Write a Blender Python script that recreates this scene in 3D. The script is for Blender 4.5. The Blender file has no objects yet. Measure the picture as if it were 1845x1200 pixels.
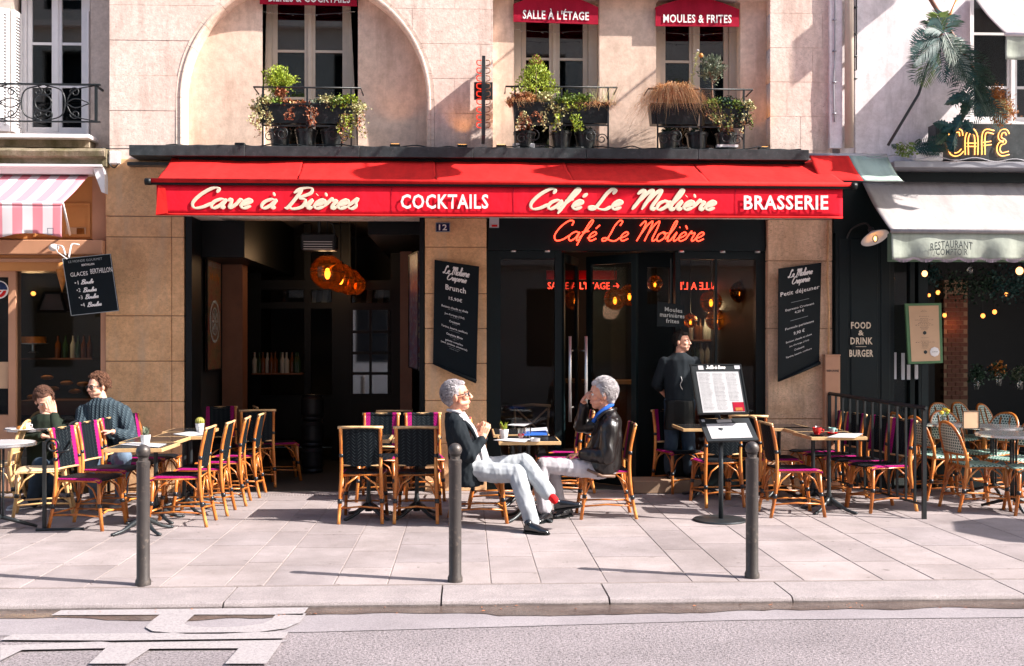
import bpy, bmesh, math, random
from mathutils import Vector, Matrix, Euler, noise, Quaternion
R = math.radians
PI = math.pi
sc = bpy.context.scene
col = sc.collection
random.seed(7)

# ------------------------------------------------------------------ camera, light, exposure
YAW = R(2.4); SN = math.sin(YAW); CS = math.cos(YAW)
FPX = 1950.0; EYE = 1.65; HOR = 617.0
cam_d = bpy.data.cameras.new('camera'); cam = bpy.data.objects.new('camera', cam_d); col.objects.link(cam)
cam.location = (0, 0, EYE); cam.rotation_euler = (R(90), 0, -YAW)
cam_d.sensor_width = 36; cam_d.lens = FPX/1845*36; cam_d.shift_y = (HOR-600)/1845; cam_d.clip_end = 300; cam_d.clip_start = .05
sc.camera = cam
SUN_DIR = Vector((-1.18, .37, -.96)).normalized()
wd = bpy.data.worlds.new('World'); sc.world = wd; wd.use_nodes = True
nt = wd.node_tree; bg = nt.nodes['Background']
sky = nt.nodes.new('ShaderNodeTexSky'); sky.sky_type = 'NISHITA'; sky.sun_disc = False
sky.sun_elevation = math.asin(-SUN_DIR.z); sky.sun_rotation = math.atan2(-SUN_DIR.x, -SUN_DIR.y)
sky.dust_density = 2.0; sky.air_density = 1.0; sky.ozone_density = 1.0
nt.links.new(sky.outputs[0], bg.inputs[0]); bg.inputs[1].default_value = .11
sun_d = bpy.data.lights.new('sun', 'SUN'); sun = bpy.data.objects.new('sun', sun_d); col.objects.link(sun)
sun_d.energy = 4.6; sun_d.angle = R(.5); sun_d.color = (1, .925, .86)
sun.rotation_euler = SUN_DIR.to_track_quat('-Z', 'Y').to_euler()
sun.location = (8, -6, 14)
sc.view_settings.view_transform = 'Standard'; sc.view_settings.look = 'None'
sc.view_settings.exposure = 1.42; sc.view_settings.gamma = 1
sc.view_settings.use_curve_mapping = False
sc.render.engine = 'CYCLES'
sc.cycles.use_denoising = True
sc.cycles.max_bounces = 7; sc.cycles.diffuse_bounces = 4; sc.cycles.glossy_bounces = 4; sc.cycles.transmission_bounces = 5
sc.cycles.transparent_max_bounces = 12
sc.cycles.sample_clamp_indirect = 6

# ------------------------------------------------------------------ photo measurement helpers (pixel of the 1845x1200 photo -> point on a plane)
def tdist(px, Y): return Y/(CS-(px-922.5)/FPX*SN)
def fx(px, Y=12.0):
    t = tdist(px, Y); return t*(SN+(px-922.5)/FPX*CS)
def fz(py, px=922, Y=12.0): return EYE+(HOR-py)/FPX*tdist(px, Y)
def P(px, py, Y=12.0): return Vector((fx(px, Y), Y, fz(py, px, Y)))
def G(px, py, z=0.0):
    t = (EYE-z)*FPX/(py-HOR); xc = (px-922.5)/FPX
    return Vector((t*(SN+xc*CS), t*(CS-xc*SN), z))

# ------------------------------------------------------------------ colours and materials
def lin(c): return c/12.92 if c <= .04045 else ((c+.055)/1.055)**2.4
def C(h):
    h = h.lstrip('#'); return tuple(lin(int(h[i:i+2], 16)/255) for i in (0, 2, 4))
MATS = {}
class NT:
    def __init__(s, m): s.t = m.node_tree; s.n = s.t.nodes; s.b = s.n['Principled BSDF']; s.l = s.t.links
    def new(s, ty, **k):
        n = s.n.new(ty)
        for a, v in k.items():
            if a in n.bl_rna.properties: setattr(n, a, v)
            else: n.inputs[a].default_value = v
        return n
    def obj(s):
        if not hasattr(s, 'tc'): s.tc = s.n.new('ShaderNodeTexCoord')
        return s.tc.outputs['Object']
    def noise(s, scale, detail=4, rough=.55, vec=None, dist=0):
        n = s.n.new('ShaderNodeTexNoise'); n.inputs['Scale'].default_value = scale; n.inputs['Detail'].default_value = detail
        n.inputs['Roughness'].default_value = rough; n.inputs['Distortion'].default_value = dist
        s.l.new(vec or s.obj(), n.inputs['Vector']); return n.outputs['Fac']
    def map(s, scale=(1, 1, 1), rot=(0, 0, 0), loc=(0, 0, 0)):
        n = s.n.new('ShaderNodeMapping'); n.inputs['Scale'].default_value = scale; n.inputs['Rotation'].default_value = rot; n.inputs['Location'].default_value = loc
        s.l.new(s.obj(), n.inputs['Vector']); return n.outputs[0]
    def ramp(s, fac, stops):
        n = s.n.new('ShaderNodeValToRGB'); e = n.color_ramp.elements
        while len(e) < len(stops): e.new(.5)
        for i, (p, c) in enumerate(stops):
            e[i].position = p; e[i].color = (*c, 1) if len(c) == 3 else c
        s.l.new(fac, n.inputs[0]); return n.outputs[0]
    def mix(s, fac, a, b, mode='MIX'):
        n = s.n.new('ShaderNodeMix'); n.data_type = 'RGBA'; n.blend_type = mode
        for sock, v in ((n.inputs[0], fac), (n.inputs[6], a), (n.inputs[7], b)):
            if isinstance(v, (int, float)): sock.default_value = v
            elif isinstance(v, tuple): sock.default_value = (*v, 1)
            else: s.l.new(v, sock)
        return n.outputs[2]
    def math(s, op, a, b=None, clamp=False):
        n = s.n.new('ShaderNodeMath'); n.operation = op; n.use_clamp = clamp
        for sock, v in ((n.inputs[0], a), (n.inputs[1], b)):
            if v is None: continue
            if isinstance(v, (int, float)): sock.default_value = v
            else: s.l.new(v, sock)
        return n.outputs[0]
    def sep(s):
        n = s.n.new('ShaderNodeSeparateXYZ'); s.l.new(s.obj(), n.inputs[0]); return n.outputs
    def bump(s, h, strength=.3, dist=.01):
        n = s.n.new('ShaderNodeBump'); n.inputs['Strength'].default_value = strength; n.inputs['Distance'].default_value = dist
        if hasattr(s, 'lastn'): s.l.new(s.lastn, n.inputs['Normal'])
        s.l.new(h, n.inputs['Height']); s.l.new(n.outputs[0], s.b.inputs['Normal']); s.lastn = n.outputs[0]
    def color(s, c): s.l.new(c, s.b.inputs['Base Color'])
def newmat(name, c=(.5, .5, .5), rough=.6, metal=0.0, spec=.5):
    m = bpy.data.materials.new(name); m.use_nodes = True
    b = m.node_tree.nodes['Principled BSDF']
    b.inputs['Base Color'].default_value = (*c, 1); b.inputs['Roughness'].default_value = rough; b.inputs['Metallic'].default_value = metal
    b.inputs['Specular IOR Level'].default_value = spec
    m.diffuse_color = (*c, 1); MATS[name] = m; return m
def dark(c, f): return tuple(x*f for x in c)
def basic(name, c, rough=.6, metal=0.0, var=.15, vs=6, bump=.15, bs=60, spec=.5, bd=.004, grime=None):
    """colour with soft mottling, fine relief"""
    m = newmat(name, c, rough, metal, spec); k = NT(m)
    f = k.noise(vs, 5, .6)
    cc = k.ramp(f, [(.3, dark(c, 1-var)), (.7, tuple(min(1, x*(1+var*.6)) for x in c))])
    if grime:
        g = k.noise(vs*3.1, 6, .7); gm = k.ramp(g, [(.55, (0, 0, 0)), (.72, (1, 1, 1))])
        cc = k.mix(k.math('MULTIPLY', gm, .6), cc, grime)
    k.color(cc)
    if bump: k.bump(k.noise(bs, 4, .6), bump, bd)
    return m
def emit(name, c, s, base=None):
    m = newmat(name, base or c, .4); b = m.node_tree.nodes['Principled BSDF']
    b.inputs['Emission Color'].default_value = (*c, 1); b.inputs['Emission Strength'].default_value = s; return m

# ------------------------------------------------------------------ mesh building
class MB:
    def __init__(s): s.v = []; s.f = []
    def add(s, vs, fs):
        o = len(s.v); s.v += [tuple(x) for x in vs]; s.f += [tuple(i+o for i in f) for f in fs]; return s
    def box(s, a, b, M=None, bev=0):
        x0, y0, z0 = [min(a[i], b[i]) for i in range(3)]; x1, y1, z1 = [max(a[i], b[i]) for i in range(3)]
        if bev:
            bm = bmesh.new(); bmesh.ops.create_cube(bm, size=1)
            for v in bm.verts: v.co = Vector(((x0+x1)/2+v.co.x*(x1-x0), (y0+y1)/2+v.co.y*(y1-y0), (z0+z1)/2+v.co.z*(z1-z0)))
            bmesh.ops.bevel(bm, geom=bm.edges[:], offset=bev, segments=1, affect='EDGES')
            vs = [v.co.copy() for v in bm.verts]; bm.verts.index_update(); fs = [[v.index for v in f.verts] for f in bm.faces]; bm.free()
        else:
            vs = [Vector(p) for p in ((x0, y0, z0), (x1, y0, z0), (x1, y1, z0), (x0, y1, z0), (x0, y0, z1), (x1, y0, z1), (x1, y1, z1), (x0, y1, z1))]
            fs = [(0, 3, 2, 1), (4, 5, 6, 7), (0, 1, 5, 4), (1, 2, 6, 5), (2, 3, 7, 6), (3, 0, 4, 7)]
        if M is not None: vs = [M @ v for v in vs]
        return s.add(vs, fs)
    def tube(s, pts, r, seg=8, cap=True, flat=None, closed=False):
        """tube through pts; r number or list; flat=(normal, thickness) flattens the section along a fixed normal"""
        pts = [Vector(p) for p in pts]; n = len(pts); rs = r if isinstance(r, (list, tuple)) else [r]*n
        vs = []; prev = None
        for i, p in enumerate(pts):
            a = pts[i-1] if (i > 0 or closed) else pts[i]; b = pts[(i+1) % n] if (i < n-1 or closed) else pts[i]
            d = (b-a)
            if d.length < 1e-9: d = Vector((0, 0, 1))
            d.normalize()
            if flat:
                nn = Vector(flat[0]).normalized(); u = d.cross(nn)
                if u.length < 1e-6: u = Vector((1, 0, 0))
                u.normalize(); w = nn
            else:
                if prev is None:
                    up = Vector((0, 0, 1)) if abs(d.z) < .9 else Vector((1, 0, 0)); u = d.cross(up).normalized()
                else: u = (prev-d*prev.dot(d)).normalized()
                w = d.cross(u).normalized(); prev = u
            for k in range(seg):
                t = 2*PI*k/seg; vs.append(p+u*math.cos(t)*rs[i]+w*math.sin(t)*(flat[1] if flat else rs[i]))
        fs = []
        for i in range(n if closed else n-1):
            j = (i+1) % n
            for k in range(seg): fs.append((i*seg+k, i*seg+(k+1) % seg, j*seg+(k+1) % seg, j*seg+k))
        if cap and not closed: fs += [tuple(range(seg))[::-1], tuple((n-1)*seg+k for k in range(seg))]
        return s.add(vs, fs)
    def lathe(s, prof, c=(0, 0, 0), seg=20, M=None):
        """profile list of (r, z) around a vertical axis at c"""
        vs = []; c = Vector(c)
        for r, z in prof:
            for k in range(seg):
                a = 2*PI*k/seg; v = Vector((r*math.cos(a), r*math.sin(a), z)); v = (M @ v) if M is not None else v; vs.append(c+v)
        n = len(prof); fs = []
        for i in range(n-1):
            for k in range(seg): fs.append((i*seg+k, i*seg+(k+1) % seg, (i+1)*seg+(k+1) % seg, (i+1)*seg+k))
        if prof[0][0] > 1e-4: fs.append(tuple(range(seg))[::-1])
        if prof[-1][0] > 1e-4: fs.append(tuple((n-1)*seg+k for k in range(seg)))
        return s.add(vs, fs)
    def ball(s, c, r, seg=14, rings=8, M=None, sc3=(1, 1, 1)):
        vs = []; fs = []; c = Vector(c)
        for i in range(rings+1):
            th = PI*i/rings
            for k in range(seg):
                a = 2*PI*k/seg; v = Vector((math.sin(th)*math.cos(a)*sc3[0], math.sin(th)*math.sin(a)*sc3[1], math.cos(th)*sc3[2]))*r
                if M is not None: v = M @ v
                vs.append(c+v)
        for i in range(rings):
            for k in range(seg): fs.append((i*seg+k, (i+1)*seg+k, (i+1)*seg+(k+1) % seg, i*seg+(k+1) % seg))
        return s.add(vs, fs)
    def prism(s, poly, y0, y1):
        """poly: (x, z) outline, extruded in y"""
        n = len(poly); vs = [(x, y0, z) for x, z in poly]+[(x, y1, z) for x, z in poly]
        fs = [tuple(range(n)), tuple(range(2*n-1, n-1, -1))]+[(i, i+n, (i+1) % n+n, (i+1) % n) for i in range(n)]
        return s.add(vs, fs)
    def prismz(s, poly, z0, z1):
        n = len(poly); vs = [(x, y, z0) for x, y in poly]+[(x, y, z1) for x, y in poly]
        fs = [tuple(range(n))[::-1], tuple(range(n, 2*n))]+[(i, (i+1) % n, (i+1) % n+n, i+n) for i in range(n)]
        return s.add(vs, fs)
    def quad(s, a, b, c, d): return s.add([a, b, c, d], [(0, 1, 2, 3)])
    def slab(s, quad, n, th):
        """a quad given thickness th along n"""
        n = Vector(n).normalized()*th; q = [Vector(p) for p in quad]; vs = q+[p+n for p in q]
        return s.add(vs, [(0, 3, 2, 1), (4, 5, 6, 7), (0, 1, 5, 4), (1, 2, 6, 5), (2, 3, 7, 6), (3, 0, 4, 7)])
    def grid(s, f, nu, nv):
        vs = [f(i/nu, j/nv) for j in range(nv+1) for i in range(nu+1)]
        fs = [(j*(nu+1)+i, j*(nu+1)+i+1, (j+1)*(nu+1)+i+1, (j+1)*(nu+1)+i) for j in range(nv) for i in range(nu)]
        return s.add(vs, fs)
    def mesh(s, name, mat, smooth=False, fix=True):
        me = bpy.data.meshes.new(name); me.from_pydata(s.v, [], s.f)
        if fix:
            bm = bmesh.new(); bm.from_mesh(me); bmesh.ops.recalc_face_normals(bm, faces=bm.faces[:]); bm.to_mesh(me); bm.free()
        if smooth is True: me.polygons.foreach_set('use_smooth', [True]*len(me.polygons))
        elif smooth == 'auto':
            me.polygons.foreach_set('use_smooth', [True]*len(me.polygons)); me.set_sharp_from_angle(angle=R(40))
        if mat: me.materials.append(MATS[mat] if isinstance(mat, str) else mat)
        me.update(); return me
    def build(s, name, mat, parent=None, smooth=False, loc=None, fix=True, label=None, kind=None):
        o = bpy.data.objects.new(name, s.mesh(name, mat, smooth, fix)); col.objects.link(o)
        if parent: o.parent = parent
        if loc is not None: o.location = loc
        if label: o['label'] = label
        if kind: o['kind'] = kind
        return o
def mobj(name, me, parent=None, loc=None, rz=0):
    o = bpy.data.objects.new(name, me); col.objects.link(o)
    if parent: o.parent = parent
    if loc is not None: o.location = loc
    if rz: o.rotation_euler.z = rz
    return o
def tag(o, label, cat, group=None):
    o['label'] = label; o['category'] = cat
    if group: o['group'] = group
    return o
def thing(name, label, cat, loc=(0, 0, 0), rz=0, group=None):
    o = bpy.data.objects.new(name, None); col.objects.link(o); o.location = loc; o.rotation_euler = (0, 0, rz); o.empty_display_size = .1
    return tag(o, label, cat, group)
def copy_tree(o, parent=None):
    c = o.copy(); col.objects.link(c); c.parent = parent
    for ch in KIDS(o): copy_tree(ch, c)
    return c
def KIDS(o): return [x for x in list(o.children)]
def struct(o, kind='structure'): o['kind'] = kind; return o
def rot_z(a): return Matrix.Rotation(a, 3, 'Z')
def spline(pts, n=6, closed=False):
    pts = [Vector(p) for p in pts]; out = []; m = len(pts)
    for i in range(m if closed else m-1):
        p0 = pts[i-1] if (i > 0 or closed) else pts[i]*2-pts[i+1]
        p1 = pts[i]; p2 = pts[(i+1) % m]; p3 = pts[(i+2) % m] if (i+2 < m or closed) else p2*2-p1
        for k in range(n):
            t = k/n; out.append(.5*((2*p1)+(p2-p0)*t+(2*p0-5*p1+4*p2-p3)*t*t+(3*p1-p0-3*p2+p3)*t**3))
    if not closed: out.append(pts[-1])
    return out
def plate(name, loops, y0, y1, mat, parent=None, bevel=0):
    """flat wall piece in the XZ plane: loops = outer outline and holes as (x, z); from y0 (front) to y1"""
    cu = bpy.data.curves.new(name, 'CURVE'); cu.dimensions = '2D'; cu.fill_mode = 'BOTH'; cu.extrude = (y1-y0)/2-bevel
    if bevel: cu.bevel_depth = bevel; cu.bevel_resolution = 0; cu.offset = -bevel
    for lp in loops:
        sp = cu.splines.new('POLY'); sp.points.add(len(lp)-1)
        for i, (x, z) in enumerate(lp): sp.points[i].co = (x, z, 0, 1)
        sp.use_cyclic_u = True
    tmp = bpy.data.objects.new('tmp', cu); me = bpy.data.meshes.new_from_object(tmp); bpy.data.objects.remove(tmp); bpy.data.curves.remove(cu)
    for v in me.vertices: x, z, y = v.co; v.co = (x, (y0+y1)/2-y, z)
    me.materials.clear(); me.materials.append(MATS[mat] if isinstance(mat, str) else mat)
    bm = bmesh.new(); bm.from_mesh(me); bmesh.ops.remove_doubles(bm, verts=bm.verts[:], dist=1e-5); bmesh.ops.recalc_face_normals(bm, faces=bm.faces[:]); bm.to_mesh(me); bm.free()
    me.name = name; return mobj(name, me, parent)
def text(name, s, size, M, mat, parent=None, sx=1.0, bold=0.0, align='CENTER', ext=.001, spacing=1.0, line=1.0, shear=0.0):
    """flat lettering; M places the text plane (x right, y up) in the parent's space"""
    cu = bpy.data.curves.new(name, 'FONT'); cu.body = s; cu.size = size; cu.align_x = align; cu.align_y = 'CENTER'; cu.extrude = ext
    cu.offset = bold*size; cu.space_character = spacing; cu.space_line = line; cu.resolution_u = 2; cu.shear = shear
    tmp = bpy.data.objects.new('tmp', cu); me = bpy.data.meshes.new_from_object(tmp); bpy.data.objects.remove(tmp); bpy.data.curves.remove(cu)
    for v in me.vertices: v.co = M @ Vector((v.co.x*sx, v.co.y, v.co.z))
    me.materials.clear(); me.materials.append(MATS[mat]); me.name = name
    return mobj(name, me, parent)
def facing(loc, rz=0.0, tilt=0.0, roll=0.0):
    """matrix for a plane facing the street (-Y): x right, y up, z towards the street"""
    return Matrix.Translation(loc) @ Matrix.Rotation(rz, 4, 'Z') @ Matrix.Rotation(R(90)+tilt, 4, 'X') @ Matrix.Rotation(roll, 4, 'Z')

# ------------------------------------------------------------------ handwriting: stroke letters
GL = {
 'a': (1.1, [[(.92, .85), (.55, 1), (.14, .72), (.08, .28), (.35, 0), (.72, .3), (.95, .95), (.9, .3), (1, .02), (1.2, .18)]]),
 'v': (1.1, [[(0, .8), (.2, 1), (.34, .7), (.45, .04), (.78, .4), (.92, .95), (1.15, .85)]]),
 'e': (.88, [[(0, .3), (.45, .46), (.74, .78), (.5, 1), (.2, .72), (.15, .28), (.45, 0), (.92, .25)]]),
 'i': (.58, [[(0, .22), (.3, .98), (.24, .3), (.36, 0), (.62, .2)], [(.4, 1.5), (.42, 1.56)]]),
 'ı': (.58, [[(0, .22), (.3, .98), (.24, .3), (.36, 0), (.62, .2)]]),
 'r': (.92, [[(0, .2), (.28, 1.1), (.36, .86), (.72, .9), (.62, .3), (.74, 0), (1, .2)]]),
 's': (.8, [[(0, .2), (.42, 1.12), (.46, .7), (.64, .3), (.42, 0), (.1, .12)]]),
 'f': (.85, [[(0, .3), (.5, 1.2), (.78, 2.1), (.6, 2.3), (.4, 1.7), (.22, .6), (.08, -.5)], [(.08, .95), (.75, 1.08)]]),
 'l': (.6, [[(0, .2), (.45, 1.4), (.52, 2.15), (.32, 2.15), (.2, 1), (.26, .1), (.42, 0), (.64, .2)]]),
 'o': (1.0, [[(.52, 1), (.14, .7), (.15, .14), (.48, 0), (.84, .4), (.76, .88), (.5, 1), (.72, .8), (1.05, .92)]]),
 'p': (.95, [[(0, .3), (.28, 1), (.12, .1), (0, -.8)], [(.18, .5), (.5, 1), (.88, .72), (.74, .12), (.3, .04)], [(.74, .12), (1, .2)]]),
 'u': (1.1, [[(0, .3), (.25, 1), (.2, .3), (.4, 0), (.75, .3), (.9, 1), (.85, .3), (.97, 0), (1.15, .2)]]),
 'n': (1.1, [[(0, .2), (.25, 1), (.2, .05)], [(.2, .4), (.6, 1), (.82, .8), (.75, .2), (.88, 0), (1.15, .2)]]),
 't': (.6, [[(0, .2), (.4, 1.6), (.24, .3), (.36, 0), (.62, .2)], [(.06, 1.1), (.65, 1.18)]]),
 'C': (1.6, [[(1.5, 1.7), (1.5, 2.15), (1, 2.2), (.4, 1.5), (.15, .6), (.5, .02), (1.1, .12), (1.65, .6)]]),
 'B': (1.55, [[(.6, 2.1), (.5, 1.2), (.3, .1), (.05, .1)], [(.1, 1.7), (.5, 2.2), (1.2, 2.25), (1.4, 1.7), (.75, 1.15), (1.3, .95), (1.35, .2), (.7, -.05), (.4, .2)]]),
 'M': (2.1, [[(0, 1.7), (.3, 2.2), (.5, 1.9), (.4, .8), (.25, 0)], [(.42, .8), (.75, 1.8), (1.1, 2.2), (1.15, 1.4), (1.05, 0)], [(1.1, .7), (1.45, 1.8), (1.8, 2.2), (1.85, 1.4), (1.75, .3), (1.9, 0), (2.15, .2)]]),
 'L': (1.6, [[(1.2, 1.7), (1.28, 2.15), (.95, 2.25), (.68, 1.7), (.55, .8), (.38, .12), (.05, -.02), (-.08, .22), (.25, .32), (.8, .04), (1.3, 0), (1.65, .35)]]),
 'S': (1.3, [[(1.1, 1.8), (1, 2.2), (.5, 2.1), (.45, 1.5), (.9, .9), (.7, .1), (.2, 0), (.05, .4)]]),
 ' ': (.75, []), '&': (1, [[(.9, 0), (.3, 1.2), (.6, 1.6), (.7, 1.2), (.1, .4), (.4, 0), (.95, .6)]]),
}
def script(s):
    """-> list of strokes (2D), total width; letters by strokes, accents added"""
    x = 0; out = []; base = {'é': 'e', 'è': 'e', 'ê': 'e', 'à': 'a'}
    for ch in s:
        b = base.get(ch, ch); adv, st = GL[b]
        for k in st: out.append([(px+x, py) for px, py in k])
        if ch == 'é': out.append([(x+.5, 1.35), (x+.75, 1.75)])
        if ch in 'èà': out.append([(x+.35, 1.75), (x+.65, 1.35)])
        if ch == 'ê': out.append([(x+.25, 1.35), (x+.5, 1.7), (x+.75, 1.35)])
        x += adv
    return out, x
def write(mb, s, x0, x1, zb, y, xh, r, slant=.3, thick=None, place=None, calli=True, n=5):
    """cursive lettering between x0 and x1, baseline zb, at depth y (or placed by a function of (x, z))"""
    st, w = script(s); k = (x1-x0)/(w+slant*1.0)
    place = place or (lambda X, Zz: Vector((X, y, Zz)))
    for q in st:
        sp = spline([(a, b, 0) for a, b in q], n)
        pts = [place(x0+(p.x+slant*p.y)*k, zb+p.y*xh) for p in sp]
        rr = []
        for i, p in enumerate(sp):
            d = sp[min(i+1, len(sp)-1)]-sp[max(i-1, 0)]; a = abs(math.sin(math.atan2(d.y, d.x)+.35)) if d.length else .5
            e = min(1, .45+min(i, len(sp)-1-i)*.35)
            rr.append(r*(.5+.6*a)*e if calli else r)
        if thick: mb.tube(pts, rr, 8, flat=(thick[1], thick[0]))
        else: mb.tube(pts, rr, 6)
    return mb
# ------------------------------------------------------------------ materials
def stone(name, c, c2, pit=.5, streak=None, bumps=.5, vs=1.6):
    m = newmat(name, c, .85, spec=.2); k = NT(m)
    a = k.ramp(k.noise(vs, 6, .62), [(.32, c2), (.62, c)])
    b = k.ramp(k.noise(vs*11, 6, .78), [(.36, (.82, .79, .77)), (.62, (1.08, 1.06, 1.05))])
    cc = k.mix(1.0, a, b, 'MULTIPLY')
    fine = k.noise(38, 4, .7, vec=k.map((1, 1, 2.2)))
    pits = k.ramp(fine, [(.575, (0, 0, 0)), (.64, (1, 1, 1))]); patch = k.ramp(k.noise(1.6, 4, .65), [(.40, (0, 0, 0)), (.56, (1, 1, 1))])
    pm = k.math('MULTIPLY', pits, patch)
    cc = k.mix(k.math('MULTIPLY', pm, pit), cc, dark(c2, .38))
    if streak:
        s = k.ramp(k.noise(1.3, 5, .65, vec=k.map((3.2, 3.2, .5))), [(.5, (0, 0, 0)), (.66, (1, 1, 1))])
        cc = k.mix(k.math('MULTIPLY', s, .55), cc, streak)
    k.color(cc); k.bump(k.noise(22, 6, .7), bumps*.5, .02); k.bump(pm, -.5, .015); return m
stone('limestone', (.80, .665, .59), (.70, .555, .48), .8, (.36, .25, .20))
stone('limestone_band', (.80, .67, .58), (.70, .56, .47), .2)
stone('pier_stone', (.80, .50, .27), (.60, .35, .18), .5, (.55, .40, .27), .6, 2.2)  # warm brown of the awning's shade is put into this base colour
stone('pier_stone_pale', (.82, .58, .40), (.58, .38, .24), .8, (.22, .15, .11), .9, 2.6)
basic('joint_mortar', (.30, .20, .13), .95, bump=.4)
stone('stucco', (.76, .60, .49), (.66, .50, .40), .08, (.40, .28, .21), .25, .9)
stone('stucco_grey', (.62, .53, .46), (.52, .44, .38), .05, None, .2)
stone('white_wall', (.88, .84, .86), (.83, .78, .80), .05, (.46, .42, .41), .2, .7)
stone('cornice_mossy', (.33, .27, .20), (.12, .105, .05), .5, (.07, .07, .03), .8, 3.5)
basic('cream_paint', (.56, .47, .38), .45, bump=.05, var=.08)
basic('white_paint', (.74, .72, .72), .5, bump=.05, var=.06)
basic('zinc', (.33, .33, .36), .45, .3, bump=.05, var=.2)
basic('black_beam', (.035, .042, .045), .38, bump=.08, var=.5, vs=9, grime=(.10, .10, .105))
basic('black_iron', (.018, .022, .024), .42, .2, bump=.1, var=.3)
basic('dark_green_paint', (.0015, .008, .010), .45, spec=.3, bump=.05, var=.3, vs=3)
basic('black_paint', (.002, .004, .005), .45, spec=.3, bump=.04, var=.3)
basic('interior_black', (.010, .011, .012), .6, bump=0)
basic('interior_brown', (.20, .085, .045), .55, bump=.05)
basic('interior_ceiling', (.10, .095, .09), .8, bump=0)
basic('interior_floor', (.045, .045, .043), .5, bump=.1)
basic('orange_wood', (.60, .27, .085), .5, bump=.1, var=.12, vs=3)
basic('pinkish_wood', (.52, .27, .16), .5, bump=.1, var=.12, vs=3)
def glass(name, tint=(.9, .95, .95), alpha=.12, rough=.02):
    m = newmat(name, tint, rough); k = NT(m)
    k.n.remove(k.b); out = [n for n in k.n if n.type == 'OUTPUT_MATERIAL'][0]
    tr = k.new('ShaderNodeBsdfTransparent'); tr.inputs[0].default_value = (*tint, 1)
    gl = k.new('ShaderNodeBsdfGlossy'); gl.inputs['Roughness'].default_value = rough
    fr = k.new('ShaderNodeFresnel'); fr.inputs[0].default_value = 1.5
    mx = k.new('ShaderNodeMixShader'); f = k.math('ADD', k.math('MULTIPLY', fr.outputs[0], .7), alpha, True)
    k.l.new(f, mx.inputs[0]); k.l.new(tr.outputs[0], mx.inputs[1]); k.l.new(gl.outputs[0], mx.inputs[2]); k.l.new(mx.outputs[0], out.inputs[0]); return m
glass('window_glass', (.55, .62, .64), .10)
glass('shop_glass', (.75, .8, .8), .0)
glass('clear_glass', (.95, .97, .97), .08)
# paving: each slab a little different
m = newmat('paving', (.5, .43, .43), .8, spec=.25); k = NT(m)
oi = k.new('ShaderNodeObjectInfo')
base = k.ramp(oi.outputs['Random'], [(0, (.285, .248, .250)), (.35, (.36, .315, .312)), (.7, (.315, .278, .282)), (1, (.385, .335, .33))])
mot = k.ramp(k.noise(2.3, 6, .7), [(.3, (.82, .81, .80)), (.65, (1.06, 1.05, 1.05))])
sp_ = k.ramp(k.noise(150, 3, .8), [(.38, (.70, .70, .70)), (.62, (1.14, 1.13, 1.12))])
cc = k.mix(1, k.mix(1, base, mot, 'MULTIPLY'), sp_, 'MULTIPLY')
st_ = k.ramp(k.noise(.9, 6, .72), [(.36, (.74, .73, .72)), (.56, (1, 1, 1))]); cc = k.mix(.8, cc, st_, 'MULTIPLY')
spot = k.ramp(k.noise(13, 2, .5), [(.70, (0, 0, 0)), (.72, (1, 1, 1))])
cc = k.mix(k.math('MULTIPLY', spot, .55), cc, (.10, .08, .07)); k.color(cc); k.bump(k.noise(120, 4, .7), .35, .004)
basic('paving_joint', (.26, .215, .20), .95, bump=.5, bs=90)
m = newmat('kerb_granite', (.46, .41, .41), .8, spec=.3); k = NT(m)
cc = k.mix(1, k.ramp(k.noise(3, 6, .7), [(.3, (.265, .232, .235)), (.7, (.365, .32, .318))]), k.ramp(k.noise(170, 2, .8), [(.4, (.6, .6, .6)), (.6, (1.15, 1.15, 1.15))]), 'MULTIPLY')
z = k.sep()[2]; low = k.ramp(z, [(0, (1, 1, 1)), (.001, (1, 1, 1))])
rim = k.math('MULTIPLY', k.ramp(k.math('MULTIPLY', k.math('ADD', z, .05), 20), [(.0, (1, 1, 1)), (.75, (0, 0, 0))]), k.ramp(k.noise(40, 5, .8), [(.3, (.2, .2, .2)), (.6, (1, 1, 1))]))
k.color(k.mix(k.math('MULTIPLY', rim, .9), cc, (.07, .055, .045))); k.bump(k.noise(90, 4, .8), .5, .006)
m = newmat('asphalt', (.25, .22, .22), .85, spec=.25); k = NT(m)
big = k.ramp(k.noise(.8, 5, .6), [(.35, (.205, .182, .19)), (.65, (.265, .235, .245))])
ag = k.ramp(k.noise(62, 3, .9), [(.33, (.12, .11, .11)), (.44, (.85, .85, .85)), (.62, (1.6, 1.57, 1.57))])
k.color(k.mix(1, big, ag, 'MULTIPLY')); k.bump(k.noise(95, 3, .85), .9, .012); k.lastn = k.lastn
m = newmat('asphalt_smooth', (.30, .26, .26), .8, spec=.25); k = NT(m)
k.color(k.mix(1, k.ramp(k.noise(1.2, 5, .6), [(.35, (.235, .21, .222)), (.65, (.29, .262, .275))]), k.ramp(k.noise(120, 3, .8), [(.35, (.7, .7, .7)), (.62, (1.15, 1.15, 1.15))]), 'MULTIPLY')); k.bump(k.noise(120, 3, .8), .4, .006)
m = newmat('wet_asphalt', (.07, .05, .045), .18, spec=.6); k = NT(m)
k.color(k.mix(1, k.ramp(k.noise(4, 5, .7), [(.35, (.085, .062, .055)), (.65, (.15, .115, .10))]), k.ramp(k.noise(110, 3, .8), [(.35, (.5, .5, .5)), (.65, (1.4, 1.4, 1.4))]), 'MULTIPLY')); k.bump(k.noise(100, 3, .8), .25, .004)
m = newmat('road_paint', (.62, .58, .58), .7, spec=.3); k = NT(m)
k.color(k.mix(k.ramp(k.noise(60, 4, .9), [(.46, (0, 0, 0)), (.60, (1, 1, 1))]), (.36, .33, .335), (.25, .225, .232))); k.bump(k.noise(95, 3, .85), .6, .008)
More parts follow.
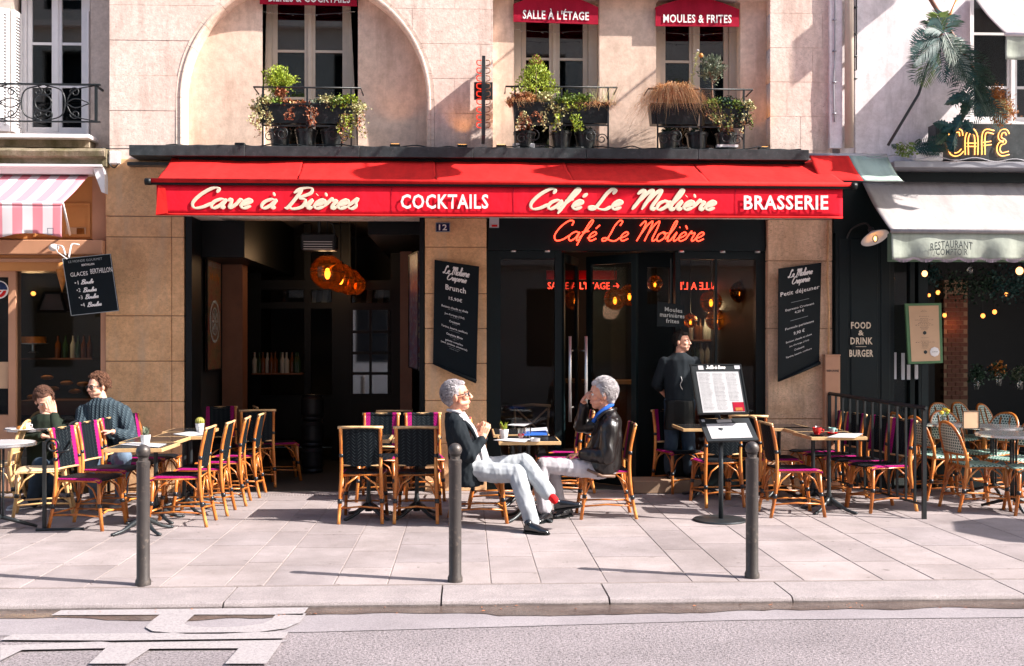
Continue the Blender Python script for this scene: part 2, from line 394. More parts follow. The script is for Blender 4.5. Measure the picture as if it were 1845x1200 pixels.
# cloth
def cloth(name, c, c2=None, rough=.85, w=1.2, bump=.15, trans=0):
    m = newmat(name, c, rough, spec=.15); k = NT(m); c2 = c2 or dark(c, .85)
    k.color(k.mix(.55, k.ramp(k.noise(2.5, 5, .6), [(.35, c2), (.65, c)]), k.ramp(k.noise(3, 6, .7, vec=k.map((3, .6, .6))), [(.35, dark(c, .72)), (.6, tuple(min(1, q*1.1) for q in c))]))); k.bump(k.noise(5, 3, .5), bump*1.6, .05); k.bump(k.noise(300, 2, .5), .15, .002)
    if trans: k.b.inputs['Subsurface Weight'].default_value = 0
    return m
cloth('red_canvas', (.60, .018, .016), (.48, .011, .012))
cloth('red_valance', (.74, .010, .028), (.58, .006, .018))
cloth('crimson_canvas', (.34, .008, .03))
cloth('sage_canvas', (.36, .46, .40)); cloth('grey_canvas', (.38, .35, .345), (.34, .315, .305)); cloth('sage_dark', (.12, .19, .13)); cloth('valance_cream', (.40, .43, .37), (.28, .33, .27))
def striped(name, a, b, period, axis=0, duty=.5, rough=.85, off=0):
    m = newmat(name, a, rough, spec=.15); k = NT(m); x = k.sep()[axis]
    f = k.math('FRACT', k.math('ADD', k.math('DIVIDE', x, period), 50+off)); s = k.math('GREATER_THAN', f, duty)
    k.color(k.mix(s, a, b)); k.bump(k.noise(200, 2, .5), .1, .002); return m
striped('pink_stripes', (.66, .61, .62), (.66, .24, .28), .203, 0, .5, off=.33)
striped('flap_stripes', (.34, .44, .38), (.62, .022, .018), 10)
# rattan weaves in chair space: x forward, y across, z up
def weave(name, main, fleck, edge=None, half=.14, scale=70, amount=.3, axis2=2, herring=True, hi=(.75, .75, .7)):
    m = newmat(name, main, .6, spec=.12); k = NT(m); s = k.sep(); y = s[1]
    u = s[axis2] if axis2 != 9 else k.math('ADD', s[2], s[0])
    ay = k.math('ABSOLUTE', y)
    zig = k.math('PINGPONG', y, .055) if herring else y
    ph = k.math('MULTIPLY', k.math('ADD', u, zig), scale*2)
    w1 = k.math('SINE', k.math('MULTIPLY', ph, 2.2)); w2 = k.math('SINE', k.math('MULTIPLY', y, scale*2.5))
    h = k.math('MULTIPLY', w1, k.math('ADD', k.math('MULTIPLY', w2, .4), .8))
    fl = k.ramp(h, [(.45, (0, 0, 0)), (.9, (1, 1, 1))])
    cc = k.mix(k.math('MULTIPLY', fl, amount), main, fleck)
    if edge:
        eg = k.math('GREATER_THAN', ay, half)
        if axis2 == 2:
            sx = k.new('ShaderNodeSeparateXYZ'); k.l.new(k.tc.outputs['Normal'], sx.inputs[0]); eg = k.math('MULTIPLY', eg, k.math('GREATER_THAN', sx.outputs[0], -.3))
        ec = k.mix(k.math('MULTIPLY', fl, .55), edge, dark(edge, .25)); cc = k.mix(eg, cc, ec)
    k.color(cc); k.bump(h, .25, .003); return m
MAG = (.30, .008, .12)
weave('weave_back', (.003, .006, .009), (.16, .20, .21), MAG, .118, scale=48, amount=.14)
weave('weave_seat', (.004, .006, .009), (.18, .20, .21), MAG, .168, scale=50, axis2=0, amount=.12)
def checker(name, a, b, sz, axis2=2, extra=None):
    m = newmat(name, a, .45); k = NT(m); s = k.sep()
    u = k.math('FRACT', k.math('ADD', k.math('DIVIDE', s[axis2], sz), 50)); v = k.math('FRACT', k.math('ADD', k.math('DIVIDE', s[1], sz*1.25), k.math('MULTIPLY', k.math('FLOOR', k.math('ADD', k.math('DIVIDE', s[axis2], sz), 50)), .5)))
    f = k.math('MULTIPLY', k.math('GREATER_THAN', u, .30), k.math('GREATER_THAN', v, .34)); k.color(k.mix(f, a, b)); k.bump(f, .4, .004); return m
checker('weave_green_back', (.60, .68, .60), (.02, .085, .075), .028)
checker('weave_green_seat', (.42, .58, .50), (.02, .11, .09), .03, 0)
weave('weave_beige', (.62, .42, .24), (.30, .17, .08), None, .3, 60, .5)
weave('weave_beige_seat', (.64, .46, .28), (.32, .19, .09), None, .3, 60, .5, 0)
m = newmat('bamboo', (.62, .30, .10), .32, spec=.55); k = NT(m)
oi = k.new('ShaderNodeObjectInfo')
b1 = k.ramp(k.noise(9, 4, .6, vec=k.map((1, 1, .35))), [(.3, (.30, .075, .012)), (.5, (.50, .155, .026)), (.72, (.68, .32, .09))])
nd = k.math('FRACT', k.math('MULTIPLY', k.sep()[2], 7.3)); rg = k.ramp(nd, [(0, (1, 1, 1)), (.035, (0, 0, 0))])
b1 = k.mix(1, b1, k.ramp(oi.outputs['Random'], [(0, (.78, .72, .66)), (1, (1.15, 1.12, 1.1))]), 'MULTIPLY'); k.color(k.mix(k.math('MULTIPLY', rg, .6), b1, (.16, .06, .02))); k.bump(rg, .3, .004)
basic('bamboo_pale', (.66, .42, .20), .4, var=.3, vs=12, bump=.05)
basic('cane_beige', (.68, .42, .18), .35, var=.2, vs=9, bump=.05)
basic('band_black', (.015, .018, .022), .3, bump=.1)
basic('brass_edge', (.62, .40, .19), .42, .15, var=.25, vs=7, bump=.05)
basic('table_black', (.02, .02, .022), .16, bump=.02, var=.3)
basic('steel_top', (.55, .55, .57), .22, .85, var=.15, bump=.03)
basic('marble_top', (.52, .50, .52), .25, var=.15, bump=.02, vs=9)
basic('cast_iron', (.028, .034, .038), .4, .3, var=.3, bump=.3, bs=120)
basic('bollard_paint', (.055, .048, .046), .45, .25, var=.25, vs=6, bump=.25, bs=110, grime=(.22, .17, .14))
basic('chrome', (.62, .62, .62), .3, .75, var=.1, bump=0)
basic('lettering_cream', (.70, .58, .44), .7, bump=0, var=.05)
basic('lettering_white', (.78, .75, .73), .7, bump=0, var=.05)
basic('lettering_grey', (.30, .33, .34), .7, bump=0, var=.1)
basic('lettering_dark', (.02, .03, .03), .7, bump=0)
basic('board_black', (.002, .006, .009), .6, spec=.2, bump=.02, var=.2)
basic('paper', (.46, .455, .465), .7, bump=.02, var=.04)
basic('paper_grey', (.50, .50, .53), .7, bump=.02, var=.04)
basic('kraft', (.56, .36, .22), .7, bump=.02, var=.06)
basic('board_green', (.07, .17, .07), .5, var=.15)
basic('enamel_blue', (.01, .02, .07), .25, bump=0)
basic('red_glaze', (.62, .015, .012), .15, bump=0)
basic('white_ceramic', (.78, .77, .76), .2, bump=0, var=.03)
basic('mint_ceramic', (.30, .55, .50), .2, bump=0)
basic('brick_red', (.14, .05, .03), .8, bump=.3)
basic('planter_black', (.006, .010, .012), .35, bump=.2, bs=20, bd=.02, grime=(.08, .085, .09))
basic('terracotta', (.45, .17, .09), .8)
basic('soil', (.05, .03, .02), .95, bump=.5)
basic('copper_globe', (.35, .14, .03), .2, .6, bump=0)
def leafm(name, c, var=.35, rough=.5, tr=.0):
    m = newmat(name, c, rough, spec=.35); k = NT(m)
    k.color(k.ramp(k.noise(14, 3, .6), [(.3, dark(c, 1-var)), (.7, tuple(min(1, x*(1+var)) for x in c))])); return m
leafm('leaf_lime', (.28, .36, .03)); leafm('leaf_green', (.13, .20, .03)); leafm('leaf_pale', (.44, .42, .20)); leafm('leaf_dark', (.018, .05, .028))
leafm('leaf_teal', (.016, .065, .06)); leafm('straw', (.62, .35, .16), .45); leafm('leaf_brown', (.30, .11, .05)); leafm('leaf_olive', (.14, .17, .11)); leafm('leaf_orange', (.42, .16, .03)); leafm('twig', (.16, .08, .045))
leafm('flower_yellow', (.72, .50, .05)); leafm('flower_pink', (.60, .20, .16)); leafm('lace', (.16, .11, .16))
leafm('cactus', (.25, .24, .05)); leafm('palm_grey', (.22, .27, .23))
emit('neon_red', (1, .045, .02), 2.3, (.5, .02, .01)); emit('neon_yellow', (1, .38, .08), 1.3, (.6, .3, .1)); emit('neon_soft', (1, .04, .015), .6, (.4, .02, .01))
emit('bulb', (1, .36, .06), 7); emit('bulb_small', (1, .30, .06), 1.2); emit('bulb_dim', (1, .42, .16), 1.6)
emit('floodlight_glow', (1, .45, .1), 3)
# amber globe: ribbed smoked glass
m = newmat('globe_glass', (.55, .22, .05), .12); k = NT(m); k.n.remove(k.b); out = [n for n in k.n if n.type == 'OUTPUT_MATERIAL'][0]
tr = k.new('ShaderNodeBsdfTransparent'); tr.inputs[0].default_value = (.52, .27, .09, 1); gl = k.new('ShaderNodeBsdfGlossy'); gl.inputs['Roughness'].default_value = .15; gl.inputs['Color'].default_value = (1, .75, .5, 1)
df = k.new('ShaderNodeBsdfTranslucent'); df.inputs['Color'].default_value = (.7, .38, .12, 1)
lw = k.new('ShaderNodeLayerWeight'); lw.inputs[0].default_value = .35
m1 = k.new('ShaderNodeMixShader'); m2 = k.new('ShaderNodeMixShader'); m1.inputs[0].default_value = .035
k.l.new(tr.outputs[0], m1.inputs[1]); k.l.new(df.outputs[0], m1.inputs[2]); k.l.new(lw.outputs['Fresnel'], m2.inputs[0]); k.l.new(m1.outputs[0], m2.inputs[1]); k.l.new(gl.outputs[0], m2.inputs[2]); k.l.new(m2.outputs[0], out.inputs[0])
# clothing, skin
def fabric(name, c, scale=180, b=.2, rough=.85, spec=.2): return basic(name, c, rough, var=.2, vs=12, bump=b, bs=scale, spec=spec, bd=.003)
m = newmat('skin', (.62, .31, .20), .5, spec=.35); k = NT(m); k.color(k.ramp(k.noise(22, 4, .6), [(.3, (.58, .24, .15)), (.7, (.70, .37, .25))])); k.b.inputs['Subsurface Weight'].default_value = .08; k.b.inputs['Subsurface Radius'].default_value = (.02, .008, .004); k.bump(k.noise(90, 3, .6), .12, .002)
m = newmat('skin_young', (.62, .33, .23), .5, spec=.35); k = NT(m); k.color(k.ramp(k.noise(22, 4, .6), [(.3, (.58, .28, .19)), (.7, (.68, .40, .29))]))
basic('lips', (.42, .13, .11), .5, bump=0); basic('eye_white', (.7, .66, .62), .3, bump=0); basic('eye_dark', (.02, .015, .012), .2, bump=0)
def hairm(name, c, c2, sc=26):
    m = newmat(name, c, .55, spec=.4); k = NT(m); n = k.noise(sc, 5, .75, dist=1.5); k.color(k.ramp(n, [(.35, c2), (.62, c)])); k.bump(n, .9, .02); return m
hairm('hair_grey', (.42, .39, .41), (.20, .18, .20)); hairm('hair_white', (.62, .59, .60), (.34, .31, .32)); hairm('hair_curly', (.24, .11, .06), (.06, .02, .012), 34); hairm('hair_brown', (.20, .09, .055), (.05, .025, .018), 34); hairm('hair_black', (.015, .012, .011), (.006, .005, .005))
fabric('jacket_charcoal', (.014, .018, .022), spec=.1); fabric('shirt_white', (.50, .49, .51)); fabric('trouser_pale', (.36, .385, .41), 260, .1); fabric('trouser_white', (.44, .425, .46), 260, .1)
basic('leather_black', (.008, .006, .006), .34, var=.4, vs=8, bump=.12, bs=9, bd=.02, spec=.5); basic('leather_trim', (.16, .09, .06), .5)
fabric('scarf_blue', (.02, .10, .42)); fabric('sock_red', (.62, .012, .015)); fabric('sock_navy', (.01, .016, .04)); basic('shoe_black', (.008, .009, .011), .16, bump=.02, spec=.8)
m = newmat('knit_teal', (.045, .075, .085), .9, spec=.1); k = NT(m); kn = k.math('SINE', k.math('MULTIPLY', k.sep()[0], 150)); kz = k.math('SINE', k.math('MULTIPLY', k.math('ADD', k.sep()[2], k.math('PINGPONG', k.sep()[0], .02)), 260))
kh = k.math('ADD', kn, k.math('MULTIPLY', kz, .6)); k.color(k.mix(k.ramp(kh, [(.2, (0, 0, 0)), (.9, (1, 1, 1))]), (.035, .052, .066), (.058, .082, .098))); k.bump(kh, .6, .008)
fabric('sweater_olive', (.020, .028, .020), 120, .4, spec=.1); fabric('tee_black', (.010, .015, .020), spec=.2); fabric('jeans_blue', (.14, .20, .28)); fabric('jeans_dark', (.03, .05, .075)); fabric('sneaker_grey', (.30, .30, .32))
# ------------------------------------------------------------------ the ground: road, kerb, pavement with its slabs
YK = 6.95; YB = 7.40; ZR = -.05          # kerb front, kerb back, road level
def ground_sheet(name, x0, x1, y0, y1, z, mat, zf=None, nx=1, ny=1):
    mb = MB(); mb.grid(lambda u, v: (x0+(x1-x0)*u, y0+(y1-y0)*v, z), nx, ny); o = mb.build(name, mat); return struct(o)
ground_sheet('ground', -70, 70, -60, 80, ZR-.06, 'asphalt_smooth')
ground_sheet('road', -40, 40, -2.4, YK+.05, ZR, 'asphalt')
# smoother strip along the gutter, left of the photo
mb = MB(); yj = G(560, 1140, ZR).y
mb.add([(-9, yj-.02, ZR+.004), (fx(560, yj), yj, ZR+.004), (G(1345, 1118, ZR).x, G(1345, 1118, ZR).y, ZR+.004), (9, 6.52, ZR+.004), (9, YK+.04, ZR+.004), (-9, YK+.04, ZR+.004)], [(0, 1, 2, 3, 4, 5)])
struct(mb.build('gutter_strip', 'asphalt_smooth'))
# wet gutter with an uneven edge
top = []; bot = []
for i in range(141):
    x = -5+i*.08; w = .17+.11*noise.noise(Vector((x*.9, 3, 0)))+.05*noise.noise(Vector((x*3.1, 7, 0)))+.02*noise.noise(Vector((x*11, 9, 0)))
    if x < -1.2: w += .05
    if .2 < x < 1.9: w += .06
    bot.append((x, YK-.01-max(.03, w), ZR+.008)); top.append((x, YK+.03, ZR+.008))
mb = MB(); n = len(top); mb.add(bot+top, [(i, i+1, n+i+1, n+i) for i in range(n-1)]); struct(mb.build('gutter_water', 'wet_asphalt'))
# painted markings
def paint(name, polys, z=ZR+.013):
    mb = MB()
    for p in polys: mb.add([tuple(G(x, y, ZR).xy)+(z,) for x, y in p], [tuple(range(len(p)))])
    return struct(mb.build(name, 'road_paint'))
paint('painted_bar', [[(92, 1112), (110, 1103), (556, 1098), (545, 1112), (500, 1111), (340, 1111)]])
UO = [((288, 1111), (350, 1111)), ((272, 1123), (340, 1120)), ((262, 1134), (332, 1127)), ((274, 1141), (340, 1131)), ((335, 1146), (368, 1134)), ((400, 1146), (405, 1134)), ((470, 1142), (445, 1131)), ((515, 1136), (475, 1127)), ((540, 1125), (488, 1120)), ((552, 1109), (498, 1110))]
paint('painted_letter', [[a, b, d, c] for (a, c), (b, d) in zip(UO, UO[1:])])
paint('painted_line', [[(0, 1157), (22, 1147), (520, 1142), (512, 1154), (200, 1158)], [(0, 1167), (180, 1160), (205, 1162), (520, 1157), (508, 1160), (480, 1200), (405, 1200), (430, 1172), (270, 1173), (230, 1200), (160, 1200), (190, 1172), (40, 1175), (0, 1195)]])
# kerb stones
kerb = bpy.data.objects.new('kerb', None); col.objects.link(kerb); struct(kerb)
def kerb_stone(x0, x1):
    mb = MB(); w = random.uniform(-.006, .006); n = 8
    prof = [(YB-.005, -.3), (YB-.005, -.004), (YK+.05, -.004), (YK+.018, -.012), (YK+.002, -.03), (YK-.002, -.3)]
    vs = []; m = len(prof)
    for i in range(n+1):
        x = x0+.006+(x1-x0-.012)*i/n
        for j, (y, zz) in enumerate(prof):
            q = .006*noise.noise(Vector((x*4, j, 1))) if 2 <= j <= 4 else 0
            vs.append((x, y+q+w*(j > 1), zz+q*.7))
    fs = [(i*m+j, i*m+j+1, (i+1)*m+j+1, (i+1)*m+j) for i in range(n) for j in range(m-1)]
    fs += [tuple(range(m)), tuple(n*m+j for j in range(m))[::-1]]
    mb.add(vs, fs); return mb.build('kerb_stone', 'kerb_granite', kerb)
xs = [-7.4, -5.9, -4.6, -3.2, -1.55, G(795, 1078).x, G(1097, 1075).x, G(1423, 1070).x, G(1838, 1065).x, 5.6, 7.2]
for a, b in zip(xs, xs[1:]): kerb_stone(a, b)
mb = MB().box((-40, YK+.06, -.3), (40, YB, -.06)); mb.build('kerb_bed', 'paving_joint', kerb)
# pavement slabs
pav = bpy.data.objects.new('pavement', None); col.objects.link(pav); struct(pav)
MB().box((-40, YB, -.5), (40, 11.99, -.003)).build('pavement_bed', 'paving_joint', pav)
rs = random.Random(11)
bx_ = [G(px, 1046).x for px in (-80, 60, 170, 302, 415, 483, 605, 700, 884, 973, 1092, 1245, 1330, 1449, 1593, 1687, 1797, 1930)]
bx_ = [bx_[0]-1.2-.45*1, bx_[0]-.8, bx_[0]-.4]+bx_+[bx_[-1]+.5, bx_[-1]+.95, bx_[-1]+1.4]
lean = .01
cnt = 0
for i in range(len(bx_)-1):
    x0, x1 = bx_[i], bx_[i+1]; y = YB+.004
    first = rs.uniform(.25, .8)
    while y < 11.4:
        L = first if y < YB+.01 else rs.uniform(.55, .98); y1 = min(y+L, 11.4)
        if y1 > 11.1: y1 = 11.4
        g = .0045; h = .010; z = rs.uniform(-.0002, .0014)
        a, b, c, d = (x0+g, y+h), (x1-g, y+h), (x1-g, y1-h), (x0+g, y1-h)
        e = .002; mb = MB()
        mb.add([(p[0], p[1], -.03) for p in (a, b, c, d)]+[(p[0], p[1], z-e) for p in (a, b, c, d)]+[(p[0]+sx*e, p[1]+sy*e, z) for p, sx, sy in ((a, 1, 1), (b, -1, 1), (c, -1, -1), (d, 1, -1))],
               [(0, 1, 5, 4), (1, 2, 6, 5), (2, 3, 7, 6), (3, 0, 4, 7), (4, 5, 9, 8), (5, 6, 10, 9), (6, 7, 11, 10), (7, 4, 8, 11), (8, 9, 10, 11)])
        mb.build('paving_slab', 'paving', pav, fix=False); cnt += 1; y = y1
# threshold stones by the facade with the drain grating
x = fx(-60, 11.7)
while x < fx(1950, 11.7):
    L = rs.uniform(.9, 1.3); MB().box((x+.004, 11.41, -.04), (x+L-.004, 11.74, .0)).build('threshold_stone', 'paving', pav); x += L
x = fx(-60, 11.9)
while x < fx(1950, 11.9):
    L = rs.uniform(.9, 1.3); MB().box((x+.004, 11.86, -.04), (x+L-.004, 12.02, .004)).build('threshold_stone', 'paving', pav); x += L
mb = MB().box((-8, 11.75, -.05), (8, 11.85, -.006)); 
mb.build('drain_channel', 'joint_mortar', pav)
gr = MB(); x = fx(400, 11.8)
while x < fx(640, 11.8): gr.box((x, 11.755, -.01), (x+.018, 11.845, .002)); x += .03
gr.build('drain_grating', 'kerb_granite', pav)
MB().box((-40, 12.02, -.5), (40, 30, -.004)).build('indoor_floor', 'interior_floor', None); struct(bpy.data.objects['indoor_floor'])
MB().box((-40, -14, -.3), (40, -2.4, .0)).build('opposite_pavement', 'paving', None); struct(bpy.data.objects['opposite_pavement'])
# ------------------------------------------------------------------ cafe building
YF = 12.0
cafe = thing('cafe_building', 'pale limestone café building with a big arch and a row of dark shopfronts', 'building', (0, 12.0, 0))
cafe.location = (0, 0, 0)
def cells(me, xs, zs, gap=.003, stagger=True, seed=1, edges=None):
    """cut a plate mesh into ashlar stones -> list of meshes"""
    src = bmesh.new(); src.from_mesh(me); out = []; rr = random.Random(seed)
    for r in range(len(zs)-1):
        z0, z1 = zs[r], zs[r+1]; off = rr.uniform(-.35, .35) if stagger else 0
        cols_ = [x+off if 0 < i < len(xs)-1 else x for i, x in enumerate(xs)]
        for c in range(len(cols_)-1):
            b = src.copy()
            for co, no in (((cols_[c]+gap, 0, 0), (-1, 0, 0)), ((cols_[c+1]-gap, 0, 0), (1, 0, 0)), ((0, 0, z0+gap), (0, 0, -1)), ((0, 0, z1-gap), (0, 0, 1))):
                if not b.verts: break
                bmesh.ops.bisect_plane(b, geom=b.verts[:]+b.edges[:]+b.faces[:], dist=1e-5, plane_co=co, plane_no=no, clear_outer=True)
                es = [e for e in b.edges if e.is_boundary]
                if es: bmesh.ops.holes_fill(b, edges=es)
            if len(b.verts) < 4: b.free(); continue
            dz = rr.uniform(-.002, .002)
            for v in b.verts: v.co.y += dz
            bmesh.ops.recalc_face_normals(b, faces=b.faces[:])
            m2 = bpy.data.meshes.new('stone_block'); b.to_mesh(m2); b.free(); out.append(m2)
    src.free(); return out
def ashlar(name, loops, y0, y1, mat, parent, xs, zs, back='joint_mortar', seed=1, stagger=True, gap=.003, brk=.01):
    tmp = plate('tmp_plate', loops, y0, y1, mat); me = tmp.data
    for m2 in cells(me, xs, zs, gap, stagger, seed):
        if not m2.materials: m2.materials.append(MATS[mat])
        mobj(name, m2, parent)
    bpy.data.objects.remove(tmp)
    core = []
    for n_, lp in enumerate(loops):
        cx_ = sum(q[0] for q in lp)/len(lp); cz_ = sum(q[1] for q in lp)/len(lp); d_ = -.012 if n_ == 0 else .012
        core.append([(x+(d_ if x > cx_ else -d_), z+(d_ if z > cz_ else -d_)) for x, z in lp])
    plate('wall_core', core, y0+brk, y1-.01, back, parent)
def rect(x0, x1, z0, z1): return [(x0, z0), (x1, z0), (x1, z1), (x0, z1)]
ZT = 7.2
XL, XRR = fx(197), fx(1500)
# openings in the upper wall
ax = (fx(331)+fx(769))/2; ar = (fx(769)-fx(331))/2; az = fz(178, 550)
zled = fz(272, 800)
def arch(cx_, cz, r, zb, n=28): return [(cx_-r, zb)]+[(cx_-r*math.cos(PI*i/n), cz+r*math.sin(PI*i/n)) for i in range(n+1)]+[(cx_+r, zb)]
bx0, bx1 = fx(888), fx(1388)
zlow = fz(392, 800)
outer = rect(XL, XRR, zlow, ZT)
hole1 = arch(ax, az, ar+.085, zled-.1)
hole2 = rect(bx0, bx1, zled-.1, 5.52)
zs = [zlow]; 
while zs[-1] < ZT-.2: zs.append(zs[-1]+.385)
zs[-1] = ZT
ashlar('stone_block', [outer, hole1, hole2], YF, YF+.42, 'limestone', cafe, [XL, fx(420), fx(560), fx(700), fx(842), fx(1100), fx(1250), fx(1440), XRR], zs, 'limestone', 3, True, .0022, .006)
# arch moulding: a rounded band of voussoirs around the panel
n = 15
for i in range(-3, n+3):
    mb = MB(); seg = 4; pts = []
    for q in range(seg+1):
        u = i+q/seg*(1-.012)
        if 0 <= u <= n: t = PI*u/n; pts.append((ax-ar*math.cos(t), az+ar*math.sin(t), -math.cos(t), math.sin(t)))
        elif u < 0: pts.append((ax-ar, az+u*.22, -1, 0))
        else: pts.append((ax+ar, az-(u-n)*.22, 1, 0))
    if pts[0][1] < zled-.12 and pts[-1][1] < zled-.12: continue
    prof = [(0, .30), (0, .018), (.018, -.012), (.035, -.014), (.04, .0), (.05, .0), (.082, -.004), (.082, .30)]
    vs = [(px+nx*a, YF+b, pz+nz*a) for px, pz, nx, nz in pts for a, b in prof]; m_ = len(prof)
    mb.add(vs, [(k*m_+j, k*m_+j+1, (k+1)*m_+j+1, (k+1)*m_+j) for k in range(seg) for j in range(m_-1)]+[tuple(range(m_)), tuple(seg*m_+j for j in range(m_))[::-1]])
    mb.build('arch_stone', 'limestone_band', cafe)
# recessed panel inside the arch with a window opening
w1 = rect(fx(473, 12.2), fx(645, 12.2), zled-.1, fz(-60, 560, 12.2))
plate('arch_panel', [arch(ax, az, ar+.06, zled-.15), w1], YF+.2, YF+.55, 'stucco', cafe)
# recessed bay with two openings
Yb = YF+.16
w2 = rect(fx(926, Yb), fx(1080, Yb), zled-.1, fz(-2, 1000, Yb)); w3 = rect(fx(1182, Yb), fx(1334, Yb), zled-.1, fz(4, 1250, Yb))
def segtop(w, rise): (x0, z0), (x1, _), (_, z1), _ = w; return [(x0, z0), (x1, z0), (x1, z1)]+[(x1+(x0-x1)*i/8, z1+rise*math.sin(PI*i/8)) for i in range(1, 8)]+[(x0, z1)]
w2c, w3c = segtop(w2, .17), segtop(w3, .17)
plate('bay_panel', [rect(bx0+.001, bx1-.001, zled-.15, 6.1), w2c, w3c], Yb, YF+.5, 'stucco', cafe)
def bars(parent, x0, x1, z0, z1, y, fr, mun, wmat, d=.05, name='frame'):
    mb = MB(); mb.box((x0, y, z0), (x0+fr, y+d, z1)); mb.box((x1-fr, y, z0), (x1, y+d, z1)); mb.box((x0+fr, y+.001, z0), (x1-fr, y+d-.001, z0+fr)); mb.box((x0+fr, y+.001, z1-fr), (x1-fr, y+d-.001, z1))
    for q in mun: mb.box((x0+fr, y+.006, q-.014), (x1-fr, y+d-.006, q+.014))
    return mb.build(name, wmat, parent)
def window(parent, x0, x1, z0, z1, y, mun, wmat='cream_paint', fixed=.09, leaf=.055, room=True, gl='window_glass'):
    """casement window > frame, two leaves (sash), panes"""
    mb = MB(); mb.box((x0, y, z0), (x0+fixed, y+.1, z1)); mb.box((x1-fixed, y, z0), (x1, y+.1, z1)); mb.box((x0+fixed, y+.002, z1-.05), (x1-fixed, y+.098, z1)); mb.box((x0+fixed, y+.002, z0), (x1-fixed, y+.098, z0+.05))
    w = mb.build('window', wmat, parent)
    xa, xb = x0+fixed, x1-fixed; xm = (xa+xb)/2
    for a, b in ((xa, xm-.001), (xm+.001, xb)):
        bars(w, a+.004, b-.004, z0+.055, z1-.055, y+.03, leaf, mun, wmat, .045, 'sash')
        zz = [z0+.055+leaf]+list(mun)+[z1-.055-leaf]
        for c_, d_ in zip(zz, zz[1:]):
            mb = MB().box((a+leaf+.004, y+.052, c_+.0), (b-leaf-.004, y+.056, d_)); mb.build('pane', gl, w)
    MB().box((xm-.02, y+.012, z0+.055), (xm+.02, y+.0299, z1-.055)).build('meeting_bar', wmat, w)
    if room:
        q = MB(); q.box((x0-.3, y+1.6, z0-.3), (x1+.3, y+1.65, z1+.3)); q.box((x0-.3, y+.16, z0-.3), (x0-.27, y+1.6, z1+.3)); q.box((x1+.27, y+.16, z0-.3), (x1+.3, y+1.6, z1+.3)); q.box((x0-.3, y+.16, z1+.27), (x1+.3, y+1.6, z1+.3)); q.box((x0-.3, y+.16, z0-.33), (x1+.3, y+1.6, z0-.3))
        q.build('room_behind', 'interior_black', w)
    return w
Yw = YF+.36
window(cafe, fx(470, Yw), fx(645, Yw), zled-.08, fz(-50, 560, Yw), Yw, [fz(91, 560, Yw), fz(176, 560, Yw)], fixed=.12)
Yw2 = YF+.33
window(cafe, fx(926, Yw2)-.02, fx(1068, Yw2)+.05, zled-.08, fz(-30, 1000, Yw2), Yw2, [fz(105, 1000, Yw2), fz(200, 1000, Yw2)], fixed=.1)
window(cafe, fx(1178, Yw2)-.02, fx(1322, Yw2)+.05, zled-.08, fz(-26, 1250, Yw2), Yw2, [fz(110, 1250, Yw2), fz(205, 1250, Yw2)], fixed=.1)
MB().box((fx(645, 12.2)+.001, YF+.21, zled-.1), (fx(645, 12.2)-.035, YF+.36, fz(-60, 560, 12.2))).build('window_reveal', 'cream_paint', cafe)
# lower piers of block stone
def pier(x0, x1, zs, mat, seed, splits=None, y=YF, back='joint_mortar'):
    rr = random.Random(seed)
    for a, b in zip(zs, zs[1:]):
        xs = [x0]+(splits(rr) if splits else [])+[x1]
        for c_, d_ in zip(xs, xs[1:]):
            dz = rr.uniform(-.004, .002)
            MB().box((c_+.003, y+dz, a+.0035), (d_-.003, y+.4, b-.0035), bev=.006).build('stone_block', mat, cafe)
    MB().box((x0+.01, y+.012, zs[0]), (x1-.01, y+.42, zs[-1])).build('pier_core', back, cafe)
pier(fx(190), fx(332), [0.0, fz(800, 260), fz(724, 260), fz(651, 260), fz(569, 260), fz(427, 260), zlow-.001], 'pier_stone', 5, lambda r: [fx(309)])
pier(fx(190), fx(332), [zlow+.001, 3.66], 'pier_stone', 8, None, YF-.006)
pier(fx(765), fx(877), [0.0, fz(800, 800), fz(722, 800), fz(655, 800), fz(592, 800), fz(529, 800), fz(445, 800), zlow-.001], 'pier_stone', 6)
pier(fx(1383), fx(1500), [0.0, fz(812, 1440), fz(755, 1440), fz(592, 1440), fz(470, 1440), zlow-.001], 'pier_stone_pale', 9)
# pipe and junction box on the right pier
mb = MB(); xp = fx(1491); mb.tube([(xp, YF-.03, fz(398, 1490)), (xp-.01, YF-.03, fz(500, 1490)), (xp+.006, YF-.03, fz(560, 1490)), (xp, YF-.03, fz(640, 1490))], .011, 8)
pipe = mb.build('cable_pipe', 'pier_stone', None, True); tag(pipe, 'thin brown cable pipe running down the edge of the right stone pier', 'pipe')
t = thing('meter_box', 'narrow brown meter housing at the foot of the thin pipe on the right pier', 'meter box', (fx(1495), YF, 0))
MB().box((-.085, -.10, .03), (.085, -.001, fz(641, 1495)), bev=.006).build('housing', 'pinkish_wood', t)
MB().box((-.087, -.105, fz(641, 1495)), (.087, -.001, fz(641, 1495)+.015)).build('cap', 'pinkish_wood', t)
text('lettering', 'WIFI ZONE', .035, facing((0, -.1015, fz(668, 1495))), 'lettering_dark', t, .8, .01)
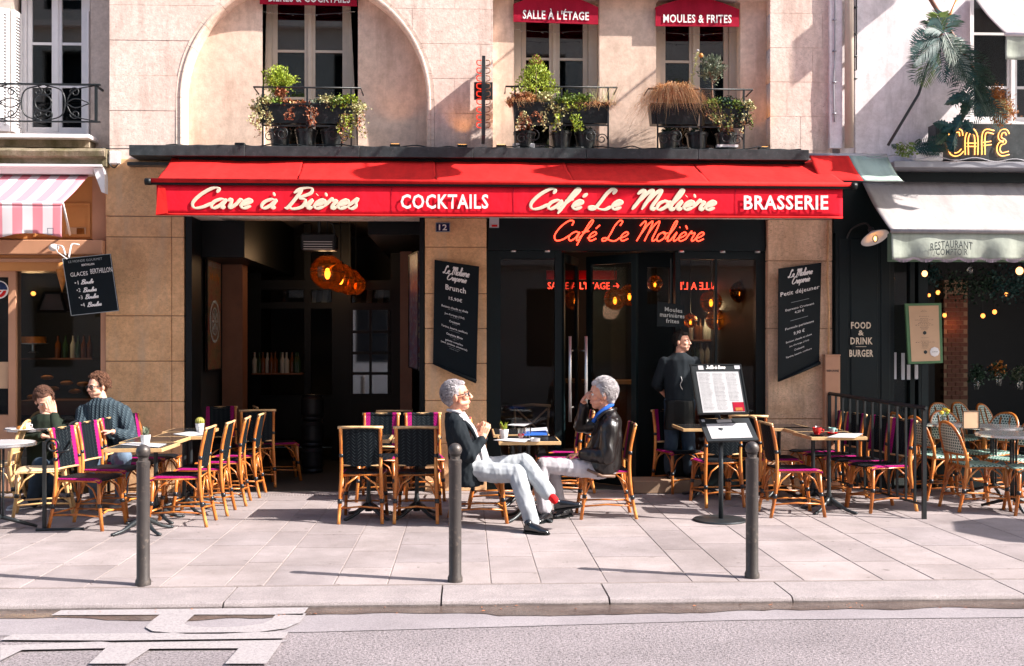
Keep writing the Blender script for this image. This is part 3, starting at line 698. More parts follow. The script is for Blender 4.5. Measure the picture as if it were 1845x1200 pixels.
# ---------------- first opening: passage
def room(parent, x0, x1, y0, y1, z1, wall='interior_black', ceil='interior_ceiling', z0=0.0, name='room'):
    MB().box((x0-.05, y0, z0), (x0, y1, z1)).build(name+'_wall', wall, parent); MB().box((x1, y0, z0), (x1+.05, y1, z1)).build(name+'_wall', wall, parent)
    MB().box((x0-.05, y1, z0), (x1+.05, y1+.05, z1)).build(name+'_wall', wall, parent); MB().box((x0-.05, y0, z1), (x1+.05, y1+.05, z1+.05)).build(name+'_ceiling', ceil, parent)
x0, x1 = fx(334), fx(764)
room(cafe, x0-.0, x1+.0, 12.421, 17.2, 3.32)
MB().box((x0+.002, 12.0, 0.005), (x0+.07, 12.41, zlow-.001)).build('dark_jamb', 'black_paint', cafe)
MB().box((x1-.05, 12.0, 0.005), (x1-.002, 12.41, zlow-.001)).build('dark_jamb', 'black_paint', cafe)
MB().box((fx(400, 13.6), 13.6, .005), (fx(437, 13.6), 13.9, fz(433, 420, 13.6))).build('brown_post', 'interior_brown', cafe)
MB().box((fx(394, 13.6), 13.55, fz(433, 420, 13.6)), (fx(441, 13.6), 13.95, 3.3)).build('post_head', 'black_paint', cafe)
MB().box((fx(721, 13.6), 13.6, .005), (fx(742, 13.6), 13.9, fz(453, 730, 13.6))).build('brown_post', 'interior_brown', cafe)
MB().box((fx(345, 13.0), 12.45, 2.62), (fx(500, 14.6), 16.0, 3.31)).build('dropped_ceiling', 'black_paint', cafe)
MB().box((fx(668, 13), 12.6, 2.9), (x1-.01, 16.0, 3.31)).build('dropped_ceiling', 'black_paint', cafe)
# glazed screen at the back of the passage
Yr = 15.2
scr = MB()
for a, b in ((440, 470), (548, 560), (598, 632), (704, 722)): scr.box((fx(a, Yr), Yr, 0.005), (fx(b, Yr), Yr+.08, 3.3))
for p0, p1 in ((545, 556), (712, 790), (505, 522)): scr.box((fx(440, Yr), Yr+.003, fz(p1, 600, Yr)), (fx(722, Yr), Yr+.077, fz(p0, 600, Yr)))
scr.build('glazed_screen', 'black_paint', cafe)
dr = MB(); 
for a in (633, 667, 700): dr.box((fx(a, Yr)-.015, Yr+.01, .6), (fx(a, Yr)+.02, Yr+.06, fz(556, 660, Yr)))
for b in (556, 598, 636, 673, 712): dr.box((fx(633, Yr), Yr+.012, fz(b, 660, Yr)-.02), (fx(704, Yr), Yr+.058, fz(b, 660, Yr)+.02))
door = dr.build('glazed_door', 'black_paint', cafe)
glass('mirror_pane', (.6, .66, .66), .42, .03)
for a, b in ((633, 667), (667, 700)):
    for c_, d_ in ((556, 598), (598, 636), (636, 673), (673, 712)):
        MB().box((fx(a, Yr)+.02, Yr+.03, fz(d_, 660, Yr)+.02), (fx(b, Yr)-.016, Yr+.034, fz(c_, 660, Yr)-.02)).build('pane', 'mirror_pane', door)
for a, b in ((472, 546), (562, 596), (634, 702)):
    MB().box((fx(a, Yr), Yr+.03, fz(544, 600, Yr)), (fx(b, Yr), Yr+.034, fz(523, 600, Yr))).build('transom_pane', 'shop_glass', cafe)
# stripes set behind the transom glass to imitate a reflected awning
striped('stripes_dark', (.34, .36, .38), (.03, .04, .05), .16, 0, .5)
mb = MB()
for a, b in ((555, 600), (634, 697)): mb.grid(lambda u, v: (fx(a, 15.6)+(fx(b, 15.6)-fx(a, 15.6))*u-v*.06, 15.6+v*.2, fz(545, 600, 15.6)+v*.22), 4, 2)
o = mb.build('reflected_stripes', 'stripes_dark', None); tag(o, 'dark and white stripes imitating an awning reflected in the transom of the passage', 'painted_reflection')
# ---------------- second opening: the bar front
x0, x1 = fx(879), fx(1381)
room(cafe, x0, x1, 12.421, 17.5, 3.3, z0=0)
front = MB(); Yd = 12.10
zf = fz(452, 1100, Yd)
front.box((x0, Yd-.05, zf), (x1, Yd+.2, zlow+.25))
for a, b in ((877, 902), (1000, 1012), (1217, 1226), (1362, 1383)): front.box((fx(a, Yd), Yd, 0.005), (fx(b, Yd), Yd+.12, zf-.001))
front.box((fx(902, Yd)+.001, Yd+.003, .005), (fx(1000, Yd)-.001, Yd+.117, .32)); front.box((fx(1226, Yd)+.001, Yd+.003, .005), (fx(1362, Yd)-.001, Yd+.117, .42))
front.box((fx(902, Yd)+.001, Yd+.003, zf-.09), (fx(1000, Yd)-.001, Yd+.117, zf-.001)); front.box((fx(1226, Yd)+.001, Yd+.003, zf-.09), (fx(1362, Yd)-.001, Yd+.117, zf-.001))
front.build('shopfront', 'dark_green_paint', cafe)
for a, b, s in ((902, 1000, .32), (1226, 1290, .42), (1292, 1362, .42)):
    MB().box((fx(a, Yd)+.001, Yd+.05, s), (fx(b, Yd)-.001, Yd+.056, zf-.09)).build('shop_pane', 'shop_glass', cafe)
MB().box((fx(1289, Yd), Yd+.02, .42), (fx(1293, Yd), Yd+.09, zf-.09)).build('glazing_bar', 'dark_green_paint', cafe)
# spotlights under the fascia
for px_ in (925, 986, 1227, 1301, 1364):
    p = P(px_, 449, Yd); mb = MB().lathe([(.032, 0), (.032, .02), (.018, .022)], (p.x, Yd-.025, zf-.02), 12); mb.build('recessed_spot', 'chrome', cafe, True)
# door leaves swung inwards, with long bar handles
def leaf(px0, px1, y0, y1, hx, hy):
    a = Vector((fx(px0, y0), y0, 0)); b = Vector((fx(px1, y1), y1, 0)); d = (b-a); L = d.length; M4 = Matrix.Translation(a) @ Matrix.Rotation(math.atan2(d.y, d.x), 4, 'Z')
    mb = MB(); f = .07; h = zf-.02
    for q in ((0, f, .01, h), (L-f, L, .01, h), (f+.001, L-f-.001, .01, .35), (f+.001, L-f-.001, h-.1, h)): mb.box((q[0], -.02, q[2]), (q[1], .02, q[3]), M4)
    o = mb.build('door_leaf', 'dark_green_paint', cafe); MB().box((f, -.003, .35), (L-f, .003, h-.1), M4).build('door_pane', 'shop_glass', o)
    return o
l1 = leaf(1013, 1040, 12.2, 12.95, 0, 0); l2 = leaf(1148, 1058, 12.2, 12.75, 0, 0)
for px_, prt in ((1027, l1), (1056, l2)):
    p = P(px_, 700, 12.06); mb = MB().tube([(p.x, 12.06, fz(606, px_, 12.06)), (p.x, 12.06, fz(760, px_, 12.06))], .018, 10)
    for q in (632, 735): mb.tube([(p.x, 12.06, fz(q, px_, 12.06)), (p.x+(.05 if px_ < 1040 else -.05), 12.22, fz(q, px_, 12.06))], .009, 8)
    mb.build('bar_handle', 'chrome', prt, True)
# dark panel with a small square window between door and right-hand window
pl = MB(); y = 12.9; X0, X1, X2, X3 = fx(1150, y), fx(1166, y), fx(1206, y), fx(1226, y); Z0, Z1 = fz(548, 1180, y), fz(482, 1180, y)
pl.box((X0, y, .005), (X1, y+.04, 3.0)); pl.box((X2, y, .005), (X3, y+.04, 3.0)); pl.box((X1, y+.001, .005), (X2, y+.039, Z0)); pl.box((X1, y+.001, Z1), (X2, y+.039, 3.0))
o = pl.build('inner_partition', 'dark_green_paint', cafe); MB().box((X1, y+.015, Z0), (X2, y+.02, Z1)).build('pane', 'shop_glass', o)
# ---------------- black ledge beam and secondary rail
led = thing('awning_beam', 'long black steel ledge running above the red awning', 'beam', (0, 0, 0))
Yl = 11.66
xa, xb = fx(232, Yl), fx(1458, Yl); za, zb_ = fz(284, 800, Yl), fz(265, 800, Yl)
mb = MB(); 
for i in range(6):
    a = xa+(xb-xa)*i/6; b = xa+(xb-xa)*(i+1)/6; MB().box((a+.002, Yl, za), (b-.002, 11.995, zb_), bev=.004).build('beam_section', 'black_beam', led)
MB().box((xa+.5, Yl+.1, za-.07), (xb-.02, 11.99, za-.001)).build('awning_cassette', 'black_paint', led)
MB().box((fx(231, 11.9), 11.86, fz(299, 260, 11.9)), (fx(312, 11.9), 11.993, fz(293, 260, 11.9))).build('lower_rail', 'black_beam', led)
# ---------------- left neighbour
lb = thing('left_building', 'beige building with a white shuttered window at the far left', 'building')
YL = 12.25
xw0, xw1 = fx(20, YL), fx(163, YL); zw0, zw1 = fz(243, 90, YL), fz(-30, 90, YL)
plate('wall', [rect(-9, fx(197)-.003, fz(298, 100, YL), ZT), rect(xw0, xw1, zw0, zw1)], YL, YL+.4, 'stucco_grey', lb)
window(lb, fx(40, YL+.2), fx(163, YL+.2), zw0+.02, zw1, YL+.18, [fz(78, 90, YL+.2), fz(155, 90, YL+.2)], 'white_paint', .05, .05)
# louvred shutters folded against the reveal
def shutter(x0, y0, x1, y1, z0, z1, parent):
    a = Vector((x0, y0, 0)); d = Vector((x1, y1, 0))-a; L = d.length; M4 = Matrix.Translation(a) @ Matrix.Rotation(math.atan2(d.y, d.x), 4, 'Z')
    mb = MB(); mb.box((0, -.016, z0), (.04, .016, z1), M4); mb.box((L-.04, -.016, z0), (L, .016, z1), M4); mb.box((.04, -.015, z0), (L-.04, .015, z0+.06), M4); mb.box((.04, -.015, z1-.06), (L-.04, .015, z1), M4)
    s = mb.build('shutter', 'white_paint', parent); z = z0+.07; me = None
    while z < z1-.09:
        q = MB().slab([M4 @ Vector(p) for p in ((.04, -.014, z), (L-.04, -.014, z), (L-.04, .012, z+.028), (.04, .012, z+.028))], (0, 0, 1), .006)
        q.build('slat', 'white_paint', s); z += .034
shutter(fx(24, YL), YL-.02, fx(40, YL+.2), YL+.17, zw0+.03, zw1-.3, lb)
shutter(fx(4, YL), YL-.06, fx(20, YL), YL-.03, zw0+.03, zw1-.3, lb)
MB().box((fx(161, YL+.1)+.01, YL-.015, zw0), (fx(161, YL+.1)+.03, YL+.17, zw1-.3)).build('shutter', 'white_paint', lb)
Ys = 12.0
MB().box((-9, Ys-.06, fz(250, 90, Ys)), (fx(164, Ys), YL+.1, fz(243, 90, Ys)), bev=.004).build('sill_slab', 'white_wall', lb)
MB().box((-9, Ys+.05, fz(264, 90, Ys)), (fx(158, Ys), YL, fz(250, 90, Ys)-.001), bev=.004).build('sill_support', 'cornice_mossy', lb)
Yc = 11.82
mb = MB(); prof = [(YL, fz(297, 90, Yc)), (Yc+.06, fz(297, 90, Yc)), (Yc+.06, fz(284, 90, Yc)), (Yc, fz(281, 90, Yc)), (Yc-.01, fz(272, 90, Yc)), (Yc+.03, fz(266, 90, Yc)), (YL, fz(262, 90, Yc))]
n = len(prof); xe = fx(188, Yc); vs = []
for i in range(41):
    x = -9+(xe+9)*i/40
    for y, z in prof: vs.append((x, y+.01*noise.noise(Vector((x*5, y*9, 1))), z+.008*noise.noise(Vector((x*6, z*9, 4)))))
mb.add(vs, [(i*n+j, i*n+(j+1) % n, (i+1)*n+(j+1) % n, (i+1)*n+j) for i in range(40) for j in range(n)]+[tuple(range(n)), tuple(40*n+j for j in range(n))[::-1]])
mb.build('cornice', 'cornice_mossy', lb)
# balcony railing with scrolls
rl = thing('scroll_railing', 'black wrought iron balcony railing with scrollwork below the shuttered window', 'railing')
Yr_ = 12.02; xr = fx(176, Yr_); zt, zb2 = fz(152, 90, Yr_), fz(219, 90, Yr_)
MB().box((-9, Yr_-.02, zt-.008), (xr+.03, Yr_+.02, zt+.008)).build('top_rail', 'black_iron', rl)
MB().box((-9, Yr_-.015, zb2-.007), (xr+.03, Yr_+.015, zb2+.007)).build('bottom_rail', 'black_iron', rl)
MB().box((xr-.03, Yr_-.014, zb2+.007), (xr-.002, Yr_+.014, zt-.008)).build('end_post', 'black_iron', rl)
MB().box((xr-.028, Yr_+.014, zt-.02), (xr-.01, YL+.01, zt)).build('stay', 'black_iron', rl)
H = zt-zb2; zc = (zt+zb2)/2
def ring(mb, x, z, r, a0=0, a1=360, rr=.007, n=24): mb.tube([(x+r*math.cos(R(a0+(a1-a0)*i/n)), Yr_, z+r*math.sin(R(a0+(a1-a0)*i/n))) for i in range(n+1)], rr, 6)
def spiral(mb, x, z, r, a0, turns, sgn=1, rr=.0065, n=22): mb.tube([(x+r*(1-.75*i/n)*math.cos(R(a0)+sgn*turns*2*PI*i/n), Yr_, z+r*(1-.75*i/n)*math.sin(R(a0)+sgn*turns*2*PI*i/n)) for i in range(n+1)], rr, 6)
u = 1/162.5*12/12
for cxp in (78, -80):
    xc_ = fx(cxp, Yr_); mb = MB()
    ring(mb, xc_, zc, .088, rr=.008)
    for s in (-1, 1):
        mb.tube(spline([(xc_+s*.02, Yr_, zt-.01), (xc_+s*.19, Yr_, zc+.14), (xc_+s*.235, Yr_, zc), (xc_+s*.19, Yr_, zc-.14), (xc_+s*.02, Yr_, zb2+.01)], 6), .0075, 6)
        for q in (-1, 1):
            spiral(mb, xc_+s*.055, zc+q*.125, .05, 90 if q > 0 else -90, 1.2, s)
            spiral(mb, xc_+s*.34, zc+q*.12, .055, 180 if s > 0 else 0, 1.3, q*s*-1)
        mb.tube(spline([(xc_+s*.24, Yr_, zc), (xc_+s*.35, Yr_, zc+.05), (xc_+s*.5, Yr_, zc)], 6), .0065, 6); mb.tube(spline([(xc_+s*.24, Yr_, zc), (xc_+s*.35, Yr_, zc-.05), (xc_+s*.5, Yr_, zc)], 6), .0065, 6)
        mb.tube(spline([(xc_+s*.55, Yr_, zt-.01), (xc_+s*.33, Yr_, zc+.14), (xc_+s*.25, Yr_, zc+.02)], 6), .0065, 6); mb.tube(spline([(xc_+s*.55, Yr_, zb2+.01), (xc_+s*.33, Yr_, zc-.14), (xc_+s*.25, Yr_, zc-.02)], 6), .0065, 6)
    mb.build('scroll_panel', 'black_iron', rl, True)
# ---------------- ice cream shop front below
Ysf = 12.12
sx1 = fx(190)-.003
zcor = fz(297, 90, 12.0)
sf = thing('shopfront_left', 'orange painted wooden shopfront under the pink striped awning', 'shopfront')
MB().box((-9, Ysf, fz(430, 90, Ysf)), (fx(168, Ysf), Ysf+.3, fz(299, 90, Ysf))).build('fascia', 'orange_wood', sf)
MB().box((fx(168, Ysf), Ysf-.03, fz(450, 90, Ysf)), (sx1, Ysf+.3, fz(299, 90, Ysf))).build('fascia_end', 'pinkish_wood', sf)
bars(sf, fx(60, Ysf), fx(163, Ysf), fz(427, 90, Ysf), fz(366, 90, Ysf), Ysf-.02, .03, [], 'orange_wood', .02, 'panel_moulding')
MB().box((fx(118, Ysf), Ysf-.012, fz(424, 130, Ysf)), (fx(155, Ysf), Ysf-.0005, fz(410, 130, Ysf)), bev=.004).build('vent', 'kraft', sf)
MB().box((fx(139, Ysf), Ysf-.016, fz(423, 130, Ysf)), (fx(153, Ysf), Ysf-.0125, fz(411, 130, Ysf))).build('vent_grille', 'copper_globe', sf)
z1, z2, z3 = fz(432, 90, 11.9), fz(458, 90, 11.9), fz(487, 90, 11.9)
MB().box((-9, 11.9, z2), (sx1, Ysf+.3, z1), bev=.008).build('ledge', 'pinkish_wood', sf)
MB().box((-9, 12.0, z3), (sx1, Ysf+.3, z2-.001), bev=.006).build('lintel', 'orange_wood', sf)
MB().box((-9, 11.96, z2-.08), (sx1, 11.999, z2-.04), bev=.006).build('lintel_moulding', 'pinkish_wood', sf)
MB().box((fx(15, 12.05), 12.05, .005), (fx(28, 12.05), 12.2, z3)).build('door_post', 'pinkish_wood', sf)
MB().box((-9, 12.06, fz(499, 10, 12.06)), (fx(15, 12.05)-.001, 12.19, z3)).build('transom', 'pinkish_wood', sf)
MB().box((-9, 12.06, .005), (fx(15, 12.05)-.001, 12.19, fz(748, 10, 12.06))).build('kick_panel', 'pinkish_wood', sf)
MB().box((fx(183, 12.05), 12.02, .005), (sx1, 12.2, z3)).build('door_post', 'pinkish_wood', sf)
MB().box((-9, 12.10, fz(748, 10, 12.06)), (fx(15, 12.05), 12.106, fz(499, 10, 12.06))).build('shop_pane', 'shop_glass', sf)
MB().box((fx(28, 12.05), 12.10, .3), (fx(183, 12.05), 12.106, z3)).build('shop_pane', 'shop_glass', sf)
room(sf, -9, sx1+.05, 12.43, 15.8, z3+.4)
# ---------------- right neighbour
rb = thing('right_building', 'white rendered building above the dark green restaurant front', 'building')
YR = 12.0
xq0 = fx(1500)+.003
xv0 = fx(1748, YR); zv0, zv1 = fz(221, 1800, YR), fz(-60, 1800, YR)
plate('wall', [rect(fx(1541), 11, fz(330, 1700, YR), ZT), rect(xv0, fx(1930, YR), zv0, zv1)], YR, YR+.4, 'white_wall', rb)
window(rb, xv0+.02, fx(1930, YR)-.02, zv0, zv1, YR+.16, [fz(52, 1800, YR), fz(150, 1800, YR)], 'white_paint', .06, .05)
MB().box((xv0-.02, YR-.05, zv0-.05), (fx(1930, YR)+.02, YR-.002, zv0)).build('sill', 'white_paint', rb)
# drain pipe channel between the houses
MB().box((xq0-.05, YR-.05, fz(268, 1500)), (xq0+.09, YR-.003, ZT)).build('corner_strip', 'white_wall', rb)
MB().box((xq0+.092, YR+.02, fz(330, 1500)), (fx(1541), YR+.4, ZT)).build('wall_strip', 'white_wall', rb)
mb = MB(); xp = fx(1526); mb.tube([(xp, YR-.07, fz(268, 1526)), (xp, YR-.07, ZT)], .05, 14); dp = mb.build('drain_pipe', 'cream_paint', None, True); tag(dp, 'cream painted drain pipe running down between the two houses', 'pipe')
mb = MB(); xp = fx(1540); 
mb.tube([(xp, YR-.05, fz(124, 1540, 11.9)), (xp, YR-.05, ZT)], .008, 6); mb.tube([(xp-.035, YR-.05, fz(124, 1540, 11.9)), (xp-.035, YR-.05, ZT)], .008, 6); mb.tube([(xp, YR-.05, fz(124, 1540, 11.9)), (xp-.035, YR-.05, fz(124, 1540, 11.9))], .008, 6)
for z in (4.6, 4.85, 5.1, 5.4): mb.box((xp-.045, YR-.06, z), (xp+.01, YR-.001, z+.012))
o = mb.build('cable_loop', 'black_iron', None, True); tag(o, 'black cables looping down the white wall beside the drain pipe', 'cable')
mb = MB(); xp = fx(1500); mb.tube(spline([(xp, YR-.065, fz(222, 1500)), (xp-.01, YR-.065, 4.6), (xp+.005, YR-.065, 5.0), (xp, YR-.065, ZT)], 5), .008, 6)
for z in (4.2, 4.55, 4.9, 5.25): mb.box((xp-.02, YR-.075, z), (xp+.02, YR-.0505, z+.015))
o = mb.build('wall_cable', 'zinc', None, True); tag(o, 'single grey cable clipped to the corner strip between the houses', 'cable')
MB().box((fx(1610, 11.7), 11.68, fz(302, 1700, 11.7)), (11, YR-.002, fz(291, 1700, 11.7)), bev=.004).build('ledge', 'zinc', rb)
MB().box((fx(1500)+.003, YR-.03, fz(420, 1550)), (11, YR+.39, fz(303, 1700, 11.7)-.002)).build('fascia', 'dark_green_paint', rb)
xg0, xg1 = fx(1503), fx(1608)
MB().box((xg0, YR-.05, .005), (xg1, YR+.35, fz(420, 1550)-.001)).build('green_pilaster', 'dark_green_paint', rb)
for a, b in ((1509, 1525), (1530, 1578), (1584, 1600)):
    MB().box((fx(a), YR-.062, .5), (fx(b), YR-.051, fz(430, 1550)), bev=.005).build('pilaster_panel', 'dark_green_paint', rb)
for a, b in ((1640, 1648), (1655, 1672)): MB().box((fx(a), YR, .005), (fx(b), YR+.1, fz(420, 1550)-.002)).build('door_post', 'dark_green_paint', rb)
MB().box((xg1+.001, YR+.05, .005), (fx(1640), YR+.056, fz(422, 1600))).build('shop_pane', 'shop_glass', rb)
MB().box((fx(1672), YR+.05, .005), (11, YR+.056, .35)).build('kick_panel', 'dark_green_paint', rb)
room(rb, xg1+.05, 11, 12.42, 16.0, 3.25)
for a, y0, y1 in ((1612, 635, 683), (1627, 636, 684), (1637, 657, 684), (1651, 657, 683)):
    MB().box((fx(a-3, 11.98), 11.975, fz(y1, a)), (fx(a+3, 11.98), 11.983, fz(y0, a))).build('notice_strip', 'paper_grey', rb)
# brick column lit by a lamp inside the restaurant
Y = 14.5; X0, X1 = fx(1700, Y), fx(1745, Y); Z = .9; r = 0
bc = MB().box((X0+.01, Y+.01, .3), (X1-.01, Y+.3, 2.5)); bco = thing('brick_column', 'red brick column glowing in lamp light inside the dark restaurant', 'column')
bc.build('core', 'joint_mortar', bco)
bme = MB().box((-.053, 0, -.026), (.053, .1, .026)).mesh('brick', 'brick_red')
while Z < 2.3:
    x = X0+.055+(.055 if r % 2 else 0)
    while x < X1-.05: mobj('brick', bme, bco, (x, Y, Z)); x += .115
    Z += .06; r += 1
# ---------------- opposite side of the street (behind the camera, seen in the window panes)
op = thing('opposite_building', 'grey stone house across the street, reflected in the upper window panes', 'building')
holes = [rect(-14+i*2.6, -12.9+i*2.6, 1+j*3.2, 3.1+j*3.2) for i in range(11) for j in range(4)]
plate('wall', [rect(-16, 16, 0, 14)]+holes, -5.0, -4.6, 'stucco_grey', op)
MB().box((-16, -5.5, 0), (16, -5.4, 14)).build('dark_rooms', 'interior_black', op)
for j in range(1, 4): MB().box((-16, -4.6, .5+j*3.2), (16, -4.35, .65+j*3.2)).build('string_course', 'limestone_band', op)
# ------------------------------------------------------------------ awnings, signs and boards
class Quad:
    """a board in space given by corners TL, TR, BR, BL; u right, v down (0..1)"""
    def __init__(s, tl, tr, br, bl):
        s.c = [Vector(p) for p in (tl, tr, br, bl)]; a = s.c[1]-s.c[0]; b = s.c[3]-s.c[0]; s.n = b.cross(a).normalized()
        if s.n.y > 0: s.n = -s.n
    def at(s, u, v, d=0.0):
        tl, tr, br, bl = s.c; return (tl*(1-u)+tr*u)*(1-v)+(bl*(1-u)+br*u)*v+s.n*d
    def board(s, name, mat, th=.008, parent=None, u0=0, u1=1, v0=0, v1=1, d=0, **k):
        q = [s.at(u0, v0, d), s.at(u1, v0, d), s.at(u1, v1, d), s.at(u0, v1, d)]; return MB().slab(q, -s.n, th).build(name, mat, parent, **k)
    def frame(s, name, mat, w, th, parent, d=0, uo=0, vo=0):
        W = (s.c[1]-s.c[0]).length; Hh = (s.c[3]-s.c[0]).length; a, b = w/W, w/Hh; mb = MB()
        for u0, u1, v0, v1 in ((0, a, 0, 1), (1-a, 1, 0, 1), (a, 1-a, 0, b), (a, 1-a, 1-b, 1)):
            mb.slab([s.at(u0, v0, d), s.at(u1, v0, d), s.at(u1, v1, d), s.at(u0, v1, d)], -s.n, th)
        return mb.build(name, mat, parent)
    def text(s, body, u0, u1, v0, v1, mat, parent=None, bold=0.0, d=.006, name='lettering'):
        o = text(name, body, 1.0, Matrix.Identity(4), mat, parent, 1, bold, ext=.0, spacing=1.0+bold*4); me = o.data
        if not me.vertices: return o
        xs = [v.co.x for v in me.vertices]; ys = [v.co.y for v in me.vertices]; a, b, c_, d_ = min(xs), max(xs), min(ys), max(ys)
        for v in me.vertices: v.co = s.at(u0+(u1-u0)*(v.co.x-a)/(b-a), v1-(v1-v0)*(v.co.y-c_)/(d_-c_), d)
        return o
    def script(s, body, u0, u1, v, xh, r, mat, parent=None, d=.004, slant=.35):
        mb = MB(); write(mb, body, u0, u1, 0, 0, xh, r, slant, thick=(.0012, tuple(s.n)), place=lambda X, Z: s.at(X, v-Z, d), n=3); return mb.build('lettering', mat, parent)
def pxquad(tl, tr, br, bl, Y): 
    Ys = Y if isinstance(Y, (list, tuple)) else [Y]*4
    return Quad(*[P(p[0], p[1], y) for p, y in zip((tl, tr, br, bl), Ys)])
def canopy(name, pts, mat, parent, nu=40, nv=8, sag=.0, wr=.004, th=.003, seed=0, folds=0):
    """cloth stretched over four corners (back-left, back-right, front-right, front-left)"""
    a, b, c_, d_ = [Vector(p) for p in pts]; mb = MB()
    def f(u, v):
        p = (a*(1-u)+b*u)*(1-v)+(d_*(1-u)+c_*u)*v; q = noise.noise(Vector((u*(b-a).length*1.6, v*2+seed, seed)))+.5*noise.noise(Vector((u*9+v*6, v*3, seed+4)))
        p = p.copy(); p.z += -sag*math.sin(PI*v)+wr*q*math.sin(PI*min(1, v*1.0+.02))+folds*math.sin(u*(b-a).length*7+v*3)*v*(1-v); return p
    mb.grid(f, nu, nv); o = mb.build(name, mat, parent, True)
    m = o.modifiers.new('thick', 'SOLIDIFY'); m.thickness = th; return o
def hang(name, xs, y, zt, zb, mat, parent, wave=.01, freq=3, nu=80, nv=5, scallop=0, per=.3, seed=0, ybot=0, slantx=0):
    mb = MB(); x0, x1 = xs
    def f(u, v):
        x = x0+(x1-x0)*u; zz = zb+(scallop*abs(math.sin(PI*(x-x0)/per)) if scallop else 0)
        return Vector((x+slantx*v, y+ybot*v+wave*v*(noise.noise(Vector((x*freq, seed, v)))+.3*math.sin(x*freq*6+seed)), zt+(zz-zt)*v))
    mb.grid(f, nu, nv); o = mb.build(name, mat, parent, True); m = o.modifiers.new('thick', 'SOLIDIFY'); m.thickness = .003; return o
# the big red awning
aw = thing('red_awning', 'long red canvas awning with cream and white lettering on its valance', 'awning')
Ya, Yb_ = 11.9, 11.0
xa0, xa1 = fx(312, Ya), fx(1470, Ya); xb0, xb1 = fx(279, Yb_), fx(1530, Yb_); zA = fz(284, 800, Ya); zB = fz(331, 800, Yb_)
n = 5
for i in range(n):
    u0, u1 = i/n, (i+1)/n
    L = lambda u: [(xa0+(xa1-xa0)*u, Ya, zA), (xb0+(xb1-xb0)*u, Yb_, zB)]
    p, q = L(u0), L(u1); canopy('canvas_panel', (p[0], q[0], q[1], p[1]), 'red_canvas', aw, 60, 14, .02, .022, seed=i)
mb = MB().tube([(xb0-.03, Yb_-.02, zB+.012), (xb1+.02, Yb_-.02, zB+.012)], .024, 10); mb.build('front_roll', 'red_canvas', aw, True)
MB().box((xb0-.05, Yb_-.03, zB-.03), (xb1+.03, Yb_+.01, zB-.008)).build('front_rail', 'black_paint', aw)
for x in (xb0-.06, xb1+.04): MB().tube([(x-.03, Yb_-.02, zB+.0), (x+.03, Yb_-.02, zB+.0)], .035, 12).build('rail_cap', 'black_paint', aw, True)
yv = Yb_-.005; xv = (fx(282, yv), fx(1518, yv)); zvt, zvb = zB-.03, fz(390.5, 880, yv)
hang('valance', xv, yv, zvt, zvb, 'red_valance', aw, .005, 1.3, 160, 5)
hang('valance_hem', xv, yv-.009, zvb+.02, zvb-.004, 'red_canvas', aw, .0, 1.3, 40, 1)
mb = MB(); mb.add([(xv[0]+.02, yv-.012, zvt), (xv[0]-.0, yv-.03, zvb), (xv[0]+.12, yv-.02, zvb+.02), (xv[0]+.09, yv-.012, zvt-.03)], [(0, 1, 2, 3)]); o = mb.build('side_flap', 'red_canvas', aw); o.modifiers.new('thick', 'SOLIDIFY').thickness = .003
for px_ in (706, 925, 1325): MB().box((fx(px_, yv)-.002, yv-.008, zvb+.02), (fx(px_, yv)+.002, yv-.006, zvt)).build('seam', 'crimson_canvas', aw)
yl = yv-.016
def zpx(py, px, Y=yl): return fz(py, px, Y)
for s_, p0, p1 in (('Cave à Bières', 338, 652), ('Café Le Molière', 948, 1294)):
    mb = MB(); write(mb, s_, fx(p0, yl), fx(p1, yl), zpx(375.5 if p0 < 500 else 377.5, (p0+p1)/2), yl, .092, .0168, .42, thick=(.002, (0, 1, 0))); mb.build('script_lettering', 'lettering_cream', aw)
for s_, p0, p1, y0, y1 in (('COCKTAILS', 722, 880, 350, 376.5), ('BRASSERIE', 1340, 1492, 352, 378)):
    Q = Quad((fx(p0, yl), yl, zpx(y0, p0)), (fx(p1, yl), yl, zpx(y0, p1)), (fx(p1, yl), yl, zpx(y1, p1)), (fx(p0, yl), yl, zpx(y1, p0))); Q.text(s_, 0, 1, 0, 1, 'lettering_white', aw, .024)
# folding arms under the awning
for px_ in (420, 700, 1000, 1330):
    x = fx(px_, 11.5); MB().tube([(x, 11.95, zA-.12), (x+.35, 11.5, zA-.28), (x, 11.04, zB-.04)], .018, 8).build('folding_arm', 'black_paint', aw, True)
# red and sage side flap
fl = thing('side_awning', 'small red and sage green canvas flap joining the two awnings', 'awning')
zb1, zf1 = 3.715, fz(326, 1550, 11.33)
xl0, xr0 = fx(1458, 11.75), fx(1598, 11.75); xl1, xr1 = fx(1478, 11.33), fx(1627, 11.33)
xm0, xm1 = fx(1528, 11.75), fx(1556, 11.33)
canopy('red_panel', ((xl0, 11.75, zb1), (xm0, 11.75, zb1), (xm1, 11.33, zf1), (xl1, 11.33, zf1)), 'red_canvas', fl, 10, 6, .02)
canopy('sage_panel', ((xm0+.001, 11.75, zb1), (xr0, 11.75, zb1), (xr1, 11.33, zf1), (xm1+.001, 11.33, zf1)), 'sage_canvas', fl, 10, 6, .04)
MB().tube([(xl1-.01, 11.33, zf1-.006), (xr1+.01, 11.33, zf1-.006)], .01, 8).build('front_bar', 'black_paint', fl, True)
MB().tube([(xl0-.12, 11.76, zb1-.01), (xr0, 11.76, zb1-.01)], .028, 10).build('roller', 'zinc', fl, True)
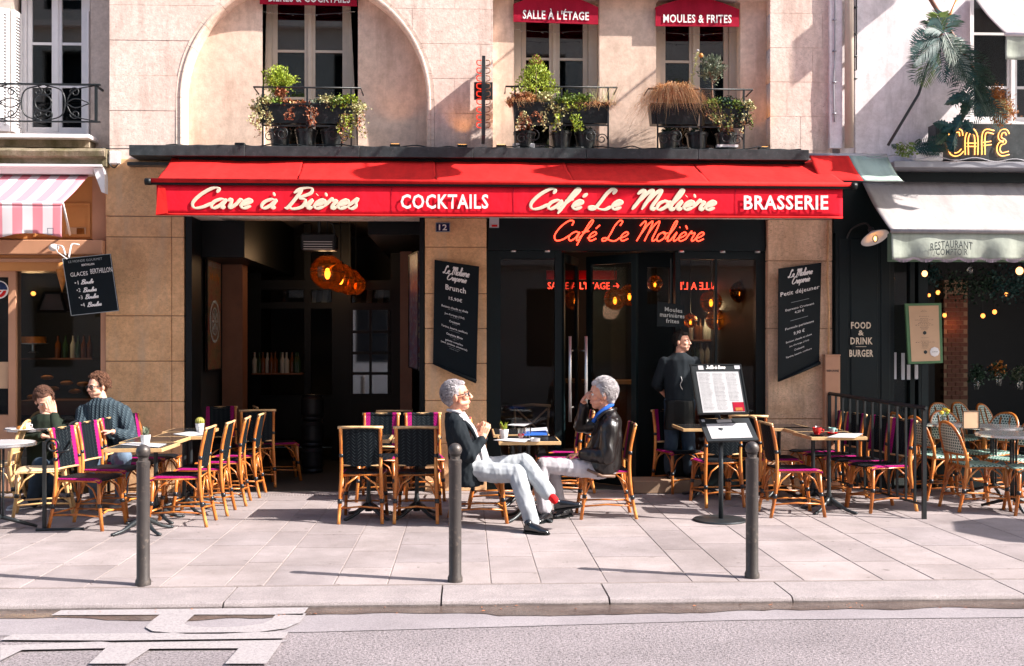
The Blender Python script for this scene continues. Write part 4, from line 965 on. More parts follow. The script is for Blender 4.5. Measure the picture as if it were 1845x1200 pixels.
# pink striped awning over the ice cream shop
pk = thing('striped_awning', 'pink and white striped canvas awning with a scalloped valance', 'awning')
Y0, Y1 = 12.03, 11.26; z0, z1 = fz(315, 90, Y0), fz(366, 90, Y1)
xr_ = fx(161, Y0); canopy('canvas', ((-8, Y0, z0), (xr_, Y0, z0), (fx(113, Y1), Y1, z1), (-8, Y1, z1)), 'pink_stripes', pk, 60, 8, .012, .006)
MB().tube([(-8, Y1, z1), (fx(113, Y1), Y1, z1)], .02, 10).build('front_roll', 'pink_stripes', pk, True)
hang('valance', (-8, fx(112, Y1)), Y1-.005, z1-.01, fz(428, 90, Y1), 'pink_stripes', pk, .02, 2.2, 200, 8, -.0, .3, 3)
sc_ = MB(); xz = fx(112, Y1); zz = fz(428, 90, Y1); x = xz
k_ = 0
for o in pk.children:
    if o.name.startswith('valance'):
        for v in o.data.vertices:
            if v.co.z < zz+.01: v.co.z += .045*abs(math.sin(PI*(xz-v.co.x)/.62))
MB().tube([(fx(113, Y1), Y1, z1), (fx(108, 11.7), 11.99, z1-.25)], .012, 8).build('arm', 'white_paint', pk, True)
bx2 = MB().box((-8, 11.93, fz(313, 90, 11.93)), (fx(167, 11.93), 12.115, fz(301, 90, 11.93))); bx2.build('awning_box', 'white_paint', pk)
MB().box((-8, 11.84, fz(301, 90, 11.9)), (fx(186, 11.9), 12.115, fz(297, 90, 11.9))).build('box_cover', 'white_paint', pk)
MB().prism([(fx(168, 11.9), fz(303, 90, 11.9)), (fx(187, 11.9), fz(301, 90, 11.9)), (fx(190, 11.9)-.003, fz(318, 90, 11.9)), (fx(190, 11.9)-.003, fz(348, 90, 11.9)), (fx(184, 11.9), fz(346, 90, 11.9))], 11.88, 12.08).build('end_bracket', 'white_paint', pk)
q = pxquad((85, 411), (96, 411), (96, 423), (86, 424), Y1-.03); q.frame('printed_square', 'enamel_blue', .005, .001, pk)
# grey restaurant awning
ga = thing('grey_awning', 'pale grey canvas awning of the restaurant with a lace edged valance', 'awning')
Y0, Y1 = 11.97, 11.14; z0, z1 = fz(328, 1700, Y0), fz(417, 1700, Y1); X0, X1 = fx(1553, Y0), fx(1606, Y1)
canopy('canvas', ((X0, Y0, z0), (8.5, Y0, z0-.02), (8.5, Y1, z1), (X1, Y1, z1)), 'grey_canvas', ga, 80, 12, .05, .012, folds=.02)
MB().tube([(X1-.01, Y1-.01, z1), (8.5, Y1-.01, z1)], .022, 10).build('front_roll', 'grey_canvas', ga, True)
zv = fz(468, 1700, Y1)
hang('valance', (X1, 8.5), Y1+.0, z1-.02, zv, 'valance_cream', ga, .06, 2.6, 160, 8, .0, .3, 5, .02)
hang('valance_lining', (X1, 8.5), Y1+.11, z1-.02, zv-.015, 'sage_dark', ga, .0, 2.6, 40, 2)
MB().add([(X1, Y1, z1), (X1, Y1+.1, z1-.02), (X1, Y1+.1, zv), (X1+.01, Y1+.02, zv)], [(0, 1, 2, 3)]).build('side_cloth', 'sage_dark', ga)
mb = MB(); x = X1+.03; i = 0
rr = random.Random(3)
while x < 6.4:
    ph = (x-X1) % .235/.235; z = zv+.028+.0*ph-.02*math.sin(PI*ph); L = .018+.02*abs(math.sin(PI*ph))
    mb.slab([(x, Y1-.012, z), (x+.006, Y1-.012, z), (x+.004+rr.uniform(-.004, .004), Y1-.014, z-L), (x-.001, Y1-.014, z-L)], (0, 1, 0), .002); x += .0125
o = mb.build('lace_fringe', 'lace', ga); o['kind'] = 'stuff'
Q = Quad(*[P(a, b, Y1-.045) for a, b in ((1676, 433), (1752, 433), (1752, 447), (1676, 447))])
o = Q.text('RESTAURANT', 0, 1, .0, 1, 'lettering_dark', ga, .01)
xm = (fx(1676, Y1)+fx(1752, Y1))/2
for v in o.data.vertices: v.co.z -= .55*(v.co.x-xm)**2
Quad(*[P(a, b, Y1-.045) for a, b in ((1686, 448), (1743, 448), (1743, 460), (1686, 460))]).text('COMPTOIR', 0, 1, 0, 1, 'lettering_dark', ga, .01)
# upper awning at the top right, over the restaurant's upstairs window
ua = thing('upper_awning', 'pale canvas awning over the upstairs window at the top right', 'awning')
Yt0, Yt1 = 11.98, 11.0
a0 = (fx(1752, Yt0), Yt0, fz(-8, 1752, Yt0)); zf_ = fz(62, 1810, Yt1)
canopy('canvas', (a0, (6.6, Yt0, a0[2]), (6.75, Yt1, zf_), (fx(1812, Yt1), Yt1, zf_)), 'grey_canvas', ua, 30, 8, .03, .01)
hang('valance', (fx(1812, Yt1), 6.75), Yt1, zf_, fz(107, 1830, Yt1), 'valance_cream', ua, .05, 4, 60, 6, .0, .3, 2)
MB().tube([(fx(1812, Yt1), Yt1, zf_), (6.75, Yt1, zf_)], .02, 8).build('front_bar', 'white_paint', ua, True)
# crimson valances over the upper windows
def wval(l, tl, tr, br, bl, rise, txt, tq, Y=12.08):
    t = thing('window_valance', l, 'valance', group='crimson valances over the upper windows')
    p = [P(*q, Y) for q in (tl, tr, br, bl)]; poly = [(p[3].x, p[3].z), (p[2].x, p[2].z), (p[1].x, p[1].z)]
    poly += [(p[1].x+(p[0].x-p[1].x)*i/10, p[1].z+(p[0].z-p[1].z)*i/10+rise*math.sin(PI*i/10)) for i in range(1, 10)]+[(p[0].x, p[0].z)]
    MB().prism(poly, Y, Y+.012).build('cloth', 'crimson_canvas', t)
    # curved hood returning to the wall
    arc = poly[2:]; MB().add([(x, Y+.012, z) for x, z in arc]+[(x, Y+.16, z) for x, z in arc], [(i, i+1, len(arc)+i+1, len(arc)+i) for i in range(len(arc)-1)]).build('hood', 'crimson_canvas', t)
    Quad(*[P(*q, Y-.002) for q in tq]).text(txt, 0, 1, 0, 1, 'lettering_white', t, .02)
wval("crimson valance reading SALLE À L'ÉTAGE over a planted window", (925, 7), (1078, 13), (1078, 44), (925, 39), .13, "SALLE À L'ÉTAGE", ((942, 14), (1061, 18), (1061, 37), (942, 34)))
wval('crimson valance reading MOULES & FRITES over the right window', (1181, 13), (1332, 17), (1332, 48), (1181, 47), .12, 'MOULES & FRITES', ((1195, 26), (1318, 27), (1318, 42), (1195, 41)))
wval('crimson valance cut off at the top of the arch window', (468, -30), (643, -26), (643, 11), (468, 7), .13, 'BIÈRES & COCKTAILS', ((484, -16), (631, -14), (631, 6), (484, 3)), 12.12)
# string of fairy lights below the valances
for a, b, y in ((472, 640, 21), (928, 1076, 53), (1184, 1328, 57)):
    Y = 12.17; mb = MB(); q = [P(a+(b-a)*i/12, y+5*math.sin(PI*i/12), Y) for i in range(13)]; mb.tube(q, .0025, 5)
    for p in q[1::3]: mb.ball(p-Vector((0, 0, .012)), .008, 8, 5)
    o = mb.build('light_string', 'clear_glass', None, True); tag(o, {472: 'thin wire of clear bulbs across the arch window', 928: "thin wire of clear bulbs under the SALLE À L'ÉTAGE valance", 1184: 'thin wire of clear bulbs under the MOULES & FRITES valance'}[a], 'light string', 'wires across the upper windows')
# neon café sign on the dark fascia
ns = thing('neon_sign', 'red neon script sign reading Café Le Molière under the awning', 'neon sign')
yn = 12.0; mb = MB(); write(mb, 'Café Le Molière', fx(993, yn), fx(1272, yn), fz(434, 1130, yn), yn, .100, .0085, .36, calli=False); mb.build('tube', 'neon_red', ns, True)
# inside neon
def capneon(s_, x0, x1, y0, y1, Y, mat, label, mirror=False):
    A, B = P(x0, y0, Y), P(x1, y1, Y); o = text('neon_sign', s_, 1, Matrix.Identity(4), mat, None, 1, -.004, ext=0)
    me = o.data; xs = [v.co.x for v in me.vertices]; ys = [v.co.y for v in me.vertices]; a, b, c_, d_ = min(xs), max(xs), min(ys), max(ys)
    for v in me.vertices:
        u = (v.co.x-a)/(b-a); u = 1-u if mirror else u; v.co = Vector((A.x+(B.x-A.x)*u, Y, B.z+(A.z-B.z)*(v.co.y-c_)/(d_-c_)))
    o.modifiers.new('thick', 'SOLIDIFY').thickness = .02; tag(o, label, 'neon sign'); return o
capneon("SALLE A L'ETAGE →", 987, 1116, 508, 521, 14.4, 'neon_red', "small red neon reading SALLE A L'ETAGE deep inside the bar")
capneon("SALLE A L'E", 1222, 1300, 508, 522, 14.6, 'neon_red', "mirrored reflection of the SALLE A L'ETAGE neon in the right window", True)
MB().box(tuple(P(985, 503, 14.5)), tuple(P(1110, 488, 14.55)+Vector((0, .03, 0)))).build('red_curtain', 'neon_soft', cafe)
for o in cafe.children:
    if o.name.startswith('red_curtain'):
        o.data.materials[0] = newmat('curtain_red', (.35, .01, .02), .9)
# CAFE neon on its black box
cb = thing('cafe_sign', 'black box sign with yellow neon letters reading CAFE on the ledge', 'neon sign')
Yq = 11.74; MB().box(tuple(P(1686, 288, Yq)), tuple(P(1990, 225, Yq)+Vector((0, .2, 0)))).build('box', 'black_beam', cb)
def outline_letter(ch, a, b, y0, y1, off=0.0):
    A, B = P(a, y0, Yq-.02), P(b, y1, Yq-.02); X = lambda u: A.x+(B.x-A.x)*u; Z = lambda v: B.z+(A.z-B.z)*v
    S = {'C': [[(1, .8), (.9, 1), (.4, .98), (.1, .8), (.1, .2), (.4, .02), (.8, .05), (1.1, .2)]],
         'A': [[(0, 0), (0, .7), (.3, 1), (.6, 1), (.85, .7), (.85, 0)], [(0, .42), (.85, .42)]],
         'F': [[(0, 0), (0, .75), (.25, 1), (.95, .95)], [(0, .45), (.7, .5)]],
         'E': [[(1, .85), (.8, 1), (.35, .95), (.25, .7), (.7, .55), (.25, .45), (.1, .2), (.4, .02), (1.1, .08)]]}[ch]
    mb = MB()
    for st in S:
        pts = [Vector((X(u), Yq-.02, Z(v))) for u, v in st]; sp = spline(pts, 5); 
        for o_ in (-.018, .018):
            q = []
            for i, p in enumerate(sp):
                d = (sp[min(i+1, len(sp)-1)]-sp[max(i-1, 0)]).normalized(); q.append(p+Vector((d.z, 0, -d.x))*o_)
            mb.tube(q, .0058, 6)
    mb.build('neon_letter', 'neon_yellow', cb, True)
for ch, a, b in (('C', 1710, 1732), ('A', 1742, 1762), ('F', 1772, 1792), ('E', 1797, 1816)): outline_letter(ch, a, b, 236, 279)
# menu banners on the piers
def banner(label, quad, Y, lines, curl, cu0=0):
    t = thing('menu_banner', label, 'menu board', group='black menu banners on the stone piers'); q = pxquad(*quad, Y); q.board('banner', 'board_black', .012, t)
    W = (q.c[1]-q.c[0]).length
    mb = MB(); a, b = q.at(0, 1, .0), q.at(1, 1, .0); mb.tube([a+Vector((0, -.015, .008)), (a+b)/2+Vector((0, -.028, .01)), b+Vector((0, -.02, .016))], [.008, .016, .022], 10); mb.build('curled_edge', 'board_black', t, True)
    for kind, s_, u0, u1, v0, v1, bold in lines:
        if kind == 's': q.script(s_, u0, u1, v1, (v1-v0)*.5, .006, 'lettering_white', t)
        elif kind == 'l': q.board('rule', 'lettering_grey', .001, t, u0, u1, v0, v1, .003)
        else: q.text(s_, u0, u1, v0, v1, 'lettering_white' if kind == 't' else 'lettering_grey', t, bold)
banner('black Brunch menu banner on the middle stone pier', ((783, 468), (863, 480), (858, 690), (780, 656)), [11.97, 11.88, 11.88, 11.97], [
    ('s', 'Le Moliere', .2, .8, .045, .11, 0), ('s', 'Creperie', .28, .74, .11, .165, 0), ('t', 'Brunch', .26, .72, .21, .26, .02), ('t', '15,90€', .34, .64, .315, .35, .012),
    ('t', 'Boisson chaude au choix', .18, .78, .405, .425, .01), ('g', 'café, thé ou chocolat', .32, .64, .43, .44, 0), ('t', "Jus d'orange (15cl)", .25, .70, .47, .493, .01), ('g', 'orange pressée', .38, .58, .497, .505, 0), ('t', 'Croissant', .36, .60, .53, .55, .01), ('g', 'beurre', .43, .54, .556, .564, 0),
    ('t', 'Tartine, beurre, confiture', .18, .78, .59, .612, .01), ('g', 'confiture maison', .36, .60, .618, .626, 0), ('t', 'Omelette Mixte', .30, .67, .652, .672, .01), ('g', 'jambon, fromage', .38, .58, .677, .685, 0), ('g', '- ou -', .44, .53, .692, .7, 0), ('t', 'galette complète', .28, .68, .712, .733, .01),
    ('t', '(œuf, jambon, emmental)', .18, .78, .742, .763, .01), ('g', 'supplément crudités', .34, .62, .77, .778, 0), ('g', 'salade verte', .38, .58, .785, .793, 0)], 0)
banner('black Petit déjeuner menu banner on the right stone pier', ((1403, 484), (1480, 473), (1476, 656), (1402, 688)), [11.88, 11.97, 11.97, 11.88], [
    ('s', 'Le Moliere', .22, .8, .035, .095, 0), ('s', 'Creperie', .3, .74, .10, .16, 0), ('t', 'Petit déjeuner', .04, .96, .215, .265, .015), ('l', '', .3, .72, .325, .329, 0), ('t', 'Espresso Croissant', .16, .84, .375, .4, .01), ('t', '4,20 €', .38, .6, .412, .438, .01), ('l', '', .28, .7, .49, .494, 0),
    ('t', 'Formule parisienne', .16, .84, .545, .572, .01), ('t', '9,90 €', .36, .62, .60, .635, .012), ('t', 'Boisson chaude au choix', .18, .8, .668, .685, .008), ('t', "Jus d'orange (15cl)", .26, .73, .715, .733, .008), ('t', 'Croissant', .38, .62, .76, .778, .008), ('t', 'Tartine, beurre, confiture', .18, .8, .806, .824, .008)], 0)
# chalkboard
ch = thing('chalkboard', 'tilted black chalkboard listing GLACES hung from the ice cream shop', 'chalkboard'); q = pxquad((112, 466), (199, 457), (214, 560), (128, 569), 11.72)
q.board('board', 'board_black', .02, ch); q.frame('border', 'lettering_grey', .006, .002, ch, .002)
q.text('LE MONDE GOURMET', .12, .82, .05, .09, 'lettering_grey', ch); q.text('BERTHILLON', .38, .64, .13, .165, 'lettering_white', ch, .02)
q.text('GLACES', .12, .48, .26, .33, 'lettering_white', ch); q.text('BERTHILLON', .54, .99, .23, .315, 'lettering_white', ch)
for i, n_ in enumerate((.58, .62, .64, .68)): q.text('•%d' % (i+1), .18+.02*i, .26+.02*i, .41+.13*i, .475+.13*i, 'lettering_white', ch); q.script('Boule' if i == 0 else 'Boules', .30+.02*i, n_, .475+.13*i+.01*(i % 2), .032, .005, 'lettering_white', ch)
MB().tube(spline([q.at(.12, .02, .03), q.at(.0, -.1, .03)+Vector((-.02, 0, 0)), P(104, 455, 11.78), P(98, 440, 11.86)], 5), .006, 6).build('clamp_arm', 'white_paint', ch, True)
sl = thing('clip_lamp', 'white clip-on lamps on the ledge above the chalkboard', 'lamp')
MB().ball(P(97, 446, 11.84), .05, sc3=(1.1, .9, .8)).build('shade', 'white_paint', sl, True)
mb = MB().tube(spline([P(97, 442, 11.84), P(112, 444, 11.8), P(118, 460, 11.78)], 5), .009, 6); mb.tube(spline([P(143, 441, 11.86), P(130, 440, 11.84), P(126, 452, 11.8), P(124, 464, 11.76)], 5), .009, 6); mb.build('arm', 'white_paint', sl, True)
# ice cream cone shape hung behind the chalkboard
cn = thing('cone_sign', 'orange ice cream cone sign peeking out behind the chalkboard', 'sign')
MB().lathe([(.001, -.24), (.065, 0), (.055, .02)], P(112, 487, 11.95), 12).build('cone', 'leaf_orange', cn, True); MB().ball(P(112, 482, 11.95), .06).build('scoop', 'orange_wood', cn, True)
# house number
hn = thing('house_number', 'blue enamel plate with white house number 12 on the middle pier', 'number plate')
q = pxquad((785, 401), (811, 401), (811, 418), (785, 418), 11.985); q.board('plate', 'enamel_blue', .01, hn); q.frame('border', 'lettering_grey', .006, .002, hn, .002); q.text('12', .22, .78, .2, .82, 'lettering_white', hn, .02)
ab = thing('alarm_box', 'small white alarm box at the top of the bar front', 'box'); MB().box(tuple(P(882, 409, 11.97)), tuple(P(899, 380, 11.97)+Vector((0, .12, 0)))).build('housing', 'paper_grey', ab); MB().box(tuple(P(886, 408.5, 11.96)), tuple(P(896, 405, 11.96)+Vector((0, .01, 0)))).build('red_lens', 'red_glaze', ab)
# Moules marinières board
ms = thing('hanging_board', 'black board reading Moules marinières frites hung above the waiter', 'sign'); q = pxquad((1184, 543), (1233, 550), (1233, 590), (1184, 588), 12.0); q.board('board', 'board_black', .01, ms)
q.text('Moules', .28, .92, .18, .36, 'lettering_grey', ms, .015); q.text('marinières', .1, 1.0, .42, .60, 'lettering_grey', ms, .015); q.text('frites', .32, .80, .66, .84, 'lettering_grey', ms, .015)
MB().tube([q.at(.5, 0), q.at(.5, 0)+Vector((0, 0, .5))], .004, 6).build('cord', 'black_iron', ms)
# FOOD & DRINK lettering on the pilaster
fd = thing('painted_lettering', 'cream lettering FOOD & DRINK BURGER on the dark green pilaster', 'lettering')
for s_, a, b, y0, y1 in (('FOOD', 1533, 1569, 580, 592.5), ('&', 1546, 1556, 595, 604.5), ('DRINK', 1532, 1572, 608, 620.5), ('BURGER', 1530, 1573, 630, 643)):
    Quad(*[P(x, y, 11.935) for x, y in ((a, y0), (b, y0), (b, y1), (a, y1))]).text(s_, 0, 1, 0, 1, 'lettering_cream', fd, .03)
MB().box(tuple(P(1542, 625, 11.934)), tuple(P(1561, 624.2, 11.934)+Vector((0, .002, 0)))).build('rule', 'lettering_cream', fd)
# poster boards in the passage
def collage(name, cols_):
    m = newmat(name, cols_[0], .35); k = NT(m); v = k.n.new('ShaderNodeTexVoronoi'); v.inputs['Scale'].default_value = 9; k.l.new(k.obj(), v.inputs[0])
    k.color(k.ramp(k.noise(6, 5, .7, dist=2), [(.28, cols_[0]), (.42, cols_[1]), (.52, cols_[2]), (.6, cols_[3]), (.75, cols_[0])])); return m
collage('poster_print', [(.02, .025, .02), (.16, .02, .02), (.20, .12, .05), (.05, .06, .03)])
collage('poster_print_pale', [(.30, .24, .22), (.18, .05, .05), (.10, .12, .2), (.35, .28, .2)])
xs_ = fx(336, 12.0)+.02
pl = thing('wall_poster', 'dark poster with a round white wheel emblem on the left wall of the passage', 'poster')
yA, yB2 = 12.75, 13.5; zt_, zb_2 = fz(466, 380, 13.1), fz(668, 380, 13.1)
X = xs_+.02; Qp = Quad((X, yA, zt_), (X, yB2, zt_), (X, yB2, zb_2), (X, yA, zb_2)); Qp.n = Vector((1, 0, 0))
Qp.board('print', 'poster_print', .01, pl); Qp.frame('frame', 'black_paint', .02, .02, pl, .012)
Qp.text('BEER SELECTION', .1, .9, .04, .08, 'lettering_grey', pl, .01, .006); Qp.text('Molly', .2, .85, .13, .22, 'leaf_orange', pl, .01, .006)
mb = MB(); c = Qp.at(.52, .56, .006); r_ = .24
for q_, w_ in ((r_, .018), (r_*.66, .010)): mb.tube([c+Vector((0, q_*math.cos(2*PI*i/28), q_*math.sin(2*PI*i/28))) for i in range(28)], w_, 4, flat=((1, 0, 0), .003), closed=True)
for i in range(8): mb.tube([c+Vector((0, r_*.15*math.cos(PI*i/4), r_*.15*math.sin(PI*i/4))), c+Vector((0, r_*.55*math.cos(PI*i/4), r_*.55*math.sin(PI*i/4)))], .016, 4, flat=((1, 0, 0), .003))
mb.build('wheel_emblem', 'lettering_grey', pl)
p2 = thing('wall_poster', 'pale poster in a black frame at the right side of the passage', 'poster')
A = P(737, 460, 12.9); B = P(754, 452, 12.45); Qp = Quad(A, B, Vector((B.x, B.y, fz(668, 754, 12.45))), Vector((A.x, A.y, fz(662, 737, 12.9)))); Qp.board('print', 'poster_print_pale', .01, p2); Qp.frame('frame', 'black_paint', .015, .012, p2, .01)
# round sticker at the far left
st = thing('round_sticker', 'round red white and blue sticker on the glass at the far left', 'sticker'); c = P(-1, 522, 12.04)
MB().lathe([(.0, 0), (.098, 0), (.098, .004), (0, .004)], (0, 0, 0), 28).build('disc', 'lettering_white', st); st.children[0].matrix_world = facing(c)
mb = MB(); mb.add([(c.x+.088*math.cos(a), c.y-.006, c.z+.088*math.sin(a)) for a in [PI*i/12 for i in range(13)]], [tuple(range(13))]); mb.build('blue_half', 'enamel_blue', st)
mb = MB(); mb.add([(c.x+.075*math.cos(a), c.y-.008, c.z-.01+.075*math.sin(a)) for a in [-PI*i/12 for i in range(13)]], [tuple(range(13))]); mb.build('red_half', 'red_glaze', st)
Quad(c+Vector((-.05, -.012, -.0)), c+Vector((.06, -.012, 0)), c+Vector((.06, -.012, -.05)), c+Vector((-.05, -.012, -.05))).text('IV', 0, 1, 0, 1, 'lettering_white', st, .02)
q = pxquad((-20, 652), (15, 652), (14, 700), (-20, 700), 12.08); o = q.board('menu_sheet', 'kraft', .003, None); tag(o, 'cream menu sheet taped low in the glass at the far left', 'menu')
# right restaurant menu board
mbd = thing('menu_board', 'green framed menu board with a pink sheet beside the restaurant door', 'menu board'); q = pxquad((1631, 547), (1696, 546), (1699, 654), (1637, 656), 11.8)
q.board('frame', 'board_green', .03, mbd); q.board('sheet', 'kraft', .002, mbd, .09, .92, .04, .96, .003)
rr = random.Random(5); lines_ = [(.11, .05), (.13, .08), (.21, .14), (.25, .11), (.27, .26), (.29, .10), (.31, .14), (.33, .18), (.355, .26), (.375, .10), (.395, .12), (.415, .1), (.435, .09), (.565, .1), (.62, .12), (.64, .28), (.66, .1), (.68, .1), (.7, .09), (.72, .08), (.74, .1)]
wds = ['ENTREES', 'salade de saison', 'PLATS', 'poisson du jour', 'burger maison', 'frites', 'dessert']
for v, w in lines_: q.text(rr.choice(wds), .5-w, .5+w, v, v+.01, 'lettering_dark', mbd, 0, .006)
for v in (.49, .81): mb = MB(); c = q.at(.5, v, .006); mb.ball(c, .022, 14, 3, sc3=(1, .1, 1)); mb.build('dot', 'lettering_dark', mbd)
c = q.at(.76, .81, .008); MB().ball(c, .055, 18, 4, sc3=(1, .08, 1)).build('round_sticker', 'lettering_white', mbd); q.text('COMPTOIR', .68, .84, .80, .82, 'lettering_dark', mbd, 0, .014)
MB().box(tuple(q.at(.4, 1, -.02)), (q.at(.6, 1).x, q.at(.4, 1).y+.03, 0)).build('post', 'dark_green_paint', mbd)
# ------------------------------------------------------------------ terrace chairs
def rot(a): return Matrix.Rotation(a, 4, 'Z')
def seg_objs(parent, name, segs, r, mat, seg=8, smooth=True):
    for s_ in segs: MB().tube(s_, r, seg).build(name, mat, parent, smooth)
def panel(fn, nu, nv, th, name, mat, parent, smooth=True):
    """curved sheet with thickness: fn(u, v, side) -> point"""
    mb = MB(); mb.grid(lambda u, v: fn(u, v), nu, nv); o = mb.mesh(name, mat, smooth)
    bm = bmesh.new(); bm.from_mesh(o); bmesh.ops.solidify(bm, geom=bm.faces[:], thickness=th); bm.to_mesh(o); bm.free()
    if smooth: o.polygons.foreach_set('use_smooth', [True]*len(o.polygons)); o.set_sharp_from_angle(angle=R(40))
    return mobj(name, o, parent)
def bistro_chair(name, label, kind='navy'):
    t = thing(name, label, 'chair')
    fr = 'bamboo' if kind != 'beige' else 'cane_beige'
    sw, sb = ('weave_seat', 'weave_back') if kind == 'navy' else (('weave_green_seat', 'weave_green_back') if kind == 'green' else ('weave_beige_seat', 'weave_beige'))
    # seat: slightly dished slab with a rolled front edge
    def seat(u, v):
        x = -.19+.42*u; y = (-.205+.41*v)*(1.0-.10*(1-u)); e = max(abs(2*v-1), 0)
        z = .462-.012*math.sin(PI*u)*(1-e*e)-(.020 if u > .99 else (.006 if u > .9 else 0))-(.018 if e > .99 else (.003 if e > .85 else 0)); return (x, y, z)
    panel(seat, 12, 12, .014, 'seat', sw, t)
    mb = MB(); mb.tube([(-.19, -.17, .437), (.215, -.192, .434), (.225, .192, .434), (-.19, .17, .437)], .014, 8, closed=True); mb.build('seat_frame', fr, t, True)
    if kind == 'navy':
        def back(u, v): y = -.165+.33*u; z = .52+.355*v; return (-.205-.055*v-.018*(1-(2*u-1)**2)+.0, y, z)
        panel(back, 8, 6, .010, 'backrest', sb, t)
        MB().tube([(-.262, -.205, .878), (-.272, -.08, .880), (-.272, .08, .880), (-.262, .205, .878)], .0135, 8).build('top_rail', 'bamboo_pale', t, True)
        panel(lambda u, v: (-.262-.015*math.cos(PI*v)-.010*(1-(2*u-1)**2), -.165+.33*u, .872+.022*math.sin(PI*v)), 6, 4, .003, 'rail_wrap', sb, t)
        MB().tube([(-.205, -.17, .53), (-.214, 0, .53), (-.205, .17, .53)], .010, 8).build('lower_rail', 'bamboo_pale', t, True)
        post = lambda s: spline([(-.27, s*.196, 0), (-.225, s*.190, .22), (-.205, s*.180, .46), (-.215, s*.178, .66), (-.262, s*.180, .885)], 4)
    else:
        W = .205
        def arch_(a): y = W*math.cos(a); return y
        def back(u, v):
            y = (-W+.02+2*(W-.02)*u); top = .60+.255*math.sqrt(max(0, 1-(abs(y)/W)**2.6)); z = .56+(top-.56)*v; return (-.20-.10*(z-.5)/.36-.025*(1-(y/W)**2), y, z)
        panel(back, 12, 8, .010, 'backrest', sb, t)
        pts = []
        for i in range(21):
            y = -W+2*W*i/20; zz = .60+.265*max(0, 1-(abs(y)/W)**2.6)**.5; pts.append((-.20-.10*(zz-.5)/.36-.025*(1-(y/W)**2), y, zz))
        pts = [(-.19, -W*.97, .44)]+pts+[(-.19, W*.97, .44)]; MB().tube(pts, .015, 8).build('back_hoop', fr, t, True)
        for y in (-.06, .06):
            MB().tube([(-.20-.02, y, .45), (-.235, y, .60), (-.300, y, .82)], .010, 8).build('back_post', fr, t, True)
        MB().tube([(-.225, -.2, .555), (-.245, 0, .555), (-.225, .2, .555)], .010, 8).build('lower_rail', fr, t, True)
        post = lambda s: spline([(-.28, s*.19, 0), (-.23, s*.185, .22), (-.195, s*.185, .46), (-.20, s*.19, .58)], 4)
    for s in (-1, 1):
        l = MB().tube(post(s), .0165, 9).build('leg', fr, t, True)
        MB().tube([(-.232, s*.1915, .185), (-.228, s*.1905, .225)], .0215, 9).build('binding', 'band_black', l, True)
        if kind == 'navy': MB().tube([(-.2115, s*.180, .605), (-.213, s*.180, .635)], .0205, 9).build('binding', 'band_black', l, True)
        a = MB().tube([(-.178, s*.168, .44), (-.196, s*.176, .30), (-.236, s*.186, .16)], .012, 8).build('rear_strut', fr, t, True)
        l = MB().tube([(.205, s*.178, .44), (.215, s*.185, .24), (.250, s*.198, 0)], .0165, 9).build('leg', fr, t, True)
        MB().tube([(.2155, s*.1855, .235), (.2195, s*.187, .20)], .0215, 9).build('binding', 'band_black', l, True)
        MB().tube([(.19, s*.16, .43), (.198, s*.168, .3), (.214, s*.183, .21)], .010, 8).build('front_strut', fr, t, True)
        for q in ([(.213, s*.183, .23), (.15, s*.178, .36), (.05, s*.176, .43)], [(-.222, s*.187, .23), (-.16, s*.180, .35), (-.06, s*.172, .43)]): MB().tube(q, .008, 6).build('brace', fr, t, True)
        MB().tube([(-.245, s*.193, .125), (0, s*.165, .135), (.238, s*.194, .125)], .009, 7).build('stretcher', fr, t, True)
    for x, q in ((.216, 1), (-.226, 1)):
        for s in (-1, 1): MB().tube([(x, s*.183, .23), (x, s*.13, .36), (x*.95, s*.03, .43)], .008, 6).build('brace', fr, t, True)
    MB().tube([(.236, -.194, .14), (.18, 0, .15), (.236, .194, .14)], .009, 7).build('stretcher', fr, t, True)
    MB().tube([(-.243, -.193, .14), (-.19, 0, .15), (-.243, .193, .14)], .009, 7).build('stretcher', fr, t, True)
    return t
PROTO = {k: bistro_chair('rattan_chair', 'x', k) for k in ('navy', 'green', 'beige')}
USED = set(); CH = {}
rc = random.Random(21)
def put_chair(kind, px, py, deg, label, group=None, z=0, sc_=1):
    o = PROTO[kind] if kind not in USED else copy_tree(PROTO[kind]); USED.add(kind)
    g = G(px, py); o.location = (g.x, g.y, z); o.rotation_euler = (0, 0, R(deg+rc.uniform(-2.5, 2.5))); o['label'] = label
    o['group'] = group or {'navy': 'navy and magenta rattan chairs of the red awning café', 'green': 'green and white rattan chairs of the restaurant', 'beige': 'beige rattan chairs of the ice cream shop'}[kind]
    o['kindc'] = kind; return o
N = 'navy'
put_chair(N, 160, 949, -11, 'foremost navy and magenta chair left of the left bollard, beside the beige chair')
put_chair(N, 203, 927, -11, 'second navy and magenta chair of the left row, just behind the foremost one')
put_chair(N, 241, 911, -10, 'third navy and magenta chair of the left row, in front of the knitted jumper')
put_chair(N, 275, 898, -10, 'rearmost navy and magenta chair of the left row, behind the small succulent pot')
put_chair(N, 327, 944, 182, 'navy and magenta chair just right of the left bollard, side on')
put_chair(N, 366, 925, 180, 'second chair in the row along the right side of the left tables')
put_chair(N, 399, 908, 183, 'third chair in the row along the right side of the left tables')
put_chair(N, 428, 893, 181, 'rearmost chair in the row along the right side of the left tables')
put_chair(N, 398, 872, -75, 'shaded chair behind the cactus pot, back against the dark jamb')
put_chair(N, 462, 874, 105, 'shaded chair just inside the dark passage, its back to the street')
put_chair(N, 500, 864, 20, 'dim chair deep in the passage beside the stacked kegs')
put_chair(N, 655, 936, 90, 'left one of two chairs turning their backs to the street, left of the older man')
put_chair(N, 753, 936, 88, 'chair turning its back to the street right behind the middle bollard')
put_chair(N, 682, 899, -90, 'chair facing the street behind the left one of the two turned chairs')
